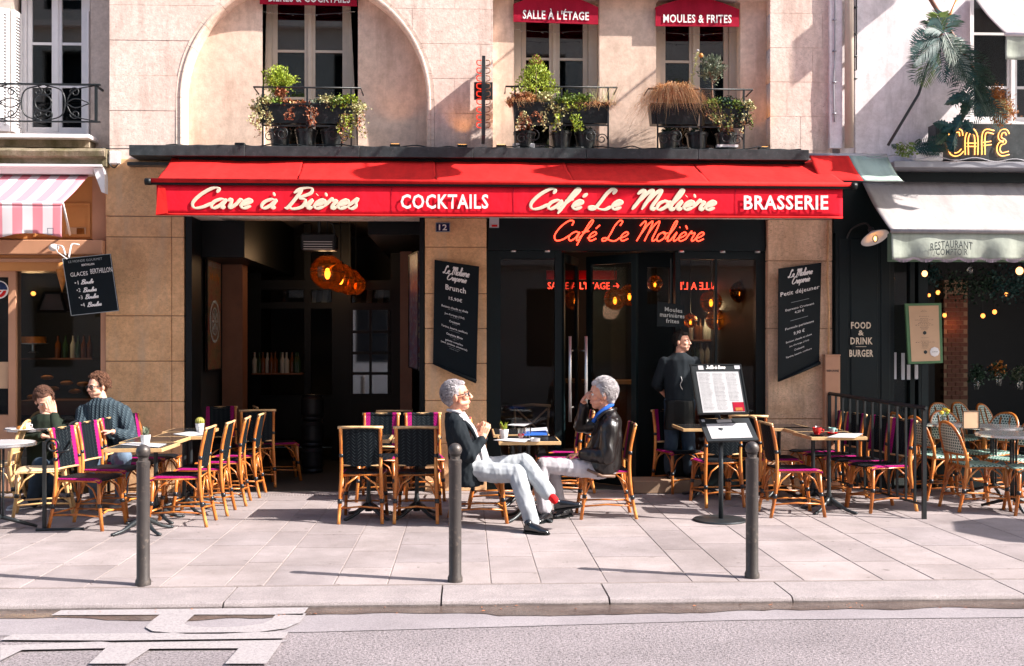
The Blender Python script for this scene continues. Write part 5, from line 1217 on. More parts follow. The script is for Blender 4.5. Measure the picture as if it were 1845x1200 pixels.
put_chair(N, 764, 898, -86, 'chair facing the street just behind the chair beside the middle bollard')
put_chair(N, 713, 876, 92, 'dark chair in the passage mouth behind the pair of small tables')
put_chair(N, 862, 938, 4, 'chair that the older man in the charcoal jacket sits on')
put_chair(N, 893, 912, 2, 'empty chair hidden behind the man with red socks')
put_chair(N, 1090, 930, 178, 'chair that the man in the black leather jacket sits on')
put_chair(N, 1006, 897, 180, 'empty chair behind the leather jacket man, tucked against the rear table')
put_chair(N, 1025, 884, 176, 'rearmost empty chair by the door handles, back edge on')
put_chair(N, 1222, 884, -74, 'shaded chair facing the street in front of the waiter')
put_chair(N, 1291, 908, 98, 'chair standing right behind the menu stand, back to the street')
put_chair(N, 1345, 895, 80, 'chair half hidden between the menu stand and the right bollard')
put_chair(N, 1427, 927, 2, 'chair seen from the side just right of the right bollard')
put_chair(N, 1398, 902, 0, 'empty chair behind the one beside the right bollard')
put_chair(N, 1587, 918, 191, 'foremost chair of the four in a row against the black railing')
put_chair(N, 1547, 906, 190, 'second chair of the four lined up against the black railing')
put_chair(N, 1503, 894, 191, 'third chair of the four lined up against the black railing')
put_chair(N, 1464, 883, 190, 'rearmost chair of the four against the railing, beside the meter box')
gr_ = 'green'
put_chair(gr_, 1758, 917, 6, 'foremost green and white chair just right of the black railing')
put_chair(gr_, 1697, 897, 4, 'green and white chair behind the railing post, left of the hexagonal tables')
put_chair(gr_, 1662, 884, 0, 'rear green and white chair half hidden by the railing bars')
put_chair(gr_, 1728, 884, -80, 'green and white chair facing the street behind the yellow flowers')
put_chair(gr_, 1778, 888, 205, 'green and white chair right behind the kraft menu holder')
put_chair(gr_, 1832, 903, 200, 'green and white chair at the right edge, facing the round steel table')
put_chair(gr_, 1868, 925, 170, 'green and white chair cut by the right edge of the photo, nearest the road')
put_chair(gr_, 1722, 853, -70, 'leftmost shaded green chair inside the dark restaurant')
put_chair(gr_, 1765, 850, -60, 'middle shaded green chair inside the dark restaurant')
put_chair(gr_, 1812, 856, -50, 'rightmost shaded green chair inside the dark restaurant')
be = 'beige'
put_chair(be, 78, 928, 196, 'beige rattan armchair with rounded back between the two cafés')
put_chair(be, -12, 915, 190, 'beige rattan chair cut off by the left edge of the photo')
put_chair(be, 92, 884, -60, 'beige rattan chair under the young man hiding his face')
put_chair(N, 196, 882, -100, 'chair under the young man in the teal cable knit jumper')
# wooden X-back chair inside the left window of the bar
xc = thing('cross_back_chair', 'dark wooden cross-back chair standing inside the bar window', 'chair', G(950, 862), R(100)); 
for s in (-1, 1):
    MB().tube([(-.2, s*.19, 0), (-.2, s*.19, .45), (-.24, s*.21, .9)], .014, 8).build('leg', 'pinkish_wood', xc, True); MB().tube([(.2, s*.18, .0), (.19, s*.18, .44)], .014, 8).build('leg', 'pinkish_wood', xc, True)
    MB().tube([(-.205, s*.19, .5), (-.235, -s*.19, .86)], .011, 8).build('cross_slat', 'pinkish_wood', xc, True)
MB().tube([(-.24, -.23, .89), (-.26, 0, .91), (-.24, .23, .89)], .017, 8).build('top_rail', 'pinkish_wood', xc, True)
MB().box((-.22, -.2, .44), (.22, .2, .47), bev=.008).build('seat', 'kraft', xc)
# ------------------------------------------------------------------ tables
def cast_base(t, h, w=.23):
    MB().lathe([(.035, .06), (.035, .1), (.022, .13), (.03, .16), (.02, .2), (.02, h-.08), (.03, h-.05), (.03, h-.03)], seg=12).build('column', 'cast_iron', t, True)
    for i in range(4):
        a = R(45+90*i); c, s = math.cos(a), math.sin(a)
        p = spline([(0.02*c, .02*s, .12), (.09*c, .09*s, .085), (w*.8*c, w*.8*s, .035), (w*1.2*c, w*1.2*s, .012)], 4); mb = MB().tube(p, [.03, .028, .026, .024, .022, .02, .018, .017, .016, .015, .015, .016, .017][:len(p)], 8); mb.ball((w*1.2*c, w*1.2*s, .014), .022, 8, 5, sc3=(1, 1, .65)); mb.build('foot', 'cast_iron', t, True)
    MB().box((-.16, -.02, h-.03), (.16, .02, h-.012)).build('spider', 'cast_iron', t)
def sq_table(label, px0, px1, Ya_, Yb2, h=.755, group='black topped café tables with brass edging'):
    xa_, xb_2 = fx(px0, Ya_), fx(px1, Ya_); cx_, cy = (xa_+xb_2)/2, (Ya_+Yb2)/2; t = thing('cafe_table', label, 'table', (cx_, cy, 0), 0, group); a, b = (xb_2-xa_)/2, (Yb2-Ya_)/2
    MB().box((-a+.018, -b+.018, h-.028), (a-.018, b-.018, h+.001)).build('table_top', 'table_black', t)
    for q in ((-a, -b, a, -b+.018), (-a, b-.018, a, b), (-a, -b+.018, -a+.018, b-.018), (a-.018, -b+.018, a, b-.018)): MB().box((q[0], q[1], h-.032), (q[2], q[3], h), bev=.003).build('edging', 'brass_edge', t)
    cast_base(t, h); return t
T1 = sq_table('front left table with a succulent pot and papers, behind the left bollard', 186, 292, 9.25, 9.83)
T2 = sq_table('second left table, joined to the back of the front left one', 192+22, 314, 9.84, 10.42)
T3 = sq_table('third left table carrying the cactus pot and a white sheet', 274, 364, 10.43, 10.95)
T3b = sq_table('rearmost left table beside the stone pier', 291, 374, 10.96, 11.45)
T4 = sq_table('small table between the two pairs of chairs left of the middle bollard', 617, 702, 10.0, 10.52)
T5 = sq_table('small table right behind the middle bollard and its chair', 706, 791, 10.0, 10.52)
T6 = sq_table('table between the two older men with a small potted plant', 899, 1011, 9.76, 10.36)
T7 = sq_table('rear table behind the older men holding a white menu sheet', 889, 990, 10.5, 11.2)
T8 = sq_table('table with the red coffee cup in front of the railing chairs', 1462, 1563, 10.12, 10.72)
T9 = sq_table('table joined behind the red cup table', 1434, 1530, 10.73, 11.33)
T10 = sq_table('table behind the menu stand near the waiter', 1231, 1335, 11.15, 11.78)
T11 = sq_table('table by the right stone pier behind the right bollard', 1372, 1466, 11.15, 11.78)
def round_table(label, px, py, r, h=.75, mat='steel_top', n=32, group='steel café tables', tri=True):
    g = G(px, py); t = thing('round_table', label, 'table', g, 0, group)
    MB().lathe([(0, h-.03), (r-.01, h-.03), (r, h-.024), (r, h-.006), (r-.008, h)], seg=n).build('rim', 'steel_top', t, 'auto'); MB().lathe([(0, h+.0005), (r-.012, h+.0005), (r-.012, h+.003), (0, h+.003)], seg=n).build('table_top', mat, t)
    for a in (0, 120, 240): MB().tube([(.03*math.cos(R(a)), .03*math.sin(R(a)), h-.04), (.025*math.cos(R(a)), .025*math.sin(R(a)), .12)], .011, 8).build('column', 'cast_iron', t, True)
    for a in (20, 140, 260): MB().tube([(0, 0, .12), (.3*math.cos(R(a)), .3*math.sin(R(a)), .015)], [.022, .013], 8).build('foot', 'cast_iron', t, True)
    return t
round_table('foremost round steel table at the right edge with a printed top', 1826, 918, .36)
round_table('steel table with the kraft menu holder', 1790, 893, .33)
round_table('steel table behind the railing with the yellow flowers', 1708, 884, .30)
round_table('round marble topped table cut by the left edge of the photo', 0, 955, .30, .77, 'marble_top')
round_table('round marble table with the white cup in front of the two young men', 60, 905, .28, .77, 'marble_top')
# ------------------------------------------------------------------ things on the tables
def on(px, py, z=.757): return G(px, py, z)
def pot(label, px, py, z, kind):
    g = on(px, py, z); t = thing('potted_plant', label, 'potted plant', g, 0, 'small plants in white pots on the tables')
    MB().lathe([(0, 0), (.032, 0), (.045, .085), (.040, .085), (.037, .07), (0, .07)], seg=20).build('pot', 'white_ceramic', t, 'auto')
    text('lettering', 'le cactus', .016, facing((0, -.043, .045)), 'lettering_grey', t); r_ = random.Random(px)
    if kind == 'cactus':
        mb = MB(); n = 28; vs = []
        for i in range(9):
            th = PI*i/8*.92
            for k_ in range(n): a = 2*PI*k_/n; q = .042*(1+.10*(k_ % 2)); vs.append((q*math.sin(th)*math.cos(a), q*math.sin(th)*math.sin(a), .105+.042*math.cos(th)))
        mb.add(vs, [(i*n+k_, (i+1)*n+k_, (i+1)*n+(k_+1) % n, i*n+(k_+1) % n) for i in range(8) for k_ in range(n)]); mb.build('cactus_body', 'cactus', t)
    else:
        for i in range(46):
            a = r_.uniform(0, 6.28); tl = r_.uniform(.1, 1.0); L = r_.uniform(.03, .055); p = Vector((.018*math.cos(a), .018*math.sin(a), .07+r_.uniform(0, .05))); d = Vector((math.cos(a)*tl, math.sin(a)*tl, 1.1)).normalized()*L; s_ = Vector((-math.sin(a), math.cos(a), 0))*.008
            MB().add([p, p+d*.5+s_, p+d, p+d*.5-s_], [(0, 1, 2, 3)]).build('leaf', 'leaf_orange' if (kind == 'orange' and i % 5 == 0) else ('leaf_olive' if kind != 'orange' else 'leaf_lime'), t)
pot('small grey green succulent in a white pot on the front left table', 262, 801, .757, 'succ'); pot('round striped cactus in a white pot on the left tables', 360, 778, .757, 'cactus'); pot('orange tipped succulent in a white pot beside the man with glasses', 908, 790, .757, 'orange')
def sheet(name, label, cat, pts, z=.758, mat='paper', th=.002):
    mb = MB(); q = [on(x, y, z) for x, y in pts]; mb.slab(q, (0, 0, 1), th); o = mb.build(name, mat); tag(o, label, cat); return o
sheet('paper_sheet', 'white paper mat under the succulent on the front left table', 'paper', ((216, 801), (285, 806), (300, 800), (240, 797)))
sheet('paper_sheet', 'white menu sheet lying beside the cactus', 'paper', ((312, 782), (345, 777), (372, 783), (340, 786)))
sheet('paper_sheet', 'white leaflet hanging over the left corner of the table between the men', 'paper', ((889, 793), (945, 797), (960, 790), (915, 790)), .762)
sheet('paper_sheet', 'white menu sheet on the rear table behind the older men', 'paper', ((913, 766), (944, 768), (960, 762), (925, 763)))
sheet('paper_sheet', 'white placemat in front of the red coffee cup', 'paper', ((1490, 788), (1540, 789), (1556, 781), (1512, 781)))
o = sheet('folded_newspaper', 'blue and white folded newspaper on the table between the older men', 'newspaper', ((944, 787), (988, 785), (985, 775), (944, 778)), .762, 'paper_grey', .03); 
nb = MB().slab([on(x, y, .794) for x, y in ((945, 785), (986, 784), (984, 776), (946, 778))], (0, 0, 1), .004).build('cover_print', 'scarf_blue', o)
def tumbler(label, px, py, fill=None, r=.034, h=.10, z=.757):
    g = on(px, py, z); t = thing('drinking_glass', label, 'glass', g); MB().lathe([(0, 0), (r*.85, 0), (r, h), (r-.004, h), (r*.8, .008), (0, .008)], seg=18).build('tumbler', 'clear_glass', t, 'auto')
    if fill: MB().lathe([(0, .009), (r*.78, .009), (r*.86, h*.5), (0, h*.5)], seg=16).build('drink', fill, t, 'auto')
tumbler('clear glass with a red drink on the table between the men', 939, 791, 'red_glaze'); tumbler('empty tumbler next to the newspaper', 951, 789)
g = on(964, 795); t = thing('ashtray', 'round glass ashtray near the front edge of the men\'s table', 'ashtray', g); MB().lathe([(0, 0), (.045, 0), (.05, .03), (.042, .03), (.036, .01), (0, .01)], seg=20).build('dish', 'chrome', t, 'auto')
def cup(label, px, py, mat, smat, s=1, z=.757):
    g = on(px, py, z); t = thing('coffee_cup', label, 'cup', g); MB().lathe([(0, 0), (.055*s, .003), (.07*s, .014), (.066*s, .016), (.03*s, .007), (0, .007)], seg=24).build('saucer', smat, t, 'auto')
    MB().lathe([(0, .01), (.022*s, .01), (.038*s, .035*s+.01), (.043*s, .065*s+.01), (.039*s, .065*s+.01), (.03*s, .03), (0, .022)], seg=20).build('cup_body', mat, t, 'auto')
    MB().tube([(.04*s, 0, .06*s), (.062*s, 0, .055*s), (.06*s, 0, .035*s), (.036*s, 0, .028*s)], .005, 6).build('handle', mat, t, True); return t
c_ = cup('red coffee cup with a wrapper on its dark saucer by the railing', 1472, 785, 'red_glaze', 'table_black', 1.05)
MB().add([(-.02, -.01, .078), (.02, -.012, .10), (.025, .012, .078), (-.01, .014, .095)], [(0, 1, 2), (0, 2, 3)]).build('wrapper', 'paper', c_)
cup('small mint cup on a red saucer next to the red coffee cup', 1499, 782, 'mint_ceramic', 'red_glaze', .8)
cup('white cup on the marble table before the young men', 76, 770, 'white_ceramic', 'white_ceramic', 1.2, .775); cup('second white cup near the plate of pastries', 48, 774, 'white_ceramic', 'white_ceramic', .9, .775)
g = on(40, 776, .775); t = thing('pastry_plate', 'white plate with pastries on the marble table', 'plate', g); MB().lathe([(0, 0), (.08, .003), (.11, .016), (.105, .018), (.07, .008), (0, .008)], seg=24).build('plate', 'white_ceramic', t, 'auto'); MB().ball((-.01, 0, .028), .04, 10, 6, sc3=(1.3, .8, .55)).build('pastry', 'leaf_orange', t, True)
g = on(70, 769, .775); o = MB().box(tuple(g+Vector((-.0, -.02, 0))), tuple(g+Vector((.16, .03, .06)))).build('serviette_box', 'white_ceramic'); tag(o, 'white napkin box on the marble table beside the white cup', 'box')
q = pxquad((1735, 740), (1765, 740), (1765, 773), (1735, 773), 10.75); o = q.board('menu_holder', 'kraft', .01); tag(o, 'kraft paper menu in a black frame on the steel table', 'menu holder'); q.frame('frame', 'black_iron', .008, .004, o, .004)
g = on(1700, 763, .753); t = thing('flower_vase', 'glass jar of yellow flowers on the steel table behind the railing', 'vase', g); MB().lathe([(0, 0), (.035, 0), (.036, .08), (.032, .08), (.03, .005), (0, .005)], seg=16).build('jar', 'clear_glass', t, True); rr = random.Random(4)
for i in range(9):
    p = Vector((rr.uniform(-.05, .05), rr.uniform(-.04, .04), .11+rr.uniform(-.01, .06))); MB().tube([(p.x*.2, p.y*.2, .01), tuple(p)], .002, 4).build('stem', 'leaf_green', t); MB().ball(tuple(p), .02, 8, 5, sc3=(1, 1, .7)).build('flower', 'flower_yellow' if i % 3 else 'leaf_lime', t)
# ------------------------------------------------------------------ bollards
bo = thing('bollard', 'x', 'bollard'); H_ = .955
MB().lathe([(.052, 0), (.052, .03), (.0435, .05), (.0435, H_-.14), (.046, H_-.135), (.046, H_-.115), (.034, H_-.108), (.034, H_-.09), (.04, H_-.083)], seg=24).build('post', 'bollard_paint', bo, 'auto'); MB().ball((0, 0, H_-.046), .048, 20, 12).build('ball_cap', 'bollard_paint', bo, True)
for i, (px, py, l) in enumerate(((258, 1054, 'brown iron bollard with ball top at the left, in front of the left tables'), (820, 1048, 'brown iron bollard with ball top in the middle, before the seated man'), (1355, 1041, 'brown iron bollard with ball top at the right, before the menu stand'))):
    b = bo if i == 0 else copy_tree(bo); b.location = G(px, py); b['label'] = l; b['group'] = 'ball topped bollards along the kerb'
# sticker on the middle bollard
# ------------------------------------------------------------------ menu stand
ms_ = thing('menu_stand', 'black standing menu display with two tilted lit-looking menu panels', 'menu stand'); ms_['label'] = 'black standing menu display with two tilted panels on a round foot'
g = G(1297, 938); Ym = g.y
MB().lathe([(0, 0), (.245, 0), (.25, .008), (.24, .018), (0, .022)], g, 32).build('foot', 'cast_iron', ms_, 'auto')
MB().tube([(g.x+.01, g.y, .02), (g.x+.01, g.y, .86)], .022, 12).build('pole', 'cast_iron', ms_, True)
MB().tube([(g.x+.01, g.y, .70), (g.x+.03, g.y+.06, .88), (g.x-.01, g.y+.12, 1.05)], .014, 8).build('bracket', 'cast_iron', ms_, True)
q = pxquad((1243, 656), (1335, 656), (1350, 745), (1258, 747), [Ym+.10, Ym+.10, Ym-.03, Ym-.03]); q.board('upper_panel', 'black_iron', .03, ms_); q.frame('frame', 'black_paint', .012, .006, ms_, .006)
q.script('Salle à létage'.replace('étage', 'etae').replace('Salle', 'Salle'), .30, .66, .085, .035, .006, 'lettering_white', ms_)if False else None
write_ok = q.script('Salle à la fois'.replace('la fois', 'leare'), .30, .68, .095, .035, .005, 'lettering_white', ms_)
q.board('emblem', 'paper', .001, ms_, .15, .25, .025, .115, .003); q.board('corner_note', 'paper_grey', .001, ms_, .86, .97, .02, .10, .003)
q.board('menu_sheet', 'paper', .001, ms_, .10, .92, .155, .965, .003)
rr = random.Random(8); W3 = ['Entrées et salades', 'Croque monsieur', 'Burger du chef', 'Omelette nature', 'Galette complète', 'Soupe à loignon', 'Tartare de boeuf', 'Crêpe au sucre', 'Café gourmand']
for c0, c1 in ((.13, .36), (.40, .62), (.66, .88)):
    v = .18
    while v < .93:
        if not (c0 > .6 and v > .74): q.text(rr.choice(W3), c0, c1-rr.uniform(0, .06), v, v+.013, 'lettering_dark', ms_, .012, .006)
        v += .026
q.board('photo_print', 'crimson_canvas', .001, ms_, .70, .92, .77, .955, .005); q.board('photo_dish', 'leaf_orange', .001, ms_, .74, .88, .88, .94, .0075)
q = pxquad((1259, 755), (1349, 753), (1367, 792), (1275, 795), [Ym+.07, Ym+.07, Ym-.09, Ym-.09]); q.board('lower_panel', 'black_iron', .025, ms_); q.board('menu_sheet', 'paper', .001, ms_, .10, .90, .24, .90, .003)
q.board('label_card', 'paper', .001, ms_, .34, .63, .05, .19, .003); q.board('corner_note', 'paper_grey', .001, ms_, .04, .1, .04, .14, .003)
q.text('Menu déjeuner', .38, .58, .29, .34, 'lettering_dark', ms_, 0, .006)
for v in (.42, .5, .58, .66, .74): q.text('Plat du jour 15,90€   Formule', .15, .82, v, v+.025, 'lettering_grey', ms_, 0, .012)
# ------------------------------------------------------------------ railings
rg = thing('terrace_railing', 'black iron railing dividing the café terrace from the restaurant terrace', 'railing')
nx_, ny_ = G(1665, 935).x, G(1665, 935).y; zr = fz(735, 1665, ny_); fx_, fy_ = fx(1494, 11.9), 11.9; zfr = fz(709, 1494, 11.9)
def rp(t_): return Vector((nx_+(fx_-nx_)*t_, ny_+(fy_-ny_)*t_, zr+(zfr-zr)*t_))
MB().tube([rp(-.02), rp(1)], .02, 4).build('top_rail', 'black_iron', rg)
for i in range(13):
    t_ = i/12; p = rp(t_)
    MB().box((p.x-(.018 if i in (0, 12) else .010), p.y-(.018 if i in (0, 12) else .010), 0 if i in (0, 6, 12) else .12), (p.x+(.018 if i in (0, 12) else .010), p.y+(.018 if i in (0, 12) else .010), p.z-.012)).build('post' if i in (0, 6, 12) else 'bar', 'black_iron', rg)
a, b = rp(0), rp(1); MB().tube([(a.x, a.y, .13), (b.x, b.y, .13)], .012, 6).build('lower_rail', 'black_iron', rg)
lr = thing('scroll_fence', 'low black scrolled fence between the ice cream terrace and the navy chairs', 'fence')
g0 = G(80, 955); g1 = G(196, 893); 
MB().box((g0.x-.014, g0.y-.014, 0), (g0.x+.014, g0.y+.014, .78)).build('post', 'black_iron', lr); MB().box((g1.x-.014, g1.y-.014, 0), (g1.x+.014, g1.y+.014, 1.0)).build('post', 'black_iron', lr)
g2 = G(247, 880); MB().box((g2.x-.014, g2.y-.014, 0), (g2.x+.014, g2.y+.014, 1.02)).build('post', 'black_iron', lr)
c = Vector((g0.x+.07, g0.y, .74)); MB().tube([c+Vector((.07*(1-.7*i/26)*math.cos(PI-i*.36), 0, .07*(1-.7*i/26)*math.sin(PI-i*.36))) for i in range(27)], .010, 6).build('scroll', 'black_iron', lr, True)
MB().tube(spline([c+Vector((.03, 0, -.06)), c+Vector((.14, .05, -.02)), P(125, 765, (g0.y+g1.y)/2), P(160, 757, g1.y-.2), P(196, 762, g1.y)], 6), .010, 6).build('scroll_bar', 'black_iron', lr, True)
MB().tube([(g0.x-.05, g0.y-.06, .012), (g0.x+.35, g0.y-.02, .012)], .014, 6).build('foot', 'black_iron', lr)
MB().slab([P(176, 772, g1.y-.12), P(249, 753, g2.y), P(249, 762, g2.y), P(176, 779, g1.y-.12)], (0, 1, 0), .05).build('cloth_banner', 'crimson_canvas', lr)
# stack of kegs inside the passage
for i in range(3):
    Y = 13.9; x = fx(563, Y); kg = thing('beer_keg', ['lowest', 'middle', 'top'][i]+' dark steel keg of the stack inside the passage', 'keg', (x, Y, .01+.33*i), 0, 'stacked beer kegs')
    MB().lathe([(.13, 0), (.135, .01), (.12, .04), (.14, .06), (.145, .1), (.14, .13), (.145, .16), (.145, .2), (.14, .24), (.145, .26), (.12, .3), (.13, .315), (.125, .32), (.11, .30), (0, .30)], seg=24).build('barrel', 'black_iron', kg, 'auto')
# ------------------------------------------------------------------ lamps
def globe(label, px, py, r_px, Y, s=30.0):
    c = P(px, py, Y); r_ = r_px/FPX*Y; t = thing('globe_lamp', label, 'lamp', c, 0, 'amber globe lamps'); n = 40; vs = []
    for i in range(15):
        th = .12+(PI-.34)*i/14
        for k_ in range(n): q = r_*(1+.012*(k_ % 2)); a = 2*PI*k_/n; vs.append((q*math.sin(th)*math.cos(a), q*math.sin(th)*math.sin(a), q*math.cos(th)))
    MB().add(vs, [(i*n+k_, (i+1)*n+k_, (i+1)*n+(k_+1) % n, i*n+(k_+1) % n) for i in range(14) for k_ in range(n)]).build('glass_globe', 'globe_glass', t, False)
    MB().ball((0, 0, -.02), r_*.17, 10, 8, sc3=(1, 1, 2.0)).build('bulb', 'bulb', t, True)
    MB().lathe([(r_*.22, r_*.96), (r_*.2, r_*1.12), (0, r_*1.14)], seg=14).build('cap', 'black_iron', t, True); MB().tube([(0, 0, r_*1.1), (0, 0, 3.3-c.z)], .006, 6).build('cord', 'black_iron', t)
    MB().tube([(r_*1.01*math.cos(i*PI/12), r_*1.01*math.sin(i*PI/12), 0) for i in range(24)], .004, 4, closed=True).build('equator_ring', 'black_iron', t)
globe('nearest amber globe lamp in the passage', 590, 490, 30, 13.0); globe('second amber globe of the row in the passage', 614, 501, 26, 13.7); globe('third amber globe of the row in the passage', 630, 508, 23, 14.4); globe('farthest amber globe of the row in the passage', 641, 513, 18, 15.0)
globe('left amber globe of the pair behind the open door', 1108, 539, 20, 13.9); globe('right amber globe of the pair behind the open door', 1134, 532, 19, 13.6)
globe('amber globe in the middle of the right bar window', 1281, 543, 20, 13.6); globe('amber globe at the right side of the right bar window', 1335, 526, 20, 13.2); globe('small amber globe seen through the inner partition pane', 1180, 510, 14, 13.9)
globe('low amber lamp glowing at the left of the bar window shelf', 1244, 578, 13, 14.6); globe('low amber lamp glowing at the middle of the bar window shelf', 1290, 576, 19, 14.2)
# patio heater
ht = thing('patio_heater', 'dark electric heater hanging under the passage ceiling', 'heater'); Y = 12.7; a, b = P(541, 450, Y), P(605, 420, Y)
MB().box((a.x, Y, a.z), (b.x, Y+.25, b.z), bev=.02).build('housing', 'black_iron', ht)
for i in range(4): z = a.z+.01+i*.028; MB().tube([(a.x+.04, Y-.012, z), (b.x-.04, Y-.012, z)], .005, 6).build('element', 'chrome', ht)
MB().tube([((a.x+b.x)/2, Y+.1, b.z), ((a.x+b.x)/2, Y+.1, 3.32)], .02, 8).build('pole', 'black_iron', ht); MB().tube(spline([P(585, 396, Y), P(600, 405, Y), P(603, 425, Y)], 6), .008, 6).build('cable', 'black_iron', ht, True)
# enamel wall lamp on the pilaster
wl = thing('wall_lamp', 'enamelled wall lamp with a glowing filament bulb beside the restaurant awning', 'lamp'); Y = 11.62; c = P(1576, 428, Y)
Mr = Matrix.Rotation(R(-14), 3, 'Y') @ Matrix.Rotation(R(-28), 3, 'X')
MB().lathe([(.03, .075), (.05, .055), (.10, .03), (.155, -.005), (.150, -.010), (.095, .02), (.04, .045), (.0, .05)], c, 28, Mr).build('shade', 'white_paint', wl, True)
MB().lathe([(.02, .13), (.032, .12), (.034, .07), (.0, .07)], c, 14, Mr).build('socket', 'black_iron', wl, True)
MB().ball(c+Mr @ Vector((0, 0, -.015)), .033, 14, 10, sc3=(1, 1, 1.35)).build('bulb_glass', 'clear_glass', wl, True); MB().ball(c+Mr @ Vector((0, 0, -.015)), .014, 8, 8, sc3=(1, 1, 1.6)).build('filament', 'bulb', wl, True)
MB().tube(spline([c+Mr @ Vector((0, 0, .12)), c+Vector((-.06, .12, .17)), c+Vector((-.16, .26, .12)), c+Vector((-.2, .34, .0))], 5), .010, 8).build('arm', 'black_iron', wl, True)
# string bulbs and dim bulbs in the restaurant
for i, (px, py, Y, r_, m_, l) in enumerate(((1666, 493, 11.6, .030, 'bulb_dim', 'string bulb hanging at the left under the grey awning'), (1748, 487, 11.6, .034, 'clear_glass', 'unlit string bulb in the middle under the grey awning'), (1837, 488, 11.4, .038, 'bulb_dim', 'string bulb at the right edge under the grey awning'),
        (1674, 532, 13.5, .020, 'bulb_small', 'orange bulb, leftmost of the low pair behind the menu board'), (1690, 527, 13.5, .026, 'bulb_small', 'orange bulb just above the top right corner of the menu board'), (1813, 530, 13.5, .022, 'bulb_small', 'orange bulb in the hanging greenery at the far right'),
        (1702, 568, 14, .026, 'bulb_small', 'orange bulb right beside the menu board'), (1771, 569, 14, .028, 'bulb_small', 'orange bulb in the middle of the dark restaurant'), (1792, 562, 14, .028, 'bulb_small', 'orange bulb right of the middle one in the dark restaurant'))):
    c = P(px, py, Y); t = thing('string_bulb', l, 'bulb', c, 0, 'bulbs hanging in and before the restaurant'); MB().ball((0, 0, 0), r_, 12, 8, sc3=(1, 1, 1.15)).build('bulb_glass', m_, t, True); MB().tube([(0, 0, r_*1.0), (0, 0, r_*2.0)], .012, 8).build('socket', 'black_iron', t, True); MB().tube([(0, 0, r_*2), (0, 0, (3.2 if Y > 12 else 2.78)-c.z)], .003, 5).build('cord', 'black_iron', t)
# small floodlights on the ledge with their orange glow on the wall
for px, py, l, on_ in ((712, 263, 'small black floodlight glowing on the wall right of the arch window', 1), (833, 261, 'small black floodlight under the vertical neon sign', 1), (903, 262, 'small black floodlight at the left window of the bay', 1), (433, 261, 'small black floodlight unlit left of the arch planters', 0), (1375, 265, 'small black floodlight at the right end of the ledge', 1)):
    c = P(px, py, 11.8); t = thing('floodlight', l, 'floodlight', (c.x, 11.8, zb_+.001), 0, 'small floodlights standing on the black ledge'); MB().box((-.055, -.035, .01), (.055, .035, .05), bev=.006).build('housing', 'black_iron', t); MB().box((-.02, -.02, 0), (.02, .02, .01)).build('bracket', 'black_iron', t); MB().box((-.045, -.02, .0505), (.045, .03, .053)).build('lens', 'floodlight_glow' if on_ else 'clear_glass', t)
    if on_:
        ld = bpy.data.lights.new('flood_lamp', 'SPOT'); ld.energy = 2.2; ld.color = (1, .42, .08); ld.spot_size = R(75); ld.spot_blend = .8; ld.shadow_soft_size = .03; lo = bpy.data.objects.new('flood_lamp', ld); col.objects.link(lo); lo.parent = t; lo.location = (0, .0, .07); lo.rotation_euler = Vector((0, .35, 1)).to_track_quat('-Z', 'Y').to_euler()
for i, (px, l) in enumerate(((930, 'white junction box on the ledge at the left window of the bay'), (957, 'second white junction box on the ledge, right of the first'))):
    c = P(px, 258, 11.8); o = MB().box((c.x-.04, 11.76, zb_+.001), (c.x+.04, 11.84, zb_+.07), bev=.01).build('junction_box', 'white_paint'); tag(o, l, 'junction box')
# cables lying on the ledge and hooked to the walls
rr = random.Random(2); mb = MB(); pts = []
for i in range(60):
    x = fx(300, 11.8)+(fx(1440, 11.8)-fx(300, 11.8))*i/59; pts.append((x, 11.72+rr.uniform(-.02, .06), zb_+.012+max(0, rr.gauss(.004, .012))))
mb.tube(spline(pts, 3), .007, 5); o = mb.build('ledge_cable', 'black_iron', None, True); tag(o, 'black cable lying along the top of the ledge', 'cable')
jb = thing('corner_bracket', 'white plastic housing with loose cables on the corner left of the ledge', 'junction box'); MB().box(tuple(P(196, 295, 11.9)), tuple(P(214, 272, 11.9)+Vector((0, .08, 0))), bev=.01).build('housing', 'white_paint', jb)
MB().tube(spline([P(183, 266, 11.86), P(195, 268, 11.86), P(240, 268, 11.7)], 6), .006, 5).build('cable', 'black_iron', jb, True); MB().tube(spline([P(195, 270, 11.85), P(196, 292, 11.85), P(205, 302, 11.85), P(213, 296, 11.87)], 6), .007, 5).build('cable', 'black_iron', jb, True)
# vertical neon sign seen edge on
vs_ = thing('projecting_sign', 'narrow projecting sign seen edge on, with orange neon tubing on its flank', 'sign')
A = P(871, 232, 11.62); MB().box((A.x-.018, 11.45, fz(249, 873, 11.6)), (A.x+.018, 11.95, fz(107, 873, 11.6))).build('box', 'black_beam', vs_)
MB().box((A.x-.10, 11.6, fz(178, 873, 11.6)), (A.x+.10, 11.66, fz(148, 873, 11.6))).build('bracket', 'black_iron', vs_)
rr = random.Random(1)
for s, m_ in ((-1, 'neon_soft'), (1, 'pinkish_wood')):
    x = A.x+s*.055
    for i in range(9):
        z = fz(232, 873, 11.6)+i*.083; MB().tube(spline([(x-s*.03, 11.56, z), (x+s*.012, 11.54, z+.01), (x+s*.012, 11.54, z+.05), (x-s*.03, 11.56, z+.06)], 3), .006, 5).build('neon_tube', m_, vs_, True)
o = MB().box((A.x-.01, 11.95, 4.15), (A.x+.01, 12.0, 4.2)).build('mount', 'black_iron', vs_)
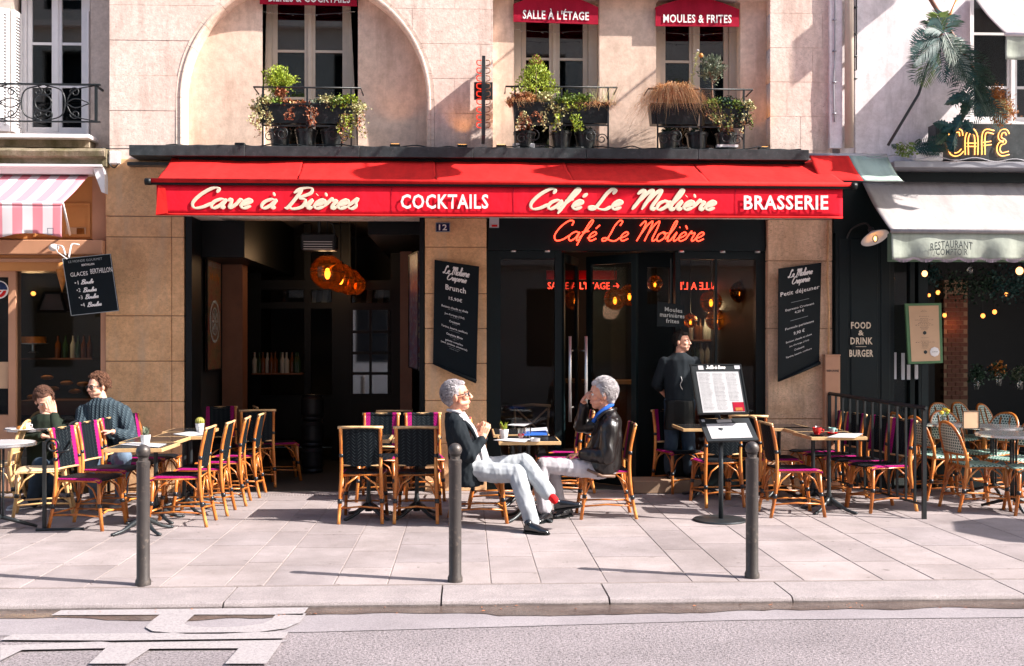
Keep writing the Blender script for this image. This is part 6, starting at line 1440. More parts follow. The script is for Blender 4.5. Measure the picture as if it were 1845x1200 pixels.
# bottles and shelf clutter inside the bar and the passage
rr = random.Random(12)
basic('bottle_green', (.02, .05, .025), .12, bump=0); basic('bottle_amber', (.10, .035, .01), .12, bump=0); basic('bottle_clear', (.35, .38, .38), .12, bump=0)
bm_ = MB().lathe([(0, 0), (.036, 0), (.038, .01), (.038, .17), (.014, .22), (.014, .28), (.016, .285), (0, .285)], seg=10)
BM = {m_: bm_.mesh('bottle', m_, 'auto') for m_ in ('bottle_green', 'bottle_amber', 'bottle_clear')}
def bottles(px0, px1, py, Y, n, label, grp):
    for i in range(n):
        x = fx(px0+(px1-px0)*(i+rr.uniform(.2, .8))/n, Y); mk = rr.choice(list(BM)); o = mobj('bottle', BM[mk], None, (x, Y+rr.uniform(-.03, .03), fz(py, (px0+px1)/2, Y))); tag(o, {'bottle_green': 'green ', 'bottle_amber': 'amber ', 'bottle_clear': 'clear '}[mk]+label, 'bottle', grp)
def shelf(px0, px1, py, Y, label):
    a, b = fx(px0, Y), fx(px1, Y); z = fz(py, (px0+px1)/2, Y); o = MB().box((a, Y-.08, z-.02), (b, Y+.1, z)).build('shelf', 'interior_brown'); tag(o, label, 'shelf')
shelf(1240, 1350, 612, 14.8, 'upper bottle shelf behind the right bar window'); bottles(1242, 1348, 612, 14.8, 13, 'bottle on the upper shelf behind the right bar window', 'bottles on the upper bar shelf')
shelf(1240, 1350, 655, 14.8, 'lower bottle shelf behind the right bar window'); bottles(1242, 1348, 655, 14.8, 12, 'bottle on the lower shelf behind the right bar window', 'bottles on the lower bar shelf')
shelf(455, 545, 672, 15.0, 'shelf with bottles at the left inside the passage'); bottles(457, 543, 672, 15.0, 12, 'bottle on the shelf at the left inside the passage', 'bottles in the passage')
shelf(40, 170, 645, 14.0, 'counter shelf inside the ice cream shop'); bottles(100, 168, 645, 14.0, 6, 'bottle on the counter inside the ice cream shop', 'bottles in the ice cream shop')
# ice cream shop interior: lampshade, cake on a stand, warm lamp
ic = thing('hanging_lampshade', 'black framed lampshade hanging inside the ice cream shop', 'lamp'); Y = 12.9
MB().prism([(fx(67, Y), fz(561, 90, Y)), (fx(119, Y), fz(561, 90, Y)), (fx(109, Y), fz(527, 90, Y)), (fx(80, Y), fz(527, 90, Y))], Y, Y+.25).build('shade', 'paper_grey', ic); MATS['shade_grey'] = basic('shade_grey', (.16, .14, .15), .8); ic.children[0].data.materials[0] = MATS['shade_grey']
for a, b in (((67, 561), (119, 561)), ((67, 561), (80, 527)), ((119, 561), (109, 527)), ((80, 527), (109, 527))): MB().tube([P(*a, Y-.005), P(*b, Y-.005)], .018, 6).build('frame_bar', 'black_paint', ic)
ck = thing('display_cake', 'orange cake glowing in the ice cream shop display', 'cake', P(60, 618, 13.8)); MB().lathe([(0, 0), (.15, 0), (.15, .08), (0, .08)], seg=20).build('cake_body', 'leaf_orange', ck, 'auto')
MB().lathe([(0, -.12), (.06, -.12), (.02, -.1), (.02, -.02), (.17, -.01), (.17, -.001), (0, -.001)], seg=20).build('stand', 'chrome', ck, 'auto')
for px, py, l in ((60, 529, 'warm spot lamp inside the ice cream shop'),): o = MB().ball(P(px, py, 14), .03).build('spot_bulb', 'bulb_small', None, True); tag(o, l, 'lamp')
for i, (px, py) in enumerate(((60, 715), (95, 700), (120, 690), (135, 705), (85, 680), (150, 692))):
    o = MB().ball(P(px, py, 13.4), .05, 10, 6, sc3=(1.6, 1, .6)).build('pastry', 'leaf_orange', None, True); tag(o, 'glazed pastry in the display of the ice cream shop', 'pastry', 'pastries in the display')
dc = MB().box(tuple(P(32, 748, 13.3)), tuple(P(182, 722, 13.3)+Vector((0, .5, 0)))).build('display_counter', 'interior_brown'); tag(dc, 'brown display counter low inside the ice cream shop', 'counter')
def warm_light(name, loc, e, c=(1, .55, .25), r=.12):
    ld = bpy.data.lights.new(name, 'POINT'); ld.energy = e; ld.color = c; ld.shadow_soft_size = r; lo = bpy.data.objects.new(name, ld); col.objects.link(lo); lo.location = loc; return lo
warm_light('ice_cream_shop_lamp', P(60, 529, 13.6)+Vector((0, 0, .1)), 14)
warm_light('brick_lamp', P(1722, 585, 14.35), .4, (1, .3, .1), .05)

warm_light('passage_lamp', P(590, 470, 14.0), 5, (1, .6, .3)); warm_light('bar_lamp', P(1281, 560, 14.6), 8, (1, .6, .3)); warm_light('bar_back_lamp', P(1100, 560, 15.2), 6, (1, .5, .3))
# bar counter and back shelves with glasses
bcn = thing('bar_counter', 'dark wooden bar counter deep inside the bar', 'counter'); MB().box(tuple(P(1060, 700, 15.5))[:2]+(0.0,), tuple(P(1370, 700, 15.5))[:1]+(16.0, 1.05)).build('front', 'interior_brown', bcn); MB().box((P(1055, 700, 15.5).x, 15.42, 1.051), (P(1372, 700, 15.5).x, 16.05, 1.1)).build('counter_top', 'brass_edge', bcn)
# litter in the gutter
lt = MB(); rr = random.Random(77)
for i in range(46):
    x, y = rr.uniform(-3.4, 4.2), YK-abs(rr.gauss(.02, .09))-.02; a = rr.uniform(0, 3); q = rr.uniform(.006, .018); c_, s_ = math.cos(a)*q, math.sin(a)*q
    lt.add([(x-c_, y-s_, ZR+.012), (x+s_*.5, y-c_*.5, ZR+.016), (x+c_, y+s_, ZR+.013), (x-s_*.5, y+c_*.5, ZR+.018)], [(0, 1, 2, 3)])
struct(lt.build('gutter_litter', 'leaf_brown', fix=False), 'stuff')
# unseen umbrella shape added beyond the right edge to shade the paving
ps = thing('paving_shade_caster', 'added umbrella shape beyond the right edge, unseen, shading the paving', 'paving_shade_caster', (7.95, 8.35, 0)); MB().lathe([(.02, 0), (.02, 2.75), (0, 2.75)], seg=10).build('pole', 'bamboo', ps, True); MB().lathe([(.72, 2.42), (.4, 2.58), (.02, 2.7), (0, 2.7)], seg=8).build('canopy', 'grey_canvas', ps); MB().lathe([(.25, 0), (.25, .06), (.04, .1)], seg=16).build('base', 'cast_iron', ps)
# oval boards added out of view to cast dark patches on the red awning
for px, py, a, b, l in ((745, 300, .46, .42, 'added oval board above the arch window, unseen, shading the red awning'), (1118, 296, .50, .62, 'added wide oval board above the bay, unseen, shading the red awning')):
    q = P(px, py, 11.4); s_ = 2.75; c = Vector((q.x+1.18*s_, 11.4-.37*s_, q.z+.96*s_)); t = thing('awning_shade_caster', l, 'sign'); ov = [(c.y+a*math.cos(PI*i/14), c.z+b*math.sin(PI*i/14)*(1+.2*math.sin(i*.9))) for i in range(28)]; MB().add([(c.x-.02, u, v) for u, v in ov]+[(c.x+.02, u, v) for u, v in ov], [tuple(range(28)), tuple(range(55, 27, -1))]+[(i, (i+1) % 28, (i+1) % 28+28, i+28) for i in range(28)]).build('board', 'crimson_canvas', t); MB().tube([(c.x, c.y, c.z+b), (c.x, c.y+.2, c.z+b+.15), (c.x, 12.0, c.z+b+.15)], .015, 6).build('bracket', 'black_iron', t)

sd_ = bpy.data.lights.new('fascia_spot', 'SPOT'); sd_.energy = 9; sd_.color = (1, .75, .55); sd_.spot_size = R(75); sd_.spot_blend = .7; sd_.shadow_soft_size = .04; so_ = bpy.data.objects.new('fascia_spot', sd_); col.objects.link(so_); so_.location = P(1215, 450, 11.55); so_.rotation_euler = Vector((-.02, .12, -1)).to_track_quat('-Z', 'Y').to_euler()
# ------------------------------------------------------------------ people
DG = bpy.context.evaluated_depsgraph_get
class Clay:
    """union of tapered capsules and ellipsoids -> one continuous remeshed surface"""
    def __init__(s): s.mb = MB()
    def cap(s, pts, r, seg=12):
        pts = [Vector(p) for p in pts]; rs = r if isinstance(r, (list, tuple)) else [r]*len(pts)
        for i in range(len(pts)-1):
            a, b = pts[i], pts[i+1]; ra, rb = rs[i], rs[i+1]; d = b-a; L = d.length
            if L < 1e-6: continue
            q = d.to_track_quat('Z', 'Y').to_matrix(); prof = []
            for k in range(5): th = -PI/2+PI/2*k/4; prof.append((ra*math.cos(th), ra*math.sin(th)))
            for k in range(5): th = PI/2*k/4; prof.append((rb*math.cos(th), L+rb*math.sin(th)))
            prof[0] = (0.0, prof[0][1]); prof[-1] = (0.0, prof[-1][1]); s.mb.lathe(prof, a, seg, q)
        return s
    def ell(s, c, r, M=None): s.mb.ball(c, 1.0, 16, 10, M, r) if not isinstance(r, (int, float)) else s.mb.ball(c, r, 16, 10); return s
    def hull(s, rings):
        """closed loft through elliptical rings (centre, half-width vector, half-depth vector)"""
        n = 18; vs = []
        for c, u, w in rings:
            c, u, w = Vector(c), Vector(u), Vector(w)
            for k in range(n): a = 2*PI*k/n; vs.append(c+u*math.cos(a)+w*math.sin(a))
        m = len(rings); s.mb.add(vs, [(i*n+k, i*n+(k+1) % n, (i+1)*n+(k+1) % n, (i+1)*n+k) for i in range(m-1) for k in range(n)]+[tuple(range(n))[::-1], tuple((m-1)*n+k for k in range(n))]); return s
    def build(s, name, mat, parent, vox=.006, smooth=3, fold=0, fs=14, seed=0, inflate=0, aniso=(1, 1, .45)):
        me = s.mb.mesh('tmp', None, False); o = bpy.data.objects.new('tmp', me); col.objects.link(o)
        m = o.modifiers.new('r', 'REMESH'); m.mode = 'VOXEL'; m.voxel_size = vox
        m = o.modifiers.new('s', 'SMOOTH'); m.factor = .5; m.iterations = smooth
        bpy.context.view_layer.update(); ev = o.evaluated_get(DG()); out = bpy.data.meshes.new_from_object(ev)
        bpy.data.objects.remove(o)
        if fold or inflate:
            nr = [v.normal.copy() for v in out.vertices]
            for v, nn in zip(out.vertices, nr):
                p = v.co; q = Vector((p.x*aniso[0], p.y*aniso[1], p.z*aniso[2]))*fs+Vector((seed*3.1, seed, 0))
                w = 1-abs(noise.noise(q))*2.2; w2 = noise.noise(q*2.3+Vector((5, 5, 5)))
                v.co = p+nn*(inflate+fold*(w*.7+w2*.5))
        out.name = name; out.polygons.foreach_set('use_smooth', [True]*len(out.polygons)); out.materials.clear(); out.materials.append(MATS[mat]); out.update()
        return mobj(name, out, parent)
def hand(cl, wrist, d, nrm, curl=.5, s=1.0, spread=.12, thumb=1, r=.0082):
    """palm and five fingers; d = direction of the hand, nrm = palm side, thumb = +1/-1 side"""
    d = Vector(d).normalized(); nrm = Vector(nrm); nrm = (nrm-d*nrm.dot(d)).normalized(); w = d.cross(nrm).normalized()*thumb; W0 = Vector(wrist)
    for k in range(4):
        o = (.030-.020*k)*s; cl.cap([W0+w*o*.6, W0+d*.085*s+w*o], [.014*s, .0115*s], 8)
    for k, L in enumerate((.072, .080, .074, .058)):
        o = (.030-.020*k)*s; p = W0+d*.085*s+w*o; f = (d+w*spread*(1.2-.8*k)).normalized(); pts = [p]; a = 0
        for q in (.45, .32, .26):
            a += curl*(.9 if q == .45 else 1.0); dd = (f*math.cos(a)+nrm*math.sin(a)); p = p+dd*L*q*s; pts.append(p)
        cl.cap(pts, [r*1.12*s, r*s, r*.92*s, r*.8*s], 8)
    p = W0+d*.022*s+w*.026*s; q = p+(d*.55+w*.75+nrm*.35).normalized()*.042*s; t = q+(d*.85+w*.15+nrm*.45).normalized()*.032*s; cl.cap([W0+w*.015*s+d*.01*s, p, q, t], [.014*s, .0135*s, .0105*s, .0085*s], 8)
def headM(c, yaw, pitch=0, roll=0, s=1.0): return Matrix.Translation(c) @ Matrix.Rotation(R(yaw), 4, 'Z') @ Matrix.Rotation(-R(pitch), 4, 'Y') @ Matrix.Rotation(R(roll), 4, 'X') @ Matrix.Scale(s, 4)
def head(cl, M, old=False):
    R3 = M.to_3x3()
    def E(c, r): cl.mb.ball(M @ Vector(c), 1.0, 18, 12, R3, r)
    def K(a, b, ra, rb): s = R3.col[0].length; cl.cap([M @ Vector(a), M @ Vector(b)], [ra*s, rb*s], 10)
    E((-.014, 0, .030), (.098, .076, .092)); E((.024, 0, -.030), (.066, .058, .085)); E((.046, 0, -.086), (.034, .036, .028)); E((.0, 0, -.060), (.055, .056, .045))
    K((.086, 0, .018), (.108, 0, -.022), .009, .0125); K((.100, -.011, -.027), (.100, .011, -.027), .009, .009)
    for s in (-1, 1):
        K((.080, s*.012, .030), (.070, s*.044, .026), .011, .010); E((.056, s*.040, -.020), (.026, .022, .024)); E((-.014, s*.080, -.008), (.019, .009, .032)); E((-.010, s*.086, -.004), (.012, .008, .022)); K((.06, s*.03, -.06), (.02, s*.055, -.055), .02, .02)
    K((.084, -.017, -.052), (.084, .017, -.052), .0085, .0085); K((.081, -.015, -.064), (.081, .015, -.064), .009, .009)
    return cl
def eyes(t, M, lid=True, iris='eye_dark'):
    s = M.to_3x3().col[0].length; R3 = M.to_3x3()
    for q in (-1, 1):
        c = M @ Vector((.070, q*.031, .006)); e = MB().ball(c, .0135*s, 12, 8).build('eye', 'eye_white', t, True); MB().ball(M @ Vector((.0805, q*.032, .005)), .0055*s, 10, 6).build('iris', iris, e, True)
        MB().tube([M @ Vector((.088, q*.014, .026)), M @ Vector((.087, q*.032, .031)), M @ Vector((.074, q*.050, .025))], [.003*s, .0045*s, .003*s], 6).build('eyebrow', iris if iris != 'eye_dark' else 'hair_brown', t, True)
    MB().tube([M @ Vector((.090, -.020, -.058)), M @ Vector((.094, 0, -.0565)), M @ Vector((.090, .020, -.058))], [.002*s, .0038*s, .002*s], 6).build('mouth', 'lips', t, True)
def hair(t, M, mat, style, seed=1):
    """a close cap of hair with many fine locks over it"""
    rr = random.Random(seed); cl = Clay(); R3 = M.to_3x3(); s = R3.col[0].length
    def E(c, r): cl.mb.ball(M @ Vector(c), 1.0, 16, 10, R3, r)
    full = style in ('swept', 'curly', 'messy')
    E((-.026, 0, .050), (.097, .079, .080)); E((-.060, 0, .0), (.054, .069, .075))
    if style == 'swept': E((-.072, 0, -.045), (.040, .060, .045))
    if style != 'curly': E((.034, 0, .094), (.040, .055, .026))
    for q in (-1, 1): E((-.024, q*.064, .035), (.046, .018, .05))
    o = cl.build('hair', mat, t, .0045, 2, .002, 40, seed); mb = MB(); n = {'short': 900, 'swept': 1400, 'curly': 520, 'messy': 800, 'crop': 500}[style]
    ctr = Vector((-.026, 0, .03)); i = 0
    while i < n:
        v = Vector((rr.gauss(0, 1), rr.gauss(0, 1), rr.gauss(.35, 1))).normalized(); kv = {'curly': rr.uniform(1.02, 1.2), 'messy': rr.uniform(1.0, 1.14), 'swept': 1.0}.get(style, 1.0); p = ctr+Vector((v.x*.100, v.y*.083, v.z*.102))*kv
        if v.x > .35 and v.z < .62: continue
        if v.z < -.15 and v.x > -.2: continue
        if v.z < (-.75 if style == 'swept' else -.45): continue
        i += 1
        if style == 'curly' or (style == 'messy' and rr.random() < .35):
            r_ = rr.uniform(.008, .015); u = v.orthogonal().normalized(); w = v.cross(u); ph = rr.uniform(0, 6); pts = [p+(u*math.cos(ph+k*.95)+w*math.sin(ph+k*.95))*r_*(1-.05*k)+v*(k*.0022-.002) for k in range(9)]
            mb.tube([M @ q for q in pts], [.0036*s]*8+[.0014*s], 4)
        else:
            back = Vector((-1, 0, -.25)) if v.z > 0 else Vector((-.25, 0, -1)); d = (back-v*back.dot(v)).normalized(); side = v.cross(d); L = rr.uniform(.02, .045)*(1.35 if style == 'swept' else .8); bend = rr.uniform(-.6, .6); k0 = 1.1 if full else .28
            pts = [p+d*L*k/4+side*bend*L*(k/4)**2+v*(.003+k0*.010*math.sin(k/4*2.6)) for k in range(5)]; mb.tube([M @ q for q in pts], [.0024*s, .0028*s, .0024*s, .0018*s, .0007*s], 4)
    lo = mb.build('hair_locks', mat, o, True, fix=False); lo['kind'] = 'stuff'; return o
def glasses(t, M, r=.022):
    s = M.to_3x3().col[0].length; mb = MB()
    for q in (-1, 1):
        mb.tube([M @ Vector((.092, q*.034+.022*math.cos(a), .004+.017*math.sin(a))) for a in [2*PI*i/16 for i in range(16)]], .0042*s, 5, closed=True)
        mb.tube([M @ Vector((.090, q*.056, .010)), M @ Vector((.05, q*.074, .010)), M @ Vector((-.01, q*.084, .008))], .0040*s, 5)
    mb.tube([M @ Vector((.094, -.013, .008)), M @ Vector((.097, 0, .012)), M @ Vector((.094, .013, .008))], .0040*s, 5); mb.build('spectacles', 'black_iron', t, True)
def person(label, loc): 
    t = thing('person', label, 'person', loc); t['_w'] = 1; return t
def shoe(t, heel, toe, up, mat='shoe_black', w=.045, h=.075, name='shoe', sole='black_paint'):
    """heel and toe on the sole plane"""
    heel, toe, up = Vector(heel), Vector(toe), Vector(up).normalized(); d = (toe-heel); L = d.length; d.normalize(); sdx = d.cross(up).normalized(); up = sdx.cross(d).normalized()
    cl = Clay(); P_ = lambda a, u, q=0: heel+d*a*L+up*u+sdx*q
    cl.hull([(P_(-.02, .035), sdx*.025, up*.022), (P_(.05, .045), sdx*w*.72, up*.042), (P_(.25, .048), sdx*w*.75, up*.046), (P_(.5, .040), sdx*w*.9, up*.038), (P_(.75, .028), sdx*w, up*.027), (P_(.93, .022), sdx*w*.75, up*.020), (P_(1.0, .018), sdx*w*.35, up*.012)])
    cl.cap([P_(.16, .06), P_(.14, h+.02)], [w*.82, w*.80]); o = cl.build(name, mat, t, .005, 2)
    mb = MB(); n = 14; rim = [(-.03, .55), (.05, .8), (.25, .78), (.5, .92), (.75, 1.05), (.93, .8), (1.02, .35)]; pts = [P_(a, 0, q*w) for a, q in rim]+[P_(a, 0, -q*w) for a, q in rim[::-1]]; m_ = len(pts); mb.add(pts+[p+up*.012 for p in pts], [tuple(range(m_)), tuple(range(2*m_-1, m_-1, -1))]+[(i, (i+1) % m_, (i+1) % m_+m_, i+m_) for i in range(m_)]); mb.build('sole', sole, o)
    return o
# ---- man with glasses, charcoal jacket, crossed legs, facing right
Y = 9.78
t = thing('person', 'grey haired man in glasses and charcoal jacket, legs crossed, red socks', 'person')
n_, f_ = -.19, .19           # near and far side offsets
hc = P(824, 714, Y); M1 = headM(hc, -2, 9, 0, 1.16)
neck = P(821, 748, Y); sn, sf = P(826, 772, Y-.17), P(826, 769, Y+.17); chest = P(836, 790, Y); pel = P(846, 843, Y)
en, ef = P(847, 824, Y-.235), P(858, 812, Y+.22); wn, wf = P(871, 786, Y-.10), P(872, 782, Y+.08)
hn_, hf = P(848, 846, Y-.09), P(848, 843, Y+.09)
kB, aB = P(931, 853, Y-.20), P(958, 940, 9.42); kA, aA = P(944, 832, Y-.02), P(991, 893, 9.52)
body = Clay(); head(body, M1); body.cap([M1 @ Vector((-.02, 0, -.06)), neck+Vector((0, 0, .01)), chest], [.058, .062, .10])
body.hull([(neck+Vector((0, 0, -.03)), (.06, 0, 0), (0, .08, 0)), (P(832, 778, Y), (.10, 0, .02), (0, .18, 0)), (P(840, 812, Y), (.11, 0, .02), (0, .16, 0)), (pel, (.12, 0, 0), (0, .16, 0))])
for a, e, w in ((sn, en, wn), (sf, ef, wf)): body.cap([a, e, w], [.052, .040, .027])
for h, k_, a in ((hn_, kB, aB), (hf, kA, aA)): body.cap([h, k_, a], [.08, .058, .036])
hand(body, P(869, 789, Y-.09), Vector((.30, .25, .95)), Vector((.2, 1, -.1)), .75, 1.08, .05, 1); hand(body, P(866, 778, Y+.04), Vector((.42, -.35, .75)), Vector((.1, -1, -.4)), .85, 1.08, .05, -1)
body.build('body', 'skin', t, .0048, 2); eyes(t, M1, iris='eye_dark'); hair(t, M1, 'hair_grey', 'short', 3); glasses(t, M1)
sh = Clay().hull([(neck+Vector((.01, 0, .012)), (.070, 0, .02), (0, .078, 0)), (P(830, 762, Y), (.085, 0, .02), (0, .12, 0)), (P(845, 790, Y), (.118, 0, .02), (0, .13, 0)), (P(856, 825, Y), (.120, 0, .02), (0, .135, 0)), (P(862, 846, Y), (.11, 0, 0), (0, .13, 0))])
sh.build('shirt', 'shirt_white', t, .008, 3, .005, 12, 2)
MB().tube(spline([neck+Vector((.068, .03, .012)), neck+Vector((.02, .072, .035)), neck+Vector((-.06, .03, .045)), neck+Vector((-.06, -.03, .045)), neck+Vector((.02, -.075, .033)), neck+Vector((.075, -.03, .008)), neck+Vector((.10, -.02, -.03))], 4), [.014]*25, 8).build('collar', 'shirt_white', t, True)
jk = Clay().hull([(P(815, 744, Y), (.055, 0, .0), (0, .09, 0)), (P(820, 757, Y), (.088, 0, .015), (0, .185, 0)), (P(828, 785, Y), (.118, 0, .02), (0, .205, 0)), (P(834, 815, Y), (.128, 0, .02), (0, .195, 0)), (P(839, 845, Y), (.150, 0, .0), (0, .20, 0)), (P(842, 872, Y), (.15, 0, 0), (0, .205, 0))])
for a, e, w in ((sn, en, wn), (sf, ef, wf)): jk.cap([a, e+(a-e)*.02, w+(e-w)*.22], [.072, .058, .045])
jk.build('jacket', 'jacket_charcoal', t, .008, 3, .012, 13, 1, aniso=(1.2, .6, .6))
# open front of the jacket shows the shirt
cl = Clay().hull([(P(838, 757, Y-.075), (.018, 0, .012), (0, .030, 0)), (P(850, 775, Y-.085), (.028, 0, .01), (0, .055, 0)), (P(860, 792, Y-.07), (.030, 0, .0), (0, .06, 0)), (P(869, 820, Y-.07), (.022, 0, 0), (0, .06, 0)), (P(872, 842, Y-.07), (.018, 0, 0), (0, .06, 0))]); cl.build('shirt_front', 'shirt_white', t, .006, 3, .003, 14, 5)
for s in (-1,): MB().tube(spline([P(830, 757, Y-.12), P(845, 768, Y-.15), P(858, 790, Y-.145), P(866, 815, Y-.13)], 5), [.010, .016, .02, .022, .022, .022, .02, .02, .018, .016, .015, .014, .013, .012, .010, .008], 8).build('lapel', 'jacket_charcoal', t, True)
tr = Clay().hull([(P(842, 848, Y), (.12, 0, .03), (0, .175, 0)), (P(862, 848, Y), (.10, 0, .06), (0, .17, 0))])
tr.cap([hn_+Vector((.02, 0, 0)), P(893, 852, Y-.15), kB], [.096, .090, .078]); tr.cap([kB, P(944, 895, 9.48), aB+Vector((0, 0, .01))], [.080, .074, .070])
tr.cap([hf+Vector((.02, 0, .0)), P(897, 840, Y), kA], [.096, .088, .076]); tr.cap([kA, P(966, 860, 9.62), aA+(kA-aA)*.10], [.080, .076, .070])
tr.build('trousers', 'trouser_pale', t, .007, 2, .007, 10, 4, aniso=(1.3, .6, .7))
so = Clay().cap([aB+Vector((0, 0, .03)), P(960, 948, 9.41)], [.041, .042]); so.build('sock', 'sock_red', t, .006, 2)
so = Clay().cap([aA+(kA-aA)*.12, P(999, 901, 9.48)], [.039, .037]); so.build('sock', 'sock_red', t, .006, 2)
shoe(t, (P(946, 966, 9.36).x, 9.36, .004), (P(988, 970, 9.30).x, 9.24, .004), (0, 0, 1), h=.06)
q = P(1000, 921, 9.5); shoe(t, q, q+Vector((.235, -.04, .045)), (-.15, 0, 1), h=.055)
# ---- man in the black leather jacket, facing left, hand at his brow
Y = 10.15
t = thing('person', 'white haired man in black leather jacket and blue scarf, hand at his brow', 'person')
hc = P(1083, 711, Y); M2 = headM(hc, 181, -3, 0, 1.16)
neck = P(1092, 742, Y); sn, sf = P(1099, 768, Y-.18), P(1090, 766, Y+.17); pel = P(1086, 842, Y)
en, wn = P(1094, 822, Y-.24), P(1046, 818, Y-.12); ef, wf = P(1046, 768, Y+.22), P(1052, 727, Y+.10)
hn_, hf = P(1082, 846, Y-.09), P(1082, 844, Y+.09); kn, an = P(979, 838, Y-.12), P(981, 916, 9.98); kf, af = P(992, 838, Y+.13), P(1012, 922, Y+.08)
body = Clay(); head(body, M2); body.cap([M2 @ Vector((-.02, 0, -.06)), neck, P(1090, 790, Y)], [.060, .064, .10])
body.hull([(neck+Vector((0, 0, -.03)), (.06, 0, 0), (0, .08, 0)), (P(1093, 780, Y), (.10, 0, .02), (0, .18, 0)), (P(1088, 815, Y), (.11, 0, .02), (0, .16, 0)), (pel, (.12, 0, 0), (0, .16, 0))])
for a, e, w in ((sn, en, wn), (sf, ef, wf)): body.cap([a, e, w], [.052, .040, .028])
for h, k_, a in ((hn_, kn, an), (hf, kf, af)): body.cap([h, k_, a], [.08, .058, .036])
hand(body, P(1049, 722, Y+.09), Vector((.42, -.42, .62)), Vector((.5, .1, -.6)), .45, 1.05, .04, 1); hand(body, P(1044, 818, Y-.12), Vector((-.8, .3, -.15)), Vector((0, 0, -1)), .5, 1.05, .06, 1)
body.build('body', 'skin', t, .0048, 2); eyes(t, M2); hair(t, M2, 'hair_white', 'swept', 6)
jk = Clay().hull([(P(1097, 739, Y), (.065, 0, .0), (0, .11, 0)), (P(1098, 752, Y), (.10, 0, .0), (0, .20, 0)), (P(1094, 785, Y), (.145, 0, .0), (0, .225, 0)), (P(1086, 815, Y), (.175, 0, .03), (0, .22, 0)), (P(1084, 838, Y), (.185, 0, .05), (0, .215, 0)), (P(1088, 852, Y), (.15, 0, .04), (0, .20, 0))])
for a, e, w, r_ in ((sn, en, wn, (.085, .073, .050)), (sf, ef, wf, (.080, .066, .046))): jk.cap([a, e, w+(e-w)*.12], r_)
jk.build('leather_jacket', 'leather_black', t, .008, 3, .012, 10, 7, aniso=(1.2, .5, .6))
MB().tube([P(1060, 846, Y-.21)+Vector((-.01, 0, 0)), P(1085, 858, Y-.222), P(1108, 858, Y-.2)], .014, 8).build('waistband', 'leather_trim', t, True)
MB().tube(spline([P(1076, 756, Y-.09), P(1088, 744, Y-.105), P(1105, 738, Y-.06), P(1108, 738, Y+.06), P(1088, 744, Y+.10)], 5), .017, 8, flat=None).build('jacket_collar', 'leather_black', t, True)
MB().tube(spline([P(1069, 760, Y-.05), P(1078, 746, Y-.078), P(1094, 734, Y-.07), P(1103, 729, Y), P(1094, 736, Y+.07), P(1078, 748, Y+.07)], 5), .020, 8).build('scarf', 'scarf_blue', t, True)
tr = Clay().hull([(P(1094, 850, Y), (.10, 0, .0), (0, .175, 0)), (P(1070, 848, Y), (.08, 0, .03), (0, .17, 0))])
tr.cap([hn_, P(1030, 842, Y-.12), kn], [.092, .084, .070]); tr.cap([kn, P(974, 880, Y-.14), an], [.072, .066, .062]); tr.cap([hf, P(1035, 842, Y+.13), kf], [.092, .084, .070]); tr.cap([kf, af], [.070, .052])
tr.build('trousers', 'trouser_white', t, .007, 2, .007, 10, 9, aniso=(1.3, .6, .7))
for a, b in ((an, P(983, 930, 9.95)), (af, P(1016, 934, Y+.05))): Clay().cap([a, b], [.040, .040]).build('sock', 'sock_navy', t, .006, 2)
shoe(t, (P(993, 940, 9.97).x, 10.02, .004), (P(966, 946, 9.8).x, 9.80, .004), (0, 0, 1), h=.06); shoe(t, (P(1030, 936, 10.2).x, 10.24, .004), (P(996, 940, 10.1).x, 10.08, .004), (0, 0, 1), h=.06)
# ---- waiter standing in the doorway
Y = 12.75
t = thing('person', 'dark haired waiter in black standing in the bar doorway with his hands behind his back', 'person')
pz = lambda px, z, dy=0: Vector((fx(px, Y+dy), Y+dy, z))
hc = pz(1208, 1.63); M3 = headM(hc, -38, 0, 0, 1.0); cx0 = 1203
body = Clay(); head(body, M3); body.cap([M3 @ Vector((-.02, 0, -.06)), pz(1204, 1.47)], [.056, .060])
body.hull([(pz(cx0, 1.47), (.10, 0, 0), (0, .07, 0)), (pz(cx0, 1.40), (.19, 0, 0), (0, .10, 0)), (pz(cx0, 1.2), (.16, 0, 0), (0, .11, 0)), (pz(cx0, .95), (.16, 0, 0), (0, .11, 0))])
SP = []
for s in (-1, 1):
    a, e, w = pz(cx0, 1.385)+Vector((s*.185, 0, 0)), pz(cx0, 1.12, .04)+Vector((s*.285, 0, 0)), pz(cx0, .98, .16)+Vector((s*.17, 0, 0)); SP.append((a, e, w)); body.cap([a, e, w], [.05, .04, .028]); hand(body, w, (-s*.8, .1, -.3), (0, -1, 0), .5, 1, .05, s)
    body.cap([pz(cx0, .93)+Vector((s*.09, 0, 0)), pz(cx0, .5)+Vector((s*.10, 0, 0)), pz(cx0, .07)+Vector((s*.11, 0, 0))], [.085, .058, .04])
body.build('body', 'skin_young', t, .0055, 2); eyes(t, M3); hair(t, M3, 'hair_black', 'crop', 2)
jk = Clay().hull([(pz(cx0, 1.50), (.075, 0, 0), (0, .07, 0)), (pz(cx0, 1.46), (.13, 0, 0), (0, .09, 0)), (pz(cx0, 1.415), (.215, 0, 0), (0, .11, 0)), (pz(cx0, 1.2), (.19, 0, 0), (0, .13, 0)), (pz(cx0, .95), (.175, 0, 0), (0, .13, 0)), (pz(cx0, .88), (.185, 0, 0), (0, .135, 0))])
for a, e, w in SP: jk.cap([a, e, e+(w-e)*.35], [.068, .058, .052])
jk.build('black_top', 'tee_black', t, .009, 3, .007, 9, 3)
Clay().hull([(pz(cx0, .93, -.02), (.18, 0, 0), (0, .135, 0)), (pz(cx0, .7, -.02), (.185, 0, 0), (0, .13, 0)), (pz(cx0, .58, -.02), (.19, 0, 0), (0, .13, 0))]).build('apron', 'black_paint', t, .009, 3, .006, 8, 5)
tr = Clay()
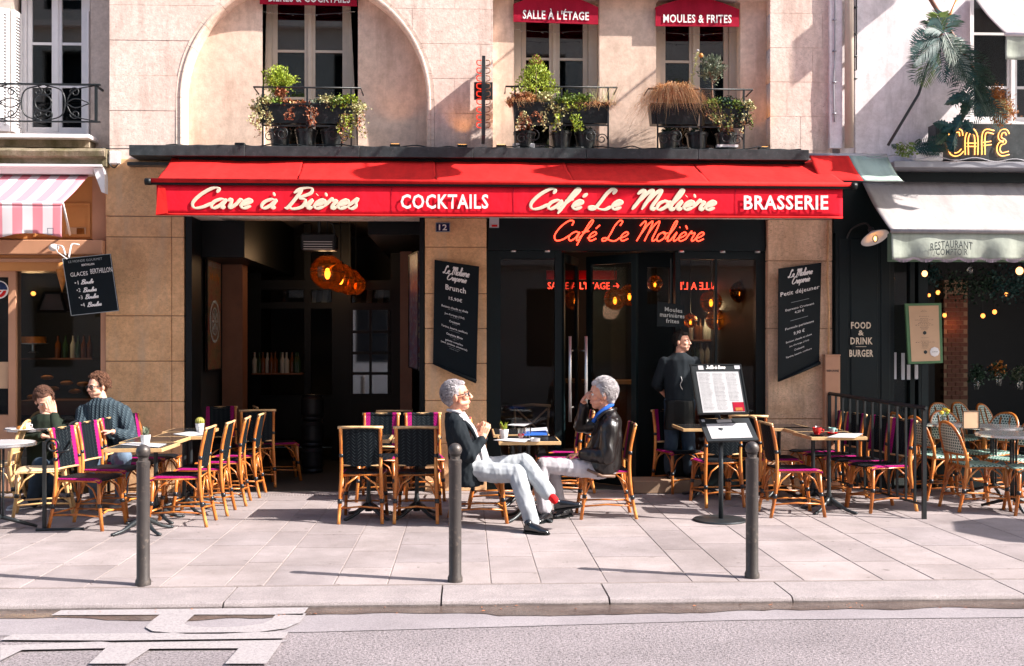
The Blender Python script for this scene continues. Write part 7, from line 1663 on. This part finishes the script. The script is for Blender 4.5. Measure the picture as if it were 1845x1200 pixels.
for s in (-1, 1): tr.cap([pz(cx0, .9)+Vector((s*.09, 0, 0)), pz(cx0, .5)+Vector((s*.10, 0, 0)), pz(cx0, .1)+Vector((s*.115, 0, 0))], [.10, .085, .075])
tr.build('jeans', 'jeans_dark', t, .009, 3, .007, 12, 6)
for s in (-1, 1): x = pz(cx0, 0).x+s*.12; shoe(t, (x, Y+.06, .004), (x+.04*s+.02, Y-.2, .004), (0, 0, 1), h=.05)
MB().tube(spline([pz(1205, 1.22, -.13), pz(1207, 1.17, -.14), pz(1204, 1.12, -.14), pz(1208, 1.06, -.14)], 4), .004, 5).build('lanyard', 'chrome', t, True)
t.scale = (.93,)*3; t.location = (.07*pz(cx0, 0).x, .07*Y-.72, .14)
dst = thing('door_step', 'low stone step in the bar doorway under the waiter', 'step'); MB().box((fx(1140, 11.8), 11.72, .004), (fx(1262, 11.8), 12.09, .142), bev=.008).build('step_stone', 'joint_mortar', dst)
# ---- young man hiding his face with a hand (left)
Y = 11.35
t = thing('person', 'young man in an olive jumper resting his face in his hand at the marble table', 'person')
hc = P(80, 722, Y); M4 = headM(hc, -60, -28, 12, 1.0)
sn, sf = P(118, 775, Y-.03), P(50, 770, Y+.0); ch = P(84, 772, Y)
body = Clay(); head(body, M4); body.cap([M4 @ Vector((-.03, 0, -.05)), P(84, 755, Y)], [.054, .06])
body.hull([(P(84, 752, Y), (.09, 0, 0), (0, .07, 0)), (P(84, 778, Y), (.15, 0, 0), (0, .09, 0)), (P(84, 800, Y), (.15, 0, 0), (0, .11, 0)), (P(86, 835, Y), (.16, 0, 0), (0, .12, 0))])
e1, w1_ = P(104, 782, Y-.30), P(97, 745, Y-.22); e2, w2_ = P(48, 792, Y-.22), P(78, 786, Y-.36)
for a, e, w in ((sn, e1, w1_), (sf, e2, w2_)): body.cap([a, e, w], [.05, .038, .027])
hand(body, w1_, Vector((-.35, .30, .9)), Vector((-.4, .9, 0)), .25, 1.05, .06, 1); hand(body, w2_, Vector((.8, -.1, -.1)), Vector((0, 0, -1)), .4, 1.0, .05, 1)
k1, k2 = P(72, 838, Y-.48), P(112, 838, Y-.48); a1, a2 = P(58, 905, 11.0), P(78, 893, 11.1)
for h, k_, a in ((P(76, 838, Y), k1, a1), (P(96, 838, Y), k2, a2)): body.cap([h, k_, a], [.08, .056, .036])
body.build('body', 'skin_young', t, .0055, 2); eyes(t, M4); hair(t, M4, 'hair_brown', 'messy', 4)
jk = Clay().hull([(P(84, 746, Y), (.085, 0, 0), (0, .08, 0)), (P(84, 758, Y), (.19, 0, 0), (0, .11, 0)), (P(84, 800, Y), (.20, 0, 0), (0, .14, 0)), (P(86, 842, Y), (.20, 0, 0), (0, .15, 0))])
for a, e, w in ((sn, e1, w1_), (sf, e2, w2_)): jk.cap([a, e, w+(e-w)*.15], [.068, .056, .040])
jk.build('jumper', 'sweater_olive', t, .009, 3, .009, 9, 11)
tr = Clay()
for h, k_, a in ((P(76, 842, Y), k1, a1), (P(96, 842, Y), k2, a2)): tr.cap([h, k_, a], [.095, .075, .058])
tr.build('trousers', 'jeans_dark', t, .009, 3, .008, 10, 3)
for a, q in ((a1, -.1), (a2, .05)): shoe(t, (a.x, a.y+.02, .004), (a.x-.16, a.y-.20, .004), (0, 0, 1), 'sneaker_grey', .048, .05, 'trainer', 'white_paint')
# ---- young man in the teal cable knit
t = thing('person', 'curly haired young man with thin glasses in a teal cable knit jumper', 'person')
Y = 11.3; hc = P(175, 697, Y); M5 = headM(hc, -128, -6, 0, 1.0)
body = Clay(); head(body, M5); body.cap([M5 @ Vector((-.02, 0, -.06)), P(185, 728, Y)], [.056, .06])
body.hull([(P(186, 735, Y), (.08, 0, 0), (0, .07, 0)), (P(187, 752, Y), (.15, 0, 0), (0, .09, 0)), (P(190, 780, Y), (.18, 0, 0), (0, .11, 0)), (P(194, 828, Y), (.17, 0, 0), (0, .12, 0))])
s1, s2 = P(152, 743, Y), P(222, 743, Y); e1, w1_ = P(143, 788, Y-.16), P(165, 790, Y-.38); e2, w2_ = P(236, 788, Y-.12), P(203, 778, Y-.36)
for a, e, w in ((s1, e1, w1_), (s2, e2, w2_)): body.cap([a, e, w], [.052, .040, .028])
hand(body, w2_, Vector((-.8, -.2, .1)), Vector((0, 0, -1)), .5, 1.0, .05, 1); hand(body, w1_, Vector((.6, -.4, .1)), Vector((0, 0, -1)), .5, 1.0, .05, -1)
k1, k2 = P(168, 822, Y-.5), P(222, 822, Y-.5); a1, a2 = P(172, 890, 11.0), P(218, 892, 11.0)
for h, k_, a in ((P(180, 832, Y), k1, a1), (P(206, 832, Y), k2, a2)): body.cap([h, k_, a], [.08, .056, .036])
body.build('body', 'skin_young', t, .0055, 2); eyes(t, M5); hair(t, M5, 'hair_curly', 'curly', 9); glasses(t, M5)
jk = Clay().hull([(P(185, 717, Y), (.078, 0, 0), (0, .08, 0)), (P(187, 729, Y), (.20, 0, 0), (0, .12, 0)), (P(189, 775, Y), (.235, 0, 0), (0, .16, 0)), (P(192, 815, Y), (.235, 0, 0), (0, .17, 0)), (P(194, 832, Y), (.21, 0, 0), (0, .15, 0))])
for a, e, w in ((s1, e1, w1_), (s2, e2, w2_)): jk.cap([a, e, w+(e-w)*.15], [.080, .068, .046])
jk.build('knitted_jumper', 'knit_teal', t, .008, 3, .010, 8, 13)
tr = Clay()
for h, k_, a in ((P(182, 838, Y), k1, a1), (P(206, 838, Y), k2, a2)): tr.cap([h, k_, a], [.10, .080, .060])
tr.build('jeans', 'jeans_blue', t, .009, 3, .008, 10, 15)
for a in (a1, a2): shoe(t, (a.x, a.y+.04, .004), (a.x-.02, a.y-.22, .004), (0, 0, 1), 'sneaker_grey', .048, .05, 'trainer', 'white_paint')
# ------------------------------------------------------------------ plants on the ledge and above the restaurant
def leaves(name, mat, parent, pts, size=(.02, .035), rnd=None, droop=0, aspect=.45, kind=None, out=None):
    """small folded leaves at the given points"""
    rr = rnd or random.Random(1); mb = MB()
    for p in pts:
        p = Vector(p); L = rr.uniform(*size); d = Vector((rr.gauss(0, 1), rr.gauss(0, 1), rr.gauss(.25-droop, .8)))
        if out is not None: d += (p-Vector(out)).normalized()*1.2
        d.normalize(); s_ = d.cross(Vector((rr.gauss(0, 1), rr.gauss(0, 1), rr.gauss(0, 1)))).normalized()*L*aspect; n_ = d.cross(s_).normalized()*L*.12
        mb.add([p, p+d*L*.5+s_-n_, p+d*L, p+d*L*.5-s_-n_, p+d*L*.5], [(0, 1, 4), (1, 2, 4), (2, 3, 4), (3, 0, 4)])
    o = mb.build(name, mat, parent, fix=False); o['kind'] = kind or 'stuff'; return o
def blob(rr, c, r, n, sc3=(1, 1, 1), hollow=.45):
    out = []
    while len(out) < n:
        v = Vector((rr.gauss(0, 1), rr.gauss(0, 1), rr.gauss(0, 1))); 
        if v.length < 1e-3: continue
        v.normalize(); q = hollow+(1-hollow)*rr.random(); k = .78+.5*noise.noise(v*2.2+Vector(c)*3); out.append(Vector(c)+Vector((v.x*sc3[0], v.y*sc3[1], v.z*sc3[2]))*r*q*k)
    return out
def strands(name, mat, parent, rr, c, n, L=(.15, .35), spread=1.0, up=.6, r=.0022, wid=.1, grav=1.4):
    mb = MB()
    for i in range(n):
        a = rr.uniform(0, 2*PI); d = Vector((math.cos(a)*spread, math.sin(a)*spread*.7, up*rr.uniform(.4, 1.4))).normalized(); l = rr.uniform(*L); p = Vector(c)+Vector((rr.uniform(-wid, wid), rr.uniform(-.04, .04), 0)); pts = []
        for k in range(6): t = k/5; pts.append(p+d*l*t+Vector((0, 0, -grav*l*t*t*rr.uniform(.8, 1.1)*.5)))
        w = Vector((-d.y, d.x, 0)); w = (w.normalized() if w.length > 1e-4 else Vector((1, 0, 0)))*r; vs = []
        for k, q in enumerate(pts): f = 1-k/5.5; vs += [q-w*f, q+w*f]
        mb.add(vs, [(2*k, 2*k+1, 2*k+3, 2*k+2) for k in range(5)])
    o = mb.build(name, mat, parent, fix=False); o['kind'] = 'stuff'; return o
def trail(parent, mat, rr, p0, L, n=10, leaf='leaf_pale', sz=(.016, .030)):
    pts = [Vector(p0)]; 
    for i in range(n): pts.append(pts[-1]+Vector((rr.gauss(0, .014), rr.gauss(0, .008)-.002, -L*.75/n)))
    MB().tube(pts, .0022, 4).build('stem', mat, parent); leaves('foliage', leaf, parent, [p+Vector((rr.gauss(0, .012), rr.gauss(0, .01), 0)) for p in pts[1:] for _ in range(3)], sz, rr)
YP = 11.77
def wrought(label, x0, x1, ytop, ybot=263, curl=True):
    t = thing('window_railing', label, 'railing', group='low black railings in front of the upper windows'); a, b = fx(x0, YP-.08), fx(x1, YP-.08); zt = fz(ytop, (x0+x1)/2, YP-.08)
    MB().tube([(a, YP+.2, zt-.01), (a, YP-.09, zt), (b, YP-.09, zt), (b, YP+.2, zt-.01)], .010, 7).build('top_rail', 'black_iron', t, True)
    ai, bi = a+.1, b-.1; zb0 = zb_+.005; zm = zt-.2
    for x in (ai, bi, (ai+bi)/2): MB().box((x-.009, YP-.10, zb0), (x+.009, YP-.08, zt)).build('post', 'black_iron', t)
    MB().box((ai, YP-.10, zm-.22), (bi, YP-.085, zm-.205)).build('mid_rail', 'black_iron', t)
    for s, x in ((1, ai), (-1, bi)):
        mb = MB(); c = Vector((x+s*.07, YP-.09, zb0+.1)); mb.tube([c+Vector((.06*(1-.7*i/22)*math.cos(i*.4), 0, .06*(1-.7*i/22)*math.sin(i*.4))) for i in range(23)], .006, 5); c = Vector((x+s*.2, YP-.09, zb0+.13)); mb.tube([c+Vector((.08*(1-.7*i/22)*math.cos(PI-i*.4), 0, .08*(1-.7*i/22)*math.sin(PI-i*.4))) for i in range(23)], .006, 5); mb.build('scroll', 'black_iron', t, True)
    return t
def planter(label, x0, x1, y0, y1, lid=True, mat='planter_black'):
    t = thing('planter_box', label, 'planter', group='black window planters on the ledge'); a, b = fx(x0, YP-.1), fx(x1, YP-.1); z0, z1 = fz(y1, (x0+x1)/2, YP), fz(y0, (x0+x1)/2, YP)
    mb = MB(); vs = [(a+.02, YP-.07, z0), (b-.02, YP-.07, z0), (b-.02, YP+.07, z0), (a+.02, YP+.07, z0), (a, YP-.10, z1), (b, YP-.10, z1), (b, YP+.10, z1), (a, YP+.10, z1)]; mb.add(vs, [(0, 3, 2, 1), (0, 1, 5, 4), (1, 2, 6, 5), (2, 3, 7, 6), (3, 0, 4, 7)]); o = mb.build('box', mat, t); o.modifiers.new('t', 'SOLIDIFY').thickness = .008
    MB().box((a+.01, YP-.09, z1-.03), (b-.01, YP+.09, z1-.015)).build('soil', 'soil', t)
    MB().box((a-.006, YP-.108, z1-.018), (b+.006, YP-.101, z1+.002), bev=.002).build('rim', mat, t); return t
rr = random.Random(31)
wrought('black railing in front of the arch window', 457, 650, 158); wrought('black railing under the SALLE À L\'ÉTAGE window', 911, 1112, 157); wrought('black railing under the MOULES & FRITES window', 1168, 1356, 161)
planter('black planter below the lime green bush at the arch window', 463, 556, 190, 224); planter('black planter at the right half of the arch window', 562, 634, 190, 225)
planter('black planter below the lime conifer', 924, 1004, 188, 222); planter('black planter at the right half of the SALLE À L\'ÉTAGE window', 1012, 1098, 188, 224)
planter('black planter overhung by the straw grass', 1172, 1262, 190, 226); planter('black planter with ivy at the right end of the windows', 1268, 1350, 192, 226)
for i, (px, l) in enumerate(((505, 'dark pot standing on the ledge under the left arch planter'), (552, 'dark pot standing on the ledge under the middle of the arch window'), (598, 'dark pot on the ledge under the right arch planter'), (945, 'dark pot on the ledge under the lime conifer planter'), (1010, 'dark pot on the ledge in the middle of the left bay window'), (1055, 'dark pot on the ledge at the right of the left bay window'), (1205, 'dark pot on the ledge under the straw grass'), (1255, 'dark pot on the ledge in the middle of the right bay window'), (1308, 'dark pot on the ledge under the ivy planter'))):
    x = fx(px, 11.85); t = thing('plant_pot', l, 'pot', (x, 11.84, zb_+.002), 0, 'dark pots on the ledge'); MB().lathe([(0, 0), (.09, 0), (.115, .17), (.125, .17), (.125, .2), (.105, .2), (.10, .17), (0, .17)], seg=18).build('pot', 'planter_black', t, 'auto')
    leaves('foliage', rr.choice(['leaf_brown', 'leaf_dark', 'leaf_dark']), t, blob(rr, (0, 0, .22), .12, 110, (1, .7, .6)), (.02, .04), rr)
def plant(label, cat='plant', name='plant', loc=None): return thing(name, label, cat, loc or (0, 0, 0))
# arch window
c = P(503, 145, YP); t = plant('lime green feathery bush standing on the arch window railing', 'shrub', 'shrub'); 
leaves('foliage', 'leaf_lime', t, blob(rr, c, .21, 2200, (1, .8, .95)), (.018, .034), rr, out=c-Vector((0, 0, .12)), aspect=.25); leaves('inner_foliage', 'leaf_green', t, blob(rr, c-Vector((0, 0, .03)), .15, 500, (1, .8, .8), .2), (.02, .03), rr); leaves('dead_foliage', 'leaf_brown', t, blob(rr, c-Vector((-.02, .05, .14)), .09, 260, (1, .7, .8)), (.02, .035), rr)
MB().tube([c-Vector((0, 0, .4)), c], [.012, .006], 6).build('stem', 'twig', t)
def hedge(label, spots, name='trailing_plant'):
    t = plant(label, 'plant', name)
    for px, py, r_, m_, n in spots: leaves('foliage', m_, t, blob(rr, P(px, py, YP-.06), r_, int(n*1.5), (1.25, .75, .75), .15), (.018, .036), rr)
    return t
t = hedge('pale trailing plant spilling over the left arch planter', [(478, 183, .12, 'leaf_pale', 420), (470, 196, .11, 'leaf_pale', 260), (498, 184, .10, 'leaf_green', 160), (512, 186, .09, 'leaf_brown', 90)])
for i in range(9): trail(t, 'twig', rr, P(452+rr.uniform(0, 40), 200, YP-.12), rr.uniform(.15, .38))
t = hedge('green and yellow trailing plant spilling over the right arch planter', [(590, 182, .13, 'leaf_pale', 260), (605, 186, .14, 'leaf_green', 520), (625, 184, .14, 'leaf_lime', 300), (640, 195, .13, 'leaf_pale', 320), (575, 186, .09, 'leaf_olive', 160)])
for i in range(14): trail(t, 'twig', rr, P(612+rr.uniform(0, 42), 205, YP-.12), rr.uniform(.18, .45), leaf=rr.choice(['leaf_brown', 'leaf_pale', 'leaf_lime']))
t = hedge('brown withered plant between the two arch planters', [(548, 188, .08, 'leaf_brown', 150), (530, 190, .06, 'straw', 90)]); 
for i in range(6): trail(t, 'twig', rr, P(520+rr.uniform(0, 50), 192, YP-.12), rr.uniform(.08, .28), leaf='leaf_brown')
# left bay window
t = plant('lime green dwarf conifer with a reddish tip in front of the left bay window', 'shrub', 'conifer'); c0 = P(966, 165, YP); pts = []; pr = []
for i in range(1500):
    h = rr.random()**1.2; a = rr.uniform(0, 2*PI); r_ = (.25*(1-h)**.8+.015)*rr.uniform(.5, 1.08)*(1+.3*noise.noise(Vector((a*2, h*6, 1)))); p = c0+Vector((r_*math.cos(a), r_*.8*math.sin(a), -.02+h*.40)); (pr if h > .75 and rr.random() < .7 else pts).append(p)
leaves('foliage', 'leaf_lime', t, pts, (.022, .04), rr, out=c0-Vector((0, 0, .2)), aspect=.25); leaves('red_tip', 'leaf_brown', t, pr, (.02, .03), rr, out=c0, aspect=.25); MB().tube([c0-Vector((0, 0, .2)), c0+Vector((0, 0, .3))], [.012, .004], 6).build('stem', 'twig', t)
t = hedge('pale brown heather spilling over the left bay planter', [(935, 180, .13, 'leaf_brown', 380), (950, 176, .12, 'straw', 200), (982, 178, .13, 'leaf_pale', 420), (995, 196, .12, 'leaf_pale', 320), (920, 186, .07, 'straw', 80)]); strands('dry_stems', 'straw', t, rr, P(940, 180, YP-.1), 130, (.1, .22), 1, .5, wid=.16, grav=2.2)
for i in range(10): trail(t, 'twig', rr, P(925+rr.uniform(0, 80), 200, YP-.12), rr.uniform(.12, .3), leaf=rr.choice(['leaf_brown', 'leaf_pale']))
t = hedge('bright green ivy in the middle of the left bay planters', [(1020, 182, .14, 'leaf_green', 520), (1035, 192, .14, 'leaf_lime', 360), (1010, 200, .12, 'leaf_pale', 220), (1050, 180, .12, 'leaf_green', 320)])
for i in range(8): trail(t, 'leaf_green', rr, P(1000+rr.uniform(0, 50), 205, YP-.13), rr.uniform(.12, .32), leaf='leaf_lime')
t = plant('dry beige grass at the right end of the left bay planters', 'grass', 'dry_grass'); strands('grass_blades', 'straw', t, rr, P(1075, 192, YP-.05), 420, (.16, .34), 1.1, .7, wid=.13, grav=1.4); strands('seed_heads', 'leaf_pale', t, rr, P(1088, 190, YP-.05), 90, (.25, .42), .6, 1.1, wid=.12, grav=.5)
# right bay window
t = plant('big straw coloured grass tuft hanging over the right bay railing', 'grass', 'straw_grass'); c = P(1212, 178, YP-.02)
strands('grass_blades', 'straw', t, rr, c, 1700, (.42, .72), .95, 2.0, r=.0034, wid=.10, grav=2.2); strands('long_blades', 'straw', t, rr, c, 500, (.45, .75), 1.2, 1.0, r=.0034, wid=.10, grav=2.0)
t = plant('small grey green olive tree rising from the right bay planter', 'tree', 'olive_tree'); c = P(1283, 125, YP); MB().tube([P(1284, 186, YP), P(1283, 150, YP), P(1284, 130, YP)], [.012, .008, .005], 6).build('trunk', 'twig', t)
for i in range(9): a = rr.uniform(0, 6.28); MB().tube([P(1283, 152-i*2, YP), P(1283, 140-i*2, YP)+Vector((.10*math.cos(a), .08*math.sin(a), .02))], .003, 4).build('branch', 'twig', t)
leaves('crown', 'leaf_olive', t, blob(rr, c, .19, 900, (.95, .7, 1.0), .2), (.03, .055), rr, aspect=.2, out=c-Vector((0, 0, .15)))
t = plant('tall thin stalk with an orange flower in the right bay window', 'flower', 'flower_stalk'); st_ = [P(1247, 185, YP), P(1246, 150, YP), P(1252, 120, YP), P(1256, 94, YP)]; MB().tube(spline(st_, 5), .004, 5).build('stem', 'leaf_pale', t)
sp = spline(st_, 12); leaves('foliage', 'leaf_pale', t, [p for p in sp for _ in range(3)], (.03, .055), rr, aspect=.12); MB().ball(P(1263, 100, YP), .025, 8, 6, sc3=(1, .7, 1.1)).build('flower', 'leaf_orange', t, True); MB().ball(P(1257, 91, YP), .014, 8, 6).build('bud', 'paper', t, True)
t = hedge('dark green ivy mounding over the rightmost planter', [(1285, 190, .14, 'leaf_green', 420), (1308, 186, .13, 'leaf_dark', 420), (1325, 192, .13, 'leaf_green', 380), (1345, 192, .11, 'leaf_pale', 260), (1270, 196, .10, 'leaf_dark', 200)])
for i in range(14): trail(t, 'twig', rr, P(1270+rr.uniform(0, 88), 205, YP-.12), rr.uniform(.1, .3), leaf=rr.choice(['leaf_green', 'leaf_pale', 'leaf_dark']))
o = MB().box(tuple(P(1330, 265, 11.72)), tuple(P(1290, 262, 11.78))).build('white_tray', 'white_paint'); tag(o, 'flat white tray lying on the ledge below the right bay window', 'tray')
# palm and fern arrangement on poles by the restaurant window
tp = thing('pole_tripod', 'bamboo poles leaning together above the restaurant, tied with palm leaves', 'tripod')
for nm, pts, r_, m_ in (('pole', [P(1600, 262, 11.55), P(1655, 170, 11.5), P(1682, 88, 11.45)], .016, 'cast_iron'), ('pole', [P(1682, 95, 11.45), P(1728, -10, 11.4)], .014, 'bamboo'), ('pole', [P(1808, 225, 11.6), P(1745, 110, 11.5), P(1668, -15, 11.4)], .022, 'interior_brown')): MB().tube(pts, r_, 8).build(nm, m_, tp, True)
def frond(parent, base, d, L, mat, n=25, w=.15, droop=.45, name='palm_leaf'):
    d = Vector(d).normalized(); mb = MB(); side = d.cross(Vector((0, -1, .2))).normalized(); pts = [Vector(base)+d*L*k/10+Vector((0, 0, -droop*L*(k/10)**2)) for k in range(11)]
    mb.tube(pts, [.006*(1-k/12) for k in range(11)], 5)
    for k in range(1, n):
        t = k/n; p = Vector(base)+d*L*t+Vector((0, 0, -droop*L*t*t)); ln = w*L/.6*(math.sin(PI*min(1, t*.9+.12))**.6)
        for s in (-1, 1):
            q = (side*s+d*.75+Vector((0, 0, rr.uniform(-.2, .1)))).normalized()*ln*2.0; wd = Vector((0, 0, 1)).cross(q).normalized()*.009 if abs(q.z) < .9*q.length else side*.009; wd = q.cross(Vector((0, 1, 0))).normalized()*.007
            mb.add([p, p+q*.5+wd, p+q+Vector((0, 0, -.02)), p+q*.5-wd], [(0, 1, 2, 3)])
    mb.build(name, mat, parent, fix=False)
pa = thing('palm_bunch', 'bunch of palm leaves tied at the top of the bamboo poles', 'palm'); B0 = P(1692, 62, 11.42)
for a, L, m_ in ((200, .42, 'leaf_teal'), (225, .45, 'leaf_dark'), (180, .36, 'leaf_teal'), (250, .40, 'leaf_green'), (275, .36, 'leaf_teal'), (300, .42, 'palm_grey'), (325, .44, 'leaf_teal'), (345, .36, 'palm_grey'), (75, .42, 'leaf_teal'), (95, .36, 'leaf_green'), (115, .30, 'leaf_dark'), (150, .28, 'leaf_teal'), (60, .34, 'leaf_dark'), (210, .38, 'palm_grey'), (310, .5, 'leaf_dark')): frond(pa, B0+Vector((rr.uniform(-.05, .05), rr.uniform(-.06, .02), rr.uniform(-.06, .04))), (math.cos(R(a)), rr.uniform(-.4, .2), math.sin(R(a))), L, m_)
gl_ = thing('hanging_fern', 'dark hanging greenery wound down the right pole beside the window', 'fern')
for i in range(26):
    t_ = i/25; b = P(1720+60*t_, 75+110*t_, 11.5); a = rr.uniform(190, 350); frond(gl_, b, (math.cos(R(a)), rr.uniform(-.5, .2), math.sin(R(a))), rr.uniform(.2, .36), rr.choice(['leaf_dark', 'leaf_teal', 'leaf_dark']), 12, .13, .3, 'fern_leaf')
o = leaves('foliage', 'leaf_dark', gl_, [p for t_ in [i/14 for i in range(15)] for p in blob(rr, P(1722+55*t_, 85+95*t_, 11.52), .13, 60)], (.02, .05), rr, droop=.6, aspect=.2)
ob = plant('orange and gold fern bunch hanging at the foot of the right pole', 'fern', 'golden_fern'); leaves('foliage', 'leaf_orange', ob, [p for q in ((1795, 168, .13), (1808, 185, .15), (1815, 205, .14), (1800, 215, .10)) for p in blob(rr, P(q[0], q[1], 11.55), q[2], 300)], (.02, .045), rr, aspect=.2); leaves('green_foliage', 'leaf_pale', ob, blob(rr, P(1806, 195, 11.52), .15, 200), (.02, .04), rr, aspect=.2)
ms2 = thing('monstera', 'dark monstera leaves beside the CAFE sign', 'plant')
def bigleaf(parent, c, d, L, W, mat='leaf_teal'):
    d = Vector(d).normalized(); s = d.cross(Vector((0, -1, 0))).normalized(); c = Vector(c); mb = MB(); n = 12; pts = []
    for k in range(n+1): t = k/n; w = W*math.sin(PI*min(1, t**.75))*(1-.28*(k % 2)); pts.append((c+d*L*t+s*w+Vector((0, .03*math.sin(PI*t), 0)), c+d*L*t+Vector((0, -.02, 0)), c+d*L*t-s*w+Vector((0, .03, 0))))
    vs = [q for p in pts for q in p]; mb.add(vs, [(3*k+j, 3*k+j+1, 3*k+4+j, 3*k+3+j) for k in range(n) for j in (0, 1)]); mb.build('leaf', mat, parent, fix=False)
for px, py, a, L in ((1745, 168, 205, .32), (1748, 172, 250, .30), (1735, 205, 240, .26), (1728, 225, 200, .24), (1722, 235, 250, .26), (1712, 228, 170, .2), (1738, 215, 300, .2), (1716, 245, 270, .2), (1708, 240, 220, .2)): bigleaf(ms2, P(px, py, 11.5), (math.cos(R(a)), -.15, math.sin(R(a))), L, .07, rr.choice(['leaf_teal', 'leaf_dark']))
MB().tube(spline([P(1745, 168, 11.52), P(1735, 195, 11.52), P(1722, 220, 11.52), P(1718, 250, 11.55)], 5), .007, 6).build('stem', 'leaf_dark', ms2)
gb = thing('ledge_palm', 'spiky palm leaves lying on the grey ledge left of the CAFE sign', 'palm'); B1 = P(1622, 268, 11.7)
for a, L in ((35, .30), (20, .34), (5, .36), (60, .16), (150, .14), (350, .26), (12, .34)): frond(gb, B1+Vector((rr.uniform(0, .25), 0, rr.uniform(-.02, .03))), (math.cos(R(a)), -.1, math.sin(R(a))+.1), L, rr.choice(['leaf_dark', 'leaf_teal']), 14, .10, .1)
wf_ = plant('small bush with white blossoms on the ledge above the grey awning', 'shrub', 'blossom_shrub'); leaves('foliage', 'leaf_green', wf_, blob(rr, P(1632, 270, 11.6), .14, 260, (1.1, .7, .8)), (.02, .035), rr); leaves('blossom', 'paper', wf_, blob(rr, P(1632, 266, 11.58), .13, 90, (1.1, .7, .8)), (.015, .025), rr, aspect=.6)
o = MB().box(tuple(P(1650, 290, 11.7)), tuple(P(1692, 277, 11.8)), bev=.006).build('ledge_box', 'white_paint'); tag(o, 'long white box on the ledge left of the CAFE sign', 'box')
mb = MB(); pts = [P(1560+i*8, 281+3*math.sin(i*.7)+i*.25, 11.66) for i in range(40)]; mb.tube(pts, .006, 5); o = mb.build('ledge_garland', 'zinc', None, True); tag(o, 'thin twisted garland cable along the grey ledge', 'cable')
# greenery hanging from the restaurant ceiling
hg = thing('hanging_greenery', 'dark leafy garlands hanging from the restaurant ceiling with small glints', 'foliage')
for px, n, r_ in ((1680, 240, .2), (1715, 220, .25), (1745, 260, .32), (1775, 300, .34), (1800, 260, .3), (1830, 260, .3), (1860, 200, .3)):
    leaves('foliage', 'leaf_dark' if px % 2 else 'leaf_teal', hg, blob(rr, P(px, 500+rr.uniform(-8, 18), 12.9), r_, n, (.9, .8, 1.1), .1), (.02, .045), rr, droop=.5)
for i, (px, py) in enumerate(((1800, 665), (1838, 672), (1760, 672))):
    t = plant(['orange flower bouquet on a table inside the dark restaurant', 'grey green bouquet at the right edge inside the restaurant', 'dark bouquet in the middle inside the restaurant'][i], 'bouquet', 'bouquet'); leaves('foliage', ['leaf_orange', 'leaf_olive', 'leaf_dark'][i], t, blob(rr, P(px, py, 12.8), .13, 130), (.02, .045), rr); leaves('green_foliage', 'leaf_dark', t, blob(rr, P(px, py+6, 12.8), .15, 130), (.03, .05), rr); MB().lathe([(.03, 0), (.04, .15), (.035, .15), (0, .02)], P(px, py+30, 12.8), 12).build('vase', 'clear_glass', t, True)
# board added above the view to throw a shadow band across the stone pier
bs = thing('pier_shade_caster', 'added narrow board high on the white building, unseen, shading the stone pier', 'sign'); xb2 = fx(1900); MB().box((xb2-.02, 11.06, 6.98), (xb2+.02, 11.42, 7.46)).build('board', 'white_paint', bs); MB().tube([(xb2, 12.02, 7.22), (xb2, 11.4, 7.22)], .015, 6).build('bracket', 'black_iron', bs)
